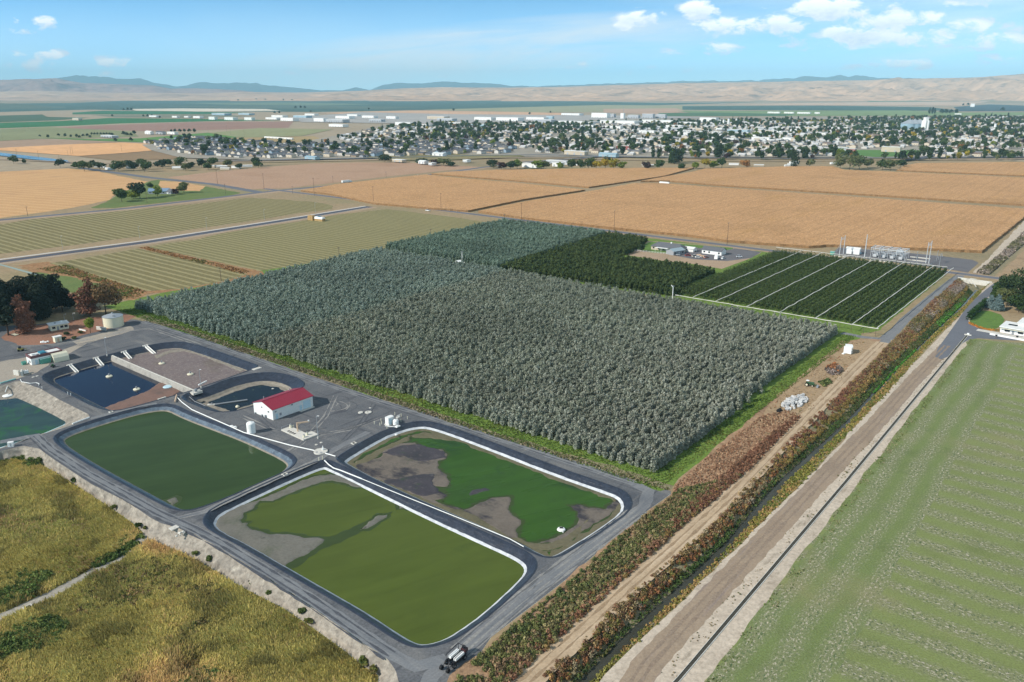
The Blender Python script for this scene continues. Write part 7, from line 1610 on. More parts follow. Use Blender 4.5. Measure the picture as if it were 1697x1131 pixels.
for s in (-.6, .6): MB().tube([(-1.8, s, 1.6), (-2.9, s, 1.9), (-3.9, s, .6)], .12, 6).build('lift_arm', BLACKM, t)
for s in (-.9, .9): MB().tube([(-3.9, s - .25, .55), (-3.9, s + .25, .55)], .55, 12).build('tyre', DARK, t)
MB().box(2.4, 3.5, -.6, .6, .8, 1.6).build('engine_cover', plain('dark_red', L(84, 52, 54), .6, .15), t); MB().box(2.6, 3.0, -.35, .35, 1.6, 2.3).build('seat', BLACKM, t); MB().tube([(2.8, .5, 1.6), (2.8, .5, 2.6)], .06, 5).build('exhaust', BLACKM, t)
q_ = random.Random(8)
def heap(name, px, sx, sy, n, r0, mat, lb, cat, rz=0.0, hmax=1.2):
    mb = MB()
    for k in range(n):
        a = q_.uniform(0, 6.28); d_ = q_.random() ** .6; x, y = math.cos(a) * d_ * sx, math.sin(a) * d_ * sy; z = hmax * (1 - d_) * q_.random(); r_ = r0 * q_.uniform(.5, 1.3)
        V = []
        for i in range(8):
            s = [(-1, -1, -1), (1, -1, -1), (1, 1, -1), (-1, 1, -1), (-1, -1, 1), (1, -1, 1), (1, 1, 1), (-1, 1, 1)][i]; V.append((s[0] * r_ * q_.uniform(.6, 1.1), s[1] * r_ * q_.uniform(.5, 1), s[2] * r_ * q_.uniform(.4, .8)))
        M_ = Matrix.Rotation(q_.uniform(0, 3), 3, 'Z') @ Matrix.Rotation(q_.uniform(-.7, .7), 3, 'X'); V = [tuple(M_ @ Vector(v) + Vector((x, y, z + r_ * .3))) for v in V]
        mb.add(V, [(0, 3, 2, 1), (4, 5, 6, 7), (0, 1, 5, 4), (1, 2, 6, 5), (2, 3, 7, 6), (3, 0, 4, 7)])
    tag(mb.build(name, mat, None, at(*px), rz), lb, cat, None, None)
heap('rubble_heap', (1317, 667), 10.5, 3.6, 150, .62, plain('white_rubble', L(196, 196, 194), .9, .2, 3), 'heap of white grey concrete rubble beside the dirt track', 'rubble', RZ, 1.6)
heap('rubble_scatter', (299, 885), 1.6, .8, 14, .3, CONC, 'few loose grey rocks on the slope below the square lid', 'rocks', RZ, .4)
t = thing('black_drum', 'black drum lying at the lower end of the rubble heap', 'drum', at(1291, 683), .8); MB().tube([(-1.0, 0, .7), (1.0, 0, .7)], .7, 14).build('drum_body', DARK, t); MB().tube([(.95, 0, .7), (1.06, 0, .7)], .5, 12).build('lid', BLACKM, t)
scatter_plants('brush_heap', rough(gp([(1364, 612), (1382, 604), (1395, 612), (1392, 621), (1375, 622)]), 2, .5, 4), 3, (.7, 1.3), 22, .22, [L(120, 108, 100), L(138, 124, 116), L(104, 96, 88), L(150, 104, 70)], 'heap of grey cut brush beside the dirt track', 'brush', None, 81, .2)
scatter_plants('weed_patch', rough(gp([(1356, 634), (1372, 628), (1378, 636), (1366, 642)]), 2, .4, 4), 2.5, (.5, 1.0), 18, .24, [L(78, 92, 50), L(98, 104, 60), L(88, 84, 48)], 'green weed patch right of the old tractor', 'weeds', None, 82, .2)
# tractor
t = thing('old_tractor', 'old green tractor with front loader standing on the bare strip', 'tractor', at(1341, 640), -.55)
MB().box(-1.2, 1.8, -.45, .45, .9, 1.7).build('hood', GREENM, t); MB().box(-1.4, -.2, -.7, .7, 2.3, 2.45).build('canopy', WHITE, t)
for x in (-1.3, -.3):
    for s in (-.6, .6): MB().tube([(x, s, 1.3), (x, s, 2.3)], .05, 5).build('canopy_post', GREENM, t)
for s in (-.95, .95):
    w_ = MB().tube([(-.9, s - .25, .8), (-.9, s + .25, .8)], .8, 14).build('rear_wheel', DARK, t); MB().tube([(-.9, s - .28, .8), (-.9, s + .28, .8)], .45, 12).build('rim', CREAM, w_)
    w_ = MB().tube([(1.4, s * .8 - .15, .5), (1.4, s * .8 + .15, .5)], .5, 12).build('front_wheel', DARK, t); MB().tube([(1.4, s * .8 - .17, .5), (1.4, s * .8 + .17, .5)], .25, 10).build('rim', CREAM, w_)
    MB().tube([(-.2, s * .75, 1.6), (1.6, s * .75, 1.7), (3.2, s * .75, .5)], .12, 6).build('loader_arm', GREENM, t)
MB().box(3.0, 3.8, -1.1, 1.1, .1, .8).build('bucket', GREYM, t)
def crate(px, l_, w_, h_, rz, lb, roofed=False):
    t = thing('storage_box', lb, 'box', at(*px), rz); MB().box(0, l_, 0, w_, .15, h_).build('box_body', WHITE, t); MB().box(-.12, l_ + .12, -.12, w_ + .12, h_, h_ + .15).build('lid', WHITE, t)
    for k in range(2): MB().box(l_ * .2 + k * l_ * .4, l_ * .4 + k * l_ * .4, -.05, .02, h_ * .3, h_ * .5).build('vent', GREYM, t)
    MB().box(.1, l_ - .1, .1, w_ - .1, -.05, .15).build('skid', WOOD, t)
crate((1401, 585), 3.0, 3.4, 3.3, RZ - 1.2, 'wider white storage box nearer the orchard'); crate((1410, 588), 1.7, 3.6, 3.2, RZ - .1, 'narrow tall white storage box nearer the track')
o = MB().box(-.8, .8, -.5, .5, -.05, .4); o.box(-.6, .2, -.3, .3, .4, .6); tag(o.build('white_pallet', WHITE, None, at(1398, 587), .6), 'low white pallet in front of the two storage boxes', 'pallet')
# --- wind machine shed in the orchard and tall mast by the nets
t = thing('pump_shed', 'small white shed with a dark opening on the lane between orchard blocks', 'shed', at(759, 441.5), RZ - .25)
MB().box(0, 3.6, 0, 4.6, 0, 3.0).build('wall', WHITE, t); MB().roof(0, 3.6, 0, 4.6, 3.0, 3.7, .12, .25).build('roof', WHITE, t); MB().box(.6, 2.8, -.06, .03, .2, 2.4).build('opening', DARK, t); MB().box(-.06, .03, 1.2, 2.2, 1.5, 2.4).build('window', GLASS, t)
def mast(px, top, lb, mat, blades=True):
    h = hgt(px, top); t = thing('wind_machine', lb, 'wind machine', at(*px)); MB().tube([(0, 0, 0), (0, 0, h)], .28, 8, 0, .2).build('tower', mat, t); MB().box(-.6, .6, -.25, .25, h - .1, h + .35).build('gearbox', GREYM, t)
    MB().add([(-.75, -2.6, h + .1), (-.65, -2.6, h + .4), (-.62, 2.6, h + .4), (-.72, 2.6, h + .1), (-.8, -2.6, h + .12), (-.7, -2.6, h + .42), (-.67, 2.6, h + .42), (-.77, 2.6, h + .12)], [(0, 1, 2, 3), (4, 7, 6, 5), (0, 4, 5, 1), (2, 6, 7, 3), (1, 5, 6, 2), (0, 3, 7, 4)]).build('blade', WHITE, t); MB().box(.6, 1.8, -.5, .5, 0, 1.4).build('engine_box', WHITE, t)
mast((766, 438), 418, 'white wind machine mast behind the small white shed', WHITE); mast((1114, 503), 475, 'tall white wind machine mast at the corner of the netted rows', WHITE)
t = thing('fuel_tank', 'small white fuel tank beside the tall mast', 'tank', at(1121, 505.5), -.4); MB().tube([(-1.0, 0, .9), (1.0, 0, .9)], .55, 12).build('tank_body', WHITE, t)
for x in (-.7, .7): MB().box(x - .1, x + .1, -.5, .5, -.05, .5).build('stand', GREYM, t)
# --- poles along the roads
def power_pole(px, top, lb, group, arms=1, mat=None):
    h = hgt(px, top); t = thing('power_pole', lb, 'power pole', at(*px), RZ, group); MB().tube([(0, 0, -.2), (0, 0, h)], .2, 7, 0, .13).build('pole', mat or WOOD, t)
    for k in range(arms): c_ = MB().box(-1.3, 1.3, -.07, .07, h - .6 - k * 1.2, h - .42 - k * 1.2).build('crossarm', mat or WOOD, t); mb = MB(); [mb.cyl(x, 0, h - .42 - k * 1.2, h - .15 - k * 1.2, .07, n=6) for x in (-1.2, -.5, .5, 1.2)]; mb.build('insulator', GREYM, c_)
for px, tp in (((619, 337), 309), ((731, 349.6), 320.6), ((864, 364.5), 337), ((1017.5, 385), 349), ((1204.8, 406), 369), ((521, 325), 295)): power_pole(px, tp, 'wooden power pole between the county road and the corn', 'power poles along the corn edge')
for px, tp in (((360.6, 305.4), 282.4), ((437.7, 314), 287.7), ((373.7, 322), 305), ((244, 337), 319.5), ((485, 321), 309), ((552, 303), 292), ((640, 296), 285)): power_pole(px, tp, 'wooden power pole along the main road left of the crossing', 'power poles along the main road')
for px, tp in (((366.6, 466), 444), ((562, 425.6), 409.7), ((714, 395), 379.7), ((836, 368), 355)): power_pole(px, tp, 'wooden power pole between the hay field and the orchard', 'power poles beside the hay field')
power_pole((46, 358), 342.5, 'lone wooden pole at the edge of the stubble field', None)
for px, tp in (((28, 258), 247), ((65, 268), 250), ((99, 271), 256), ((118, 258), 244), ((121, 257), 244), ((113, 259), 250), ((202, 252), 241), ((278, 252), 240), ((4, 232), 224), ((48, 214), 204), ((42, 218), 208), ((382, 224), 213), ((405, 228), 215), ((433, 224), 214), ((376, 220), 208), ((345, 220), 210)): power_pole(px, tp, 'dark utility pole standing on the far farmland left of town', 'utility poles on the far farmland')
for k in range(14): x = 540 + k * 34; power_pole((x, 192.5 - .0 * k), 183.5, 'distant pylon pole in the row behind the warehouses', 'distant poles behind the warehouses')
# --- vehicles
def car(px, rz, col, lb, cat='car', kind='car', s=1.0, group=None):
    t = thing('pickup_truck' if kind == 'pickup' else 'parked_car', lb, cat, at(*px, .06), rz, group)
    mt = plain('paint_%d_%d_%d' % col, L(*col), .35, .04, 2, 0, .5)
    l_ = 5.4 if kind == 'pickup' else 4.5
    def taper(x0, x1, y, z0, z1, i0, i1): return [(x0, -y, z0), (x1, -y, z0), (x1, y, z0), (x0, y, z0), (x0 + i0, -y * .82, z1), (x1 - i1, -y * .82, z1), (x1 - i1, y * .82, z1), (x0 + i0, y * .82, z1)], [(0, 3, 2, 1), (4, 5, 6, 7), (0, 1, 5, 4), (1, 2, 6, 5), (2, 3, 7, 6), (3, 0, 4, 7)]
    MB().add(*taper(-l_ / 2, l_ / 2, .95 * s, .4, 1.05, .1, .25)).build('body', mt, t)
    cx = (.1, 1.5) if kind == 'pickup' else (-1.5, 1.0)
    c_ = MB().add(*taper(cx[0] - .3, cx[1] + .3, .88 * s, 1.05, 1.72, .35, .6)).build('cabin', GLASS, t); MB().box(cx[0] + .05, cx[1] - .3, -.68 * s, .68 * s, 1.722, 1.78).build('roof', mt, c_)
    if kind == 'pickup': MB().box(-l_ / 2 + .15, -.3, -.75, .75, 1.05, 1.12).build('bed', DARK, t)
    for x in (-l_ * .31, l_ * .31):
        for y in (-.9 * s, .9 * s): MB().tube([(x, y - .1, .35), (x, y + .1, .35)], .35, 12).build('wheel', DARK, t)
    return t
RD = math.atan2(G(560, 307.5)[1] - G(691, 293)[1], G(560, 307.5)[0] - G(691, 293)[0])
t = thing('tanker_truck', 'white semi truck with a long trailer on the main road', 'truck', at(575, 303.5, .06), RD + math.pi)
MB().box(-8.5, 3.8, -1.3, 1.3, 1.2, 3.9).build('trailer', WHITE, t); c_ = MB().box(4.4, 7.0, -1.25, 1.25, .8, 3.3).build('cab', WHITE, t); MB().box(6.0, 7.03, -1.1, 1.1, 2.1, 3.0).build('windscreen', GLASS, c_); MB().box(7.0, 8.6, -1.0, 1.0, .8, 1.9).build('bonnet', WHITE, t)
for x in (-7.5, -6.2, 3.6, 4.9, 7.8):
    for s in (-1.1, 1.1): MB().tube([(x, s - .2, .5), (x, s + .2, .5)], .5, 10).build('wheel', DARK, t)
MB().box(-8.4, 8.0, -.5, .5, .7, 1.2).build('chassis', DARK, t)
RC = RZ - math.pi / 2
car((709, 350), RC + math.pi, (232, 232, 228), 'white pickup driving on the county road past the corn', 'pickup', 'pickup', 1.15)
car((692, 292.2), RD, (230, 230, 228), 'white car on the main road near the corn strip')
# hay stack beside the new road
t = thing('hay_stack', 'tall stack of tan hay bales beside the new road', 'hay stack', at(510, 365), RZ - 1.55); q_ = random.Random(3)
HB = []
for k in range(3):
    for j in range(3): MB().box(j * 2.4 + .03, j * 2.4 + 2.37, q_.uniform(-.1, .1), 3.8 + q_.uniform(-.1, .1), k * 1.55 + .02, k * 1.55 + 1.52).build('hay_bale', STRAW, t)
t = thing('bale_wagon', 'bale stack under a white and blue tarpaulin next to the tall hay stack', 'bale stack', at(521, 366), RZ - 1.45)
MB().box(0, 10.5, 0, 4.4, 0, 2.2).build('bales', STRAW, t); MB().add([(0, -.1, 2.1), (10.5, -.1, 2.1), (10.5, 4.5, 2.1), (0, 4.5, 2.1), (.3, .4, 4.0), (10.2, .6, 3.7), (10.2, 3.8, 3.7), (.3, 4.0, 4.0)], [(4, 5, 6, 7), (0, 1, 5, 4), (1, 2, 6, 5), (2, 3, 7, 6), (3, 0, 4, 7), (0, 3, 2, 1)]).build('tarpaulin', WHITE, t); MB().box(3.6, 6.4, .3, 4.1, 3.86, 4.12).build('blue_tarp', BLUEM, t)
def farmhouse(px, l_, w_, h_, rise, rz, wm, rm, lb, hip=0.0, porch=False, chim=False, name='farmhouse'):
    t = thing(name, lb, 'house', at(*px), rz)
    MB().gable(0, l_, 0, w_, 0, h_, h_ + (.0 if hip else rise * .97)).build('wall', wm, t); rf = MB().roof(0, l_, 0, w_, h_, h_ + rise, .2, .6, 0, hip).build('roof', rm, t)
    n_ = max(2, int(l_ / 4))
    for k in range(n_):
        x = l_ * (k + .5) / n_
        if k == n_ // 2: MB().box(x - .5, x + .5, -.07, .03, 0, 2.1).build('door', WHITE, t)
        else: w2 = MB().box(x - .7, x + .7, -.07, .03, 1.0, 2.2).build('window', GLASS, t); MB().box(x - .8, x + .8, -.12, -.02, .9, 1.0).build('sill', WHITE, w2)
    if chim: MB().box(l_ * .55, l_ * .55 + .9, w_ * .5 - .4, w_ * .5 + .4, h_ + rise * .6, h_ + rise + 1.0).build('chimney', WHITE, rf)
    if porch:
        p_ = MB().box(l_ * .2, l_ * .6, -3.4, -.1, 2.5, 2.65).build('porch_roof', WHITE, t)
        for x in (l_ * .2 + .1, l_ * .4, l_ * .6 - .1): MB().box(x - .1, x + .1, -3.3, -3.1, 0, 2.5).build('post', WHITE, p_)
    return t
RF = RZ - math.pi / 2 + .02
farmhouse((1079, 413.5), 26, 11, 3.0, 2.6, RF, BEIGE, GREYROOF, 'long beige farmhouse with grey hip roof on the lawn by the dark orchard', 4.0, True, True)
farmhouse((1116, 424), 12, 8, 3.2, 1.3, RZ - .3, GREYSID, plain('metal_roof', L(150, 166, 172), .4, .1), 'grey open garage with pale metal roof in the farm yard', name='garage')
farmhouse((1133, 416.5), 8, 6, 2.6, .9, RF, WHITE, WHITEROOF, 'small white garage between farmhouse and grey open garage', name='garage')
farmhouse((1163, 420), 16, 9, 3.2, 2.0, RF, WHITE, GREYROOF, 'white workshop with grey roof at the right of the farm yard', name='workshop')
t = thing('camper_trailer', 'white rounded camper trailer parked in the farm yard', 'trailer', at(1186, 431), RZ + .25); MB().add([(0, -1.2, .5), (6.5, -1.2, .5), (6.5, 1.2, .5), (0, 1.2, .5), (.4, -1.15, 3.0), (5.6, -1.15, 3.1), (5.6, 1.15, 3.1), (.4, 1.15, 3.0)], [(0, 3, 2, 1), (4, 5, 6, 7), (0, 1, 5, 4), (1, 2, 6, 5), (2, 3, 7, 6), (3, 0, 4, 7)]).build('body', WHITE, t); MB().box(2, 3.4, -1.24, -1.1, 1.5, 2.3).build('window', GLASS, t)
for s in (-1.1, 1.1): MB().tube([(3.0, s - .1, .4), (3.0, s + .1, .4)], .4, 10).build('wheel', DARK, t)
car((1150, 416.5), RF + .2, (222, 220, 214), 'white van parked on the farm yard between garages', 'van', 'car', 1.2)
car((1198, 429.5), RZ, (214, 218, 220), 'pale car right behind the camper trailer'); car((1140, 424.5), .2, (150, 64, 56), 'red car beside the grey open garage'); car((1151, 426), .4, (196, 186, 174), 'beige car in the row of old vehicles'); car((1157, 427.5), .1, (232, 230, 224), 'white car in the row of old vehicles'); car((1170, 428), .7, (170, 120, 104), 'faded red car at the end of the old vehicles'); car((1123, 423.5), RF, (120, 126, 132), 'grey car under the edge of the open garage'); car((1225, 427), RF + .5, (190, 196, 200), 'silver car near the netted rows')
q_ = random.Random(6); heap('junk_heap', (1160, 425), 4.2, 2.2, 40, .7, TAN, 'tan heap of lumber in the middle of the farm yard', 'heap', RF, 1.4)
t = thing('pasture_fence', 'white rail fence along the front of the farmhouse lawn', 'fence', at(1052, 416.5), 0); a_, b_ = at(1052, 416.5), at(1115, 422.5)
for k in range(14): MB().box(*(lambda x, y: (x - .08, x + .08, y - .08, y + .08))((b_[0] - a_[0]) * k / 13, (b_[1] - a_[1]) * k / 13), 0, 1.3).build('post', WHITE, t)
for z in (.5, 1.1): MB().tube([(0, 0, z), (b_[0] - a_[0], b_[1] - a_[1], z)], .06, 4).build('rail', WHITE, t)
big_tree((1062, 417), 405, 7, 'round', 'dark_leaf', 500, .5, 90, 'shade_tree', 'dark green bushy tree at the corner of the farm lawn'); big_tree((1124, 414.5), 409, 6, 'round', 'dark_leaf', 300, .5, 91, 'shade_tree', 'dark small tree right of the long beige farmhouse'); big_tree((1190, 416), 411, 6, 'round', 'dark_leaf', 300, .5, 92, 'shade_tree', 'dark small tree right of the white workshop')
farmhouse((246, 322), 24, 10, 3.4, 3.0, .1, GREYSID, plain('blue_roof', L(120, 144, 168), .7, .1), 'grey farmhouse with pale blue roof among the lawn trees'); farmhouse((268, 321), 17, 10, 3.2, 2.6, -.5, GREYSID, GREYROOF, 'grey roofed barn right of the blue roofed farmhouse', name='barn')
# --- substation
PALEG = plain('pale_grey_steel', L(188, 192, 194), .45, .08)
t = thing('control_house', 'white steel control house in the substation yard', 'building', at(1401, 420.5), RF + .1); MB().gable(0, 10, 0, 8, 0, 4.0, 4.7).build('wall', WHITE, t); MB().roof(0, 10, 0, 8, 4.0, 4.8, .12, .2).build('roof', WHITE, t); MB().box(4.4, 5.6, -.06, .03, 0, 2.2).build('door', GREYM, t); MB().box(10, 11.1, 2, 3.4, .4, 1.6).build('air_conditioner', PALEBLUE, t)
def steel_pole(px, tp, lb, group=None, r=.32):
    h = hgt(px, tp); t = thing('steel_pole', lb, 'pole', at(*px), RZ, group); MB().tube([(0, 0, 0), (0, 0, h)], r, 9, 0, r * .7).build('shaft', PALEG, t); MB().cyl(0, 0, -.1, .4, r * 1.8, n=10).build('footing', CONC, t); MB().box(-.9, .9, -.08, .08, h - .6, h - .45).build('crossarm', PALEG, t); return t, h
steel_pole((1432, 432), 389, 'tallest single pale steel pole in the substation', None, .42)
def hframe(p0, p1, t0, t1, lb):
    a_, b_ = at(*p0), at(*p1); h0, h1 = hgt(p0, t0), hgt(p1, t1); h_ = (h0 + h1) / 2; d_ = math.dist(a_, b_)
    t = thing('line_gantry', lb, 'gantry', a_, math.atan2(b_[1] - a_[1], b_[0] - a_[0]))
    for x in (0, d_): MB().tube([(x, 0, 0), (x, 0, h_)], .3, 8, 0, .22).build('leg', PALEG, t)
    mb = MB()
    for z in (h_ * .82, h_ * .9): mb.tube([(-.3, 0, z), (d_ + .3, 0, z)], .12, 5)
    for k in range(5): mb.tube([(d_ * k / 5, 0, h_ * .82), (d_ * (k + 1) / 5, 0, h_ * .9)], .06, 4)
    mb.build('crossbeam', PALEG, t)
    for k in range(3): MB().cyl(d_ * (k + .5) / 3, 0, h_ * .9, h_ * .97, .1, n=6).build('insulator', GREYM, t)
hframe((1391, 424), (1397.5, 421), 393, 390.5, 'pale steel line gantry at the left end of the substation'); hframe((1533.5, 440.5), (1539, 437.5), 402, 399, 'pale steel line gantry at the right end of the substation')
t = thing('bus_structure', 'galvanised bus structure with switchgear in the middle of the substation', 'switchgear', at(1462, 430), RF)
for i in range(5):
    for j in range(3): MB().tube([(-9 + i * 6, 2 + j * 6, 0), (-9 + i * 6, 2 + j * 6, 7.2)], .16, 6).build('column', PALEG, t)
for j in range(3):
    mb = MB(); mb.box(-9.3, 15.3, 1.8 + j * 6, 2.2 + j * 6, 7.2, 7.6)
    mb.box(-9.3, 15.3, 1.9 + j * 6, 2.1 + j * 6, 4.6, 4.85); mb.build('beam', PALEG, t)
for i in range(5): MB().box(-9.2 + i * 6, -8.8 + i * 6, 1.7, 14.3, 7.6, 7.9).build('beam', PALEG, t)
for i in range(4):
    for j in range(2): q = MB().box(-7.6 + i * 6, -5.2 + i * 6, 3.6 + j * 6, 5.6 + j * 6, .6, 2.6).build('breaker', PALEG, t); mb = MB(); [mb.cyl(-7.2 + i * 6 + k * .8, 4.6 + j * 6, 2.6, 4.2, .14, n=6) for k in range(3)]; mb.build('bushing', GREYM, q)
t = thing('transformer', 'pale transformer with cooling fins right of the bus structure', 'transformer', at(1484, 424), RF); MB().box(0, 5, 0, 3.2, .4, 3.6).build('tank', PALEG, t)
for k in range(6): MB().box(.4 + k * .75, .7 + k * .75, -.8, -.02, .8, 3.2).build('cooling_fin', PALEG, t)
for k in range(3): MB().cyl(1 + k * 1.4, 1.6, 3.6, 5.4, .16, n=7).build('bushing', GREYM, t)
MB().tube([(.5, 2.8, 4.2), (4.5, 2.8, 4.2)], .45, 10).build('conservator', PALEG, t)
for px, lb in (((1519, 432.5), 'long white slab in the right part of the substation'), ((1525, 428), 'longest white slab behind the other slab in the substation'), ((1385, 424.8), 'small white slab left of the substation gate'), ((1395, 426), 'small white slab by the left gantry'), ((1444, 432), 'white slab right of the tallest steel pole'), ((1459, 433.5), 'white slab along the front fence of the substation'), ((1505, 431), 'small grey slab in the open substation yard')):
    l_ = 7 if 'long' in lb else 3; o = MB().box(-l_, l_, -.9, .9, -.05, .4); o.box(-l_ * .8, l_ * .8, -.6, .6, .4, .5); tag(o.build('equipment_slab', CONC, None, at(*px), RF), lb, 'slab')
t = thing('cable_cabinet', 'teal cabinet at the left end of the substation yard', 'cabinet', at(1379.5, 422.5), RF); MB().box(-1.6, 1.6, -1, 1, 0, 2.4).build('cabinet', TEAL, t); MB().box(-1.7, 1.7, -1.1, 1.1, 2.4, 2.55).build('lid', TURQ, t)
t = thing('chain_fence', 'chain link fence with steel posts around the substation', 'fence', (0, 0, 0)); fp = [at(*p) for p in ((1382, 424), (1440, 430.5), (1500, 437), (1540, 441.8), (1562, 425.8), (1480, 417.6), (1391, 411.3))]
m, tt, b_ = newmat('chain_link'); v_ = tt.coord(); b_.inputs['Base Color'].default_value = L(160, 164, 166)
tr_ = tt.new('ShaderNodeBsdfTransparent'); mx_ = tt.new('ShaderNodeMixShader'); mx_.inputs[0].default_value = .16; o_n = m.node_tree.nodes['Material Output']; tt.l.new(tr_.outputs[0], mx_.inputs[1]); tt.l.new(b_.outputs[0], mx_.inputs[2]); tt.l.new(mx_.outputs[0], o_n.inputs[0])
for i in range(len(fp)):
    p, q = fp[i], fp[(i + 1) % len(fp)]
    MB().add([(p[0], p[1], .1), (q[0], q[1], .1), (q[0], q[1], 2.3), (p[0], p[1], 2.3)], [(0, 1, 2, 3)]).build('mesh_panel', m, t); n_ = max(2, int(math.dist(p, q) / 7))
    for k in range(n_): x, y = p[0] + (q[0] - p[0]) * k / n_, p[1] + (q[1] - p[1]) * k / n_; MB().cyl(x, y, -.1, 2.5, .07, n=5).build('post', PALEG, t)
for px, tp, lb in (((1555.7, 446.6), 420.5, 'weathered pole in front of the substation corner with long shadow'), ((1517.5, 441), 418, 'slim pole left of the right substation gantry'), ((1553, 428), 415, 'thin pole behind the right corner of the substation')): power_pole(px, tp, lb, None, 1, GREYM)
# --- white roofed house at the right edge
t = thing('white_roofed_house', 'long white flat roofed house with cream front at the right edge', 'house', at(1657, 551), RF - .1)
MB().box(0, 34, 0, 13, 0, 3.0).build('wall', WHITE, t); MB().box(-.6, 34.5, -.7, 13.5, 3.0, 3.35).build('roof', WHITEROOF, t); MB().box(6, 34.5, 8, 20, 3.36, 4.6).build('upper_storey', WHITE, t); MB().box(5.5, 35, 7.5, 20.5, 4.6, 4.9).build('roof', WHITEROOF, t)
MB().box(2.2, 6.2, 5.2, 7.2, 3.36, 3.6).build('roof_opening', GLASS, t); MB().box(0, 34.4, -1.6, -.75, 2.5, 2.7).build('awning', CREAM, t)
for k in range(5): w_ = MB().box(2 + k * 6, 4.4 + k * 6, -.06, .03, .9, 2.2).build('window', GLASS, t); MB().box(1.9 + k * 6, 4.5 + k * 6, -.12, -.02, .8, .9).build('sill', WHITE, w_)
MB().box(5.3, 6.4, -.06, .03, 0, 2.1).build('door', GREYM, t)
MB().box(-10, 40, -5, -.8, -.02, .05).build('terrace', CONC, t)
t = thing('low_wall', 'long low pale wall in front of the white roofed house', 'wall', at(1640, 555), RF - .14); MB().box(0, 36, 0, .4, 0, 1.0).build('wall_body', WHITE, t); MB().box(-.1, 36.1, -.08, .48, 1.0, 1.12).build('coping', CONC, t)
for px, lb in (((1650.5, 561), 'dark mailbox post in front of the white house'), ((1685, 563), 'dark utility box on the drive at the right edge')): t = thing('mailbox', lb, 'mailbox', at(*px), RF); MB().box(-.12, .12, -.12, .12, 0, 1.3).build('post', WOOD, t); MB().box(-.5, .5, -.35, .35, 1.3, 1.9).build('box', BLACKM, t)
for p, q_, lb in (((1600, 466), (1607, 470), 'left bleached log by the culvert'), ((1611, 470), (1618, 476), 'right bleached log by the culvert')):
    a_, b_ = G(*p, -.3), G(*q_, -.6); o = MB().tube([a_, ((a_[0] + b_[0]) / 2, (a_[1] + b_[1]) / 2, .2), b_], .35, 7, 0, .2); o.tube([((a_[0] + b_[0]) / 2, (a_[1] + b_[1]) / 2, .2), (a_[0] + 1, a_[1] + 2, .9)], .15, 5); tag(o.build('bleached_log', CONC, None), lb, 'log')
t = thing('gate_frame', 'white pipe gate at the head of the concrete ditch', 'gate', at(1604, 556), RF); MB().box(-1.6, 1.6, -.3, .3, 0, .5).build('sill', CONC, t); MB().box(-.5, .5, -.1, .1, .5, 1.2).build('gate_leaf', WHITE, t)
t = thing('field_trailer', 'long white trailer standing beside the lane between corn fields', 'trailer', at(1101, 306, 0), RF); MB().box(-7, 7, -1.3, 1.3, .9, 3.6).build('body', WHITE, t); MB().box(-6.5, 6.5, -.6, .6, .5, .9).build('chassis', DARK, t)
for x in (-5.5, -4.2, 4.5):
    for s in (-1.1, 1.1): MB().tube([(x, s - .15, .5), (x, s + .15, .5)], .5, 9).build('wheel', DARK, t)

# ================================================================ the far town: commercial buildings, silos
WB = plain('warehouse_white', L(226, 226, 222), .6, .06, .05); WG = plain('warehouse_grey', L(168, 172, 176), .6, .08, .05); WR = plain('warehouse_red', L(150, 84, 78), .6, .08, .05); WT = plain('warehouse_tan', L(192, 178, 156), .6, .08, .05); WBL = plain('warehouse_blue', L(150, 176, 188), .6, .08, .05)
def wh(x0, x1, y, hp, mat, lb, roofm=None, group=None, kind='flat', dep=1.0, cat='warehouse'):
    a_, b_ = G(x0, y, 1.7), G(x1, y, 1.7); h = max(3.5, hgt((x0, y), y - hp, 1.7)); w = b_[0] - a_[0]; d = max(14, min(60, w * .36)) * dep
    t = thing('warehouse', lb, cat, a_, RZ - math.pi / 2, group)
    if kind == 'flat': MB().box(0, w, 0, d, 0, h).build('wall', mat, t); MB().box(-.4, w + .4, -.4, d + .4, h, h + .6).build('roof', roofm or WHITEROOF, t)
    else: MB().gable(0, w, 0, d, 0, h * .72, h * .97).build('wall', mat, t); MB().roof(0, w, 0, d, h * .72, h, .3, .5).build('roof', roofm or WHITEROOF, t)
    n_ = max(2, min(8, int(w / 14)))
    for k in range(n_): x = w * (k + .5) / n_; MB().box(x - 1.8, x + 1.8, -.1, .05, 0, min(3.6, h * .6)).build('dock_door', WG if mat is not WG else DARK, t)
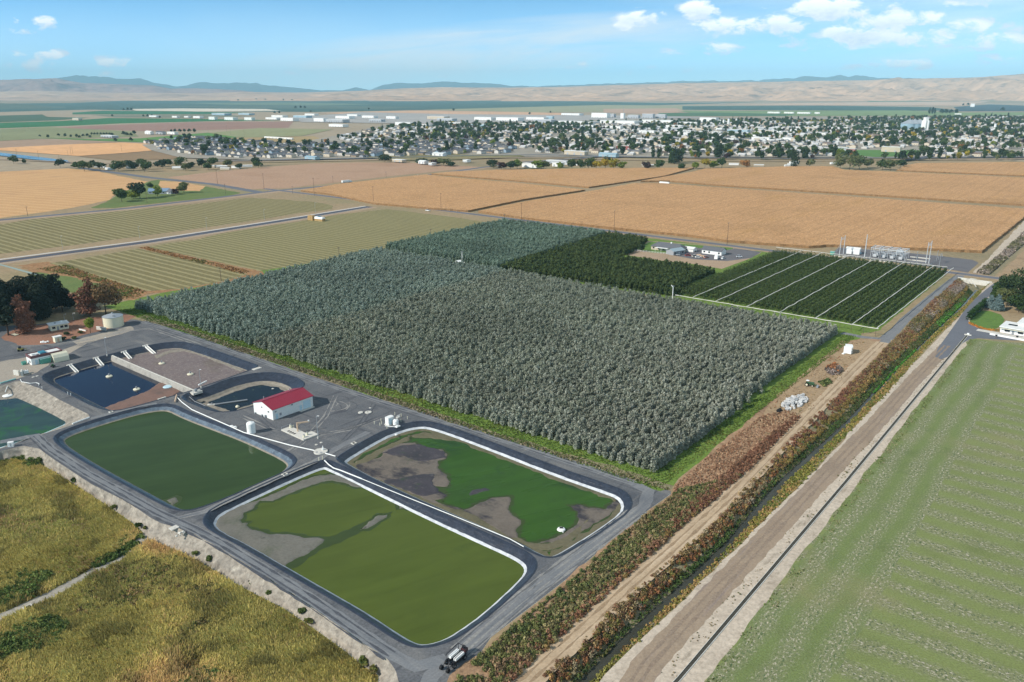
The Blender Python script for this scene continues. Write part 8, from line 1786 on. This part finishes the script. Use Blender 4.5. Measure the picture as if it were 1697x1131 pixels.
IND = [(247, 270, 194.2, 2.4, 'W'), (285, 300, 195.2, 2.6, 'W'), (305, 318, 195, 2.2, 'W'), (320, 340, 196, 3.2, 'W'), (346, 363, 198.5, 4.6, 'W'), (372, 397, 199, 4.4, 'W'), (405, 425, 199.3, 4.4, 'W'), (351, 388, 191, 3, 'B'), (395, 425, 190.5, 2.6, 'B'), (440, 470, 198, 3, 'W'), (465, 498, 200.5, 5, 'W'), (450, 480, 194.5, 3.2, 'W'), (486, 520, 195, 3.4, 'B'), (520, 545, 201.5, 5.4, 'W'), (540, 582, 202.5, 4.6, 'G'), (505, 530, 191.5, 2.8, 'W'), (556, 590, 196.5, 4, 'W'), (575, 600, 192.5, 2.6, 'W'), (600, 628, 195.5, 3.6, 'W'), (640, 662, 197, 4, 'W'), (655, 690, 207.5, 4.6, 'W'), (545, 580, 210, 4, 'W'), (612, 640, 201.5, 3.6, 'G'),
       (708, 746, 197.5, 4.6, 'T'), (724, 758, 200.5, 4.2, 'G'), (786, 822, 199, 4.6, 'W'), (822, 868, 199.8, 5, 'W'), (872, 908, 198.5, 4, 'W'), (884, 920, 203.5, 5.2, 'G'), (860, 900, 208.5, 4, 'W'), (905, 918, 197, 4, 'B'), (930, 966, 191, 3, 'W'), (980, 1010, 195, 7.5, 'W'), (1000, 1020, 194.5, 5.5, 'G'), (1028, 1034, 197, 9, 'W'), (1040, 1060, 196, 5, 'G'), (1064, 1084, 196, 7, 'G'), (1086, 1104, 196, 6.5, 'G'), (920, 990, 205.5, 4.6, 'W'), (990, 1060, 205, 5, 'W'), (1060, 1122, 203.5, 4.5, 'W'), (1125, 1157, 208.5, 6, 'W'), (1159, 1188, 203, 7.8, 'W'), (1190, 1200, 206, 7, 'W'), (780, 812, 210, 4.2, 'B'), (690, 720, 210.5, 4.4, 'W'), (742, 775, 207.5, 4.2, 'W'), (916, 970, 213.8, 5, 'W'), (1120, 1150, 224, 4.6, 'W'), (1235, 1262, 228.5, 4.6, 'W'), (1205, 1240, 219, 4, 'B')]
nmx = {'W': ('white', WB), 'G': ('grey', WG), 'B': ('pale blue', WBL), 'T': ('tan', WT)}
for x0, x1, y, hp, k in IND: wh(x0, x1, y, hp, nmx[k][1], f'long {nmx[k][0]} flat roofed warehouse in the far industrial belt', None, f'{nmx[k][0]} warehouses of the industrial belt')
for x0, x1, y, hp, mt, lb, kd_ in ((1021, 1052, 247.5, 6, WR, 'white roofed commercial hall with a dark red wall', 'flat'), (1148, 1160, 239, 5.5, WR, 'red brick block in the middle of the town', 'flat'), (1460, 1489, 251.5, 8, WT, 'large cream school gymnasium beside the green sports field', 'flat'), (935, 975, 256, 6, WT, 'long tan row of shops at the near edge of town', 'flat'), (992, 1025, 259.5, 6.5, WBL, 'pale blue roofed hall at the near edge of town', 'gable'), (865, 895, 277, 6, WB, 'white shop building behind the roadside trees', 'flat'), (915, 932, 276, 6, WB, 'tall white box building behind the yellow green trees', 'flat'), (905, 945, 270, 4, WG, 'long grey roofed building behind the roadside trees', 'flat'), (505, 532, 263.5, 5, WBL, 'turquoise roofed hall at the edge of the subdivision', 'gable'), (693, 707, 271.5, 5.5, WB, 'small white barn with steep roof by the brown field', 'gable'), (767, 776, 269, 3.5, WB, 'small white trailer on the grass near the road', 'flat'), (650, 673, 268, 3, WT, 'long low tan shed behind the brown field', 'flat'), (710, 718, 274, 3.4, WB, 'little white shed beside the steep roofed barn', 'flat'), (716, 740, 258, 5, WB, 'white house block at the end of the subdivision', 'gable'), (1374, 1402, 249, 5, WG, 'grey flat school wing left of the sports field', 'flat'), (1402, 1416, 252, 5, WR, 'small red school annex left of the sports field', 'flat'),
        (120, 142, 199.5, 3.4, WT, 'tan farm shed on the green field far left', 'flat'), (240, 258, 222.5, 5.5, WB, 'white barn in the far left farmstead', 'gable'), (258, 280, 222.5, 5, WG, 'green grey long barn in the far left farmstead', 'gable'), (277, 300, 222.5, 3.6, WB, 'white low shed in the far left farmstead', 'flat'), (167, 205, 227.5, 3, WG, 'long grey glasshouse beside the rows of young trees', 'flat'), (1608, 1614, 177.5, 5.5, WB, 'white tall house far right beyond the town', 'flat'), (1470, 1484, 165.5, 2.6, WB, 'white farm sheds on the far right plain', 'flat'), (1272, 1292, 188, 2.4, WB, 'first row of white greenhouses on the green strip', 'flat'), (1299, 1315, 188.3, 2.4, WB, 'second row of white greenhouses on the green strip', 'flat'), (1321, 1342, 188.6, 2.4, WB, 'third row of white greenhouses on the green strip', 'flat'), (1350, 1358, 188.8, 2.4, WB, 'last short white greenhouse on the green strip', 'flat'), (438, 512, 228.8, 1.8, WB, 'long white wall of the new housing plot', 'flat'), (1582, 1592, 190, 1.6, WB, 'white shed beside the far poplar windbreak', 'flat')):
    wh(x0, x1, y, hp, mt, lb, WBL if 'turquoise' in lb or 'pale blue' in lb else (GREYROOF if 'green grey' in lb else None), None, kd_, .12 if 'wall' in lb else .8, 'building')
r = np.random.default_rng(77)
for i in range(95):
    x = r.uniform(900, 1440); y = r.uniform(211, 237); w = r.uniform(9, 30); k = r.choice(['W', 'W', 'W', 'G', 'T'])
    wh(x, x + w, y, r.uniform(2.6, 4.4), nmx[k][1], f'{nmx[k][0]} flat commercial building in the town centre', None, f'{nmx[k][0]} commercial buildings of the town centre', 'flat', 1, 'building')
for i in range(30):
    x = r.uniform(140, 1380); x = r.uniform(150, 425) if i < 15 else r.uniform(880, 1390); y = r.uniform(276, 283) if i < 15 else r.uniform(271, 277)
    t = thing('mobile_home', 'white mobile home among the trees along the road' if i < 15 else 'pale mobile home in the strip behind the corn', 'mobile home', at(x, y, .1), r.uniform(-.4, .4), 'mobile homes among the left trees' if i < 15 else 'mobile homes behind the corn')
    MB().box(-8, 8, -2.2, 2.2, .4, 3.2).build('wall', WHITE if i % 3 else BEIGE, t); MB().roof(-8, 8, -2.2, 2.2, 3.2, 3.8, .12, .3).build('roof', WHITEROOF, t)
# concrete elevator and steel bins
ga = G(1534, 218.5, 1.7); h_ = hgt((1534, 218.5), 200, 1.7)
t = thing('grain_elevator', 'tall white concrete grain elevator rising over the town', 'grain elevator', ga)
W_ = (G(1538, 218.5)[0] - G(1529.5, 218.5)[0])
mb = MB()
for i in range(2):
    for j in range(3): mb.cyl(-W_ / 4 + i * W_ / 2, j * W_ / 2, 0, h_, W_ / 4, n=14)
mb.build('silo_block', WB, t); MB().box(-W_ * .28, W_ * .28, 0, W_, h_, h_ * 1.28).build('head_house', WB, t); MB().box(-.6, .6, 2, 3, h_ * 1.28, h_ * 1.4).build('vent', GREYM, t)
for x, lb in ((1505.8, 'left ribbed steel grain bin next to the white elevator'), (1514, 'middle ribbed steel grain bin next to the white elevator'), (1522.5, 'right ribbed steel grain bin next to the white elevator')):
    g = G(x, 216, 1.7); h = hgt((x, 216), 205, 1.7); r_ = (G(x + 3.7, 216)[0] - g[0]); t = thing('grain_bin', lb, 'grain bin', g); MB().cyl(0, 0, 0, h, r_, n=24).build('bin_wall', WBL, t); MB().lathe(0, 0, [(h, r_ * 1.03), (h + r_ * .45, r_ * .15), (h + r_ * .5, r_ * .1)], 24).build('roof', GALV, t)
for px, tp, lb, w in (((1457, 218), 196, 'thin tall mast left of the grain bins', .6), ((1071.5, 225), 217, 'pale water tower pipe in the town centre', 2.6), ((1648, 217.5), 206, 'white slim tower at the right of town', 4), ((1033, 194), 176, 'tall lattice mast behind the warehouses', .8), ((1207, 209), 197.5, 'cream silo tower beside the white factory', 5), ((1220, 206), 197, 'slim white silo right of the factory', 3)):
    h = hgt(px, tp, 1.7); t = thing('tower', lb, 'tower', G(px[0], px[1], 1.7)); MB().cyl(0, 0, 0, h, w, w * .85, 10).build('shaft', WB if w > 1 else GREYM, t); MB().cyl(0, 0, h, h + w * .8, w * .6, w * .2, 8).build('cap', GREYM, t)
# far trees on the plain
far_t = [((912, 188), 4, 'round'), ((1540, 188.5), 10, 'column'), ((1545, 188.5), 10.5, 'column'), ((1549, 188.5), 9, 'column'), ((1560, 189), 8.5, 'round'), ((1568, 189), 8.5, 'round'), ((1576, 189), 8, 'round'), ((1584, 189), 8, 'round'), ((1661, 184.5), 7, 'round'), ((1596, 175.5), 4, 'round'), ((1604, 175), 4.5, 'round'), ((205, 183.3), 4, 'round'), ((212, 183.3), 5, 'round'), ((218, 183.3), 5, 'round'), ((395, 167.5), 3, 'round'), ((425, 166.5), 3.4, 'round'), ((440, 166.5), 3, 'round'), ((470, 166.8), 3.2, 'round'), ((484, 167), 3, 'round'), ((490, 180), 4.5, 'round'), ((498, 180), 5, 'round'), ((505, 180), 4.4, 'round'), ((611, 182.5), 4, 'round'), ((752, 184.5), 5, 'round'), ((238, 194), 4, 'round'), ((245, 194), 4.5, 'round'), ((252, 193.5), 4, 'round'), ((265, 196.5), 4.5, 'round'), ((186, 193.5), 4, 'round'), ((455, 188.5), 4, 'round'), ((463, 188.5), 4.5, 'round'), ((515, 186.5), 3.4, 'round'), ((878, 190.5), 4.6, 'round'),
         ((205, 224), 7, 'round'), ((210, 225.5), 6.5, 'round'), ((217, 226), 6, 'round'), ((222, 223), 7, 'round'), ((186, 226), 6, 'round'), ((284, 219.5), 5, 'round'), ((290, 219.5), 6, 'round'), ((298, 219.5), 6, 'round'), ((306, 219.5), 6, 'round'), ((314, 219.5), 6.5, 'round'), ((322, 220), 7, 'round'), ((191, 235), 6, 'round'), ((217, 234.5), 7, 'round'), ((284, 231), 7, 'round'), ((66, 227), 4, 'round'), ((80, 229), 6, 'round'), ((97, 226), 5, 'round'), ((108, 227), 6, 'round'), ((118, 228), 5, 'round'), ((127, 228), 6, 'round'), ((132, 229), 5, 'round'), ((138, 227), 5, 'round'), ((145, 226.5), 5.5, 'round'), ((150, 229), 5, 'round'), ((152, 224), 4.5, 'round'), ((157, 224), 4.5, 'round'), ((162, 224), 4.5, 'round'), ((167, 224), 4.5, 'round'), ((172, 224), 4.5, 'round'), ((177, 224), 4.5, 'round'), ((182, 224), 4.5, 'round')]
FT = {'round': tree_mesh('far_tree', MATS['dark_leaf'], BARK, 'round', 10, 10, 150, 1.1, 900), 'column': tree_mesh('far_tree', MATS['dark_leaf'], BARK, 'column', 10, 3.6, 150, .8, 901)}
for (x, y), hp, k in far_t:
    h = hgt((x, y), y - hp, 1.4); o = link('far_tree', FT[k], None, G(x, y, 1.4), x); o.scale = (h / 10 * 1.1,) * 2 + (h / 10,); tag(o, 'dark distant tree on the farmland beyond the left fields' if x < 460 else 'dark distant tree on the plain beyond the town', 'tree', 'distant trees on the left farmland' if x < 460 else 'distant trees beyond the town')
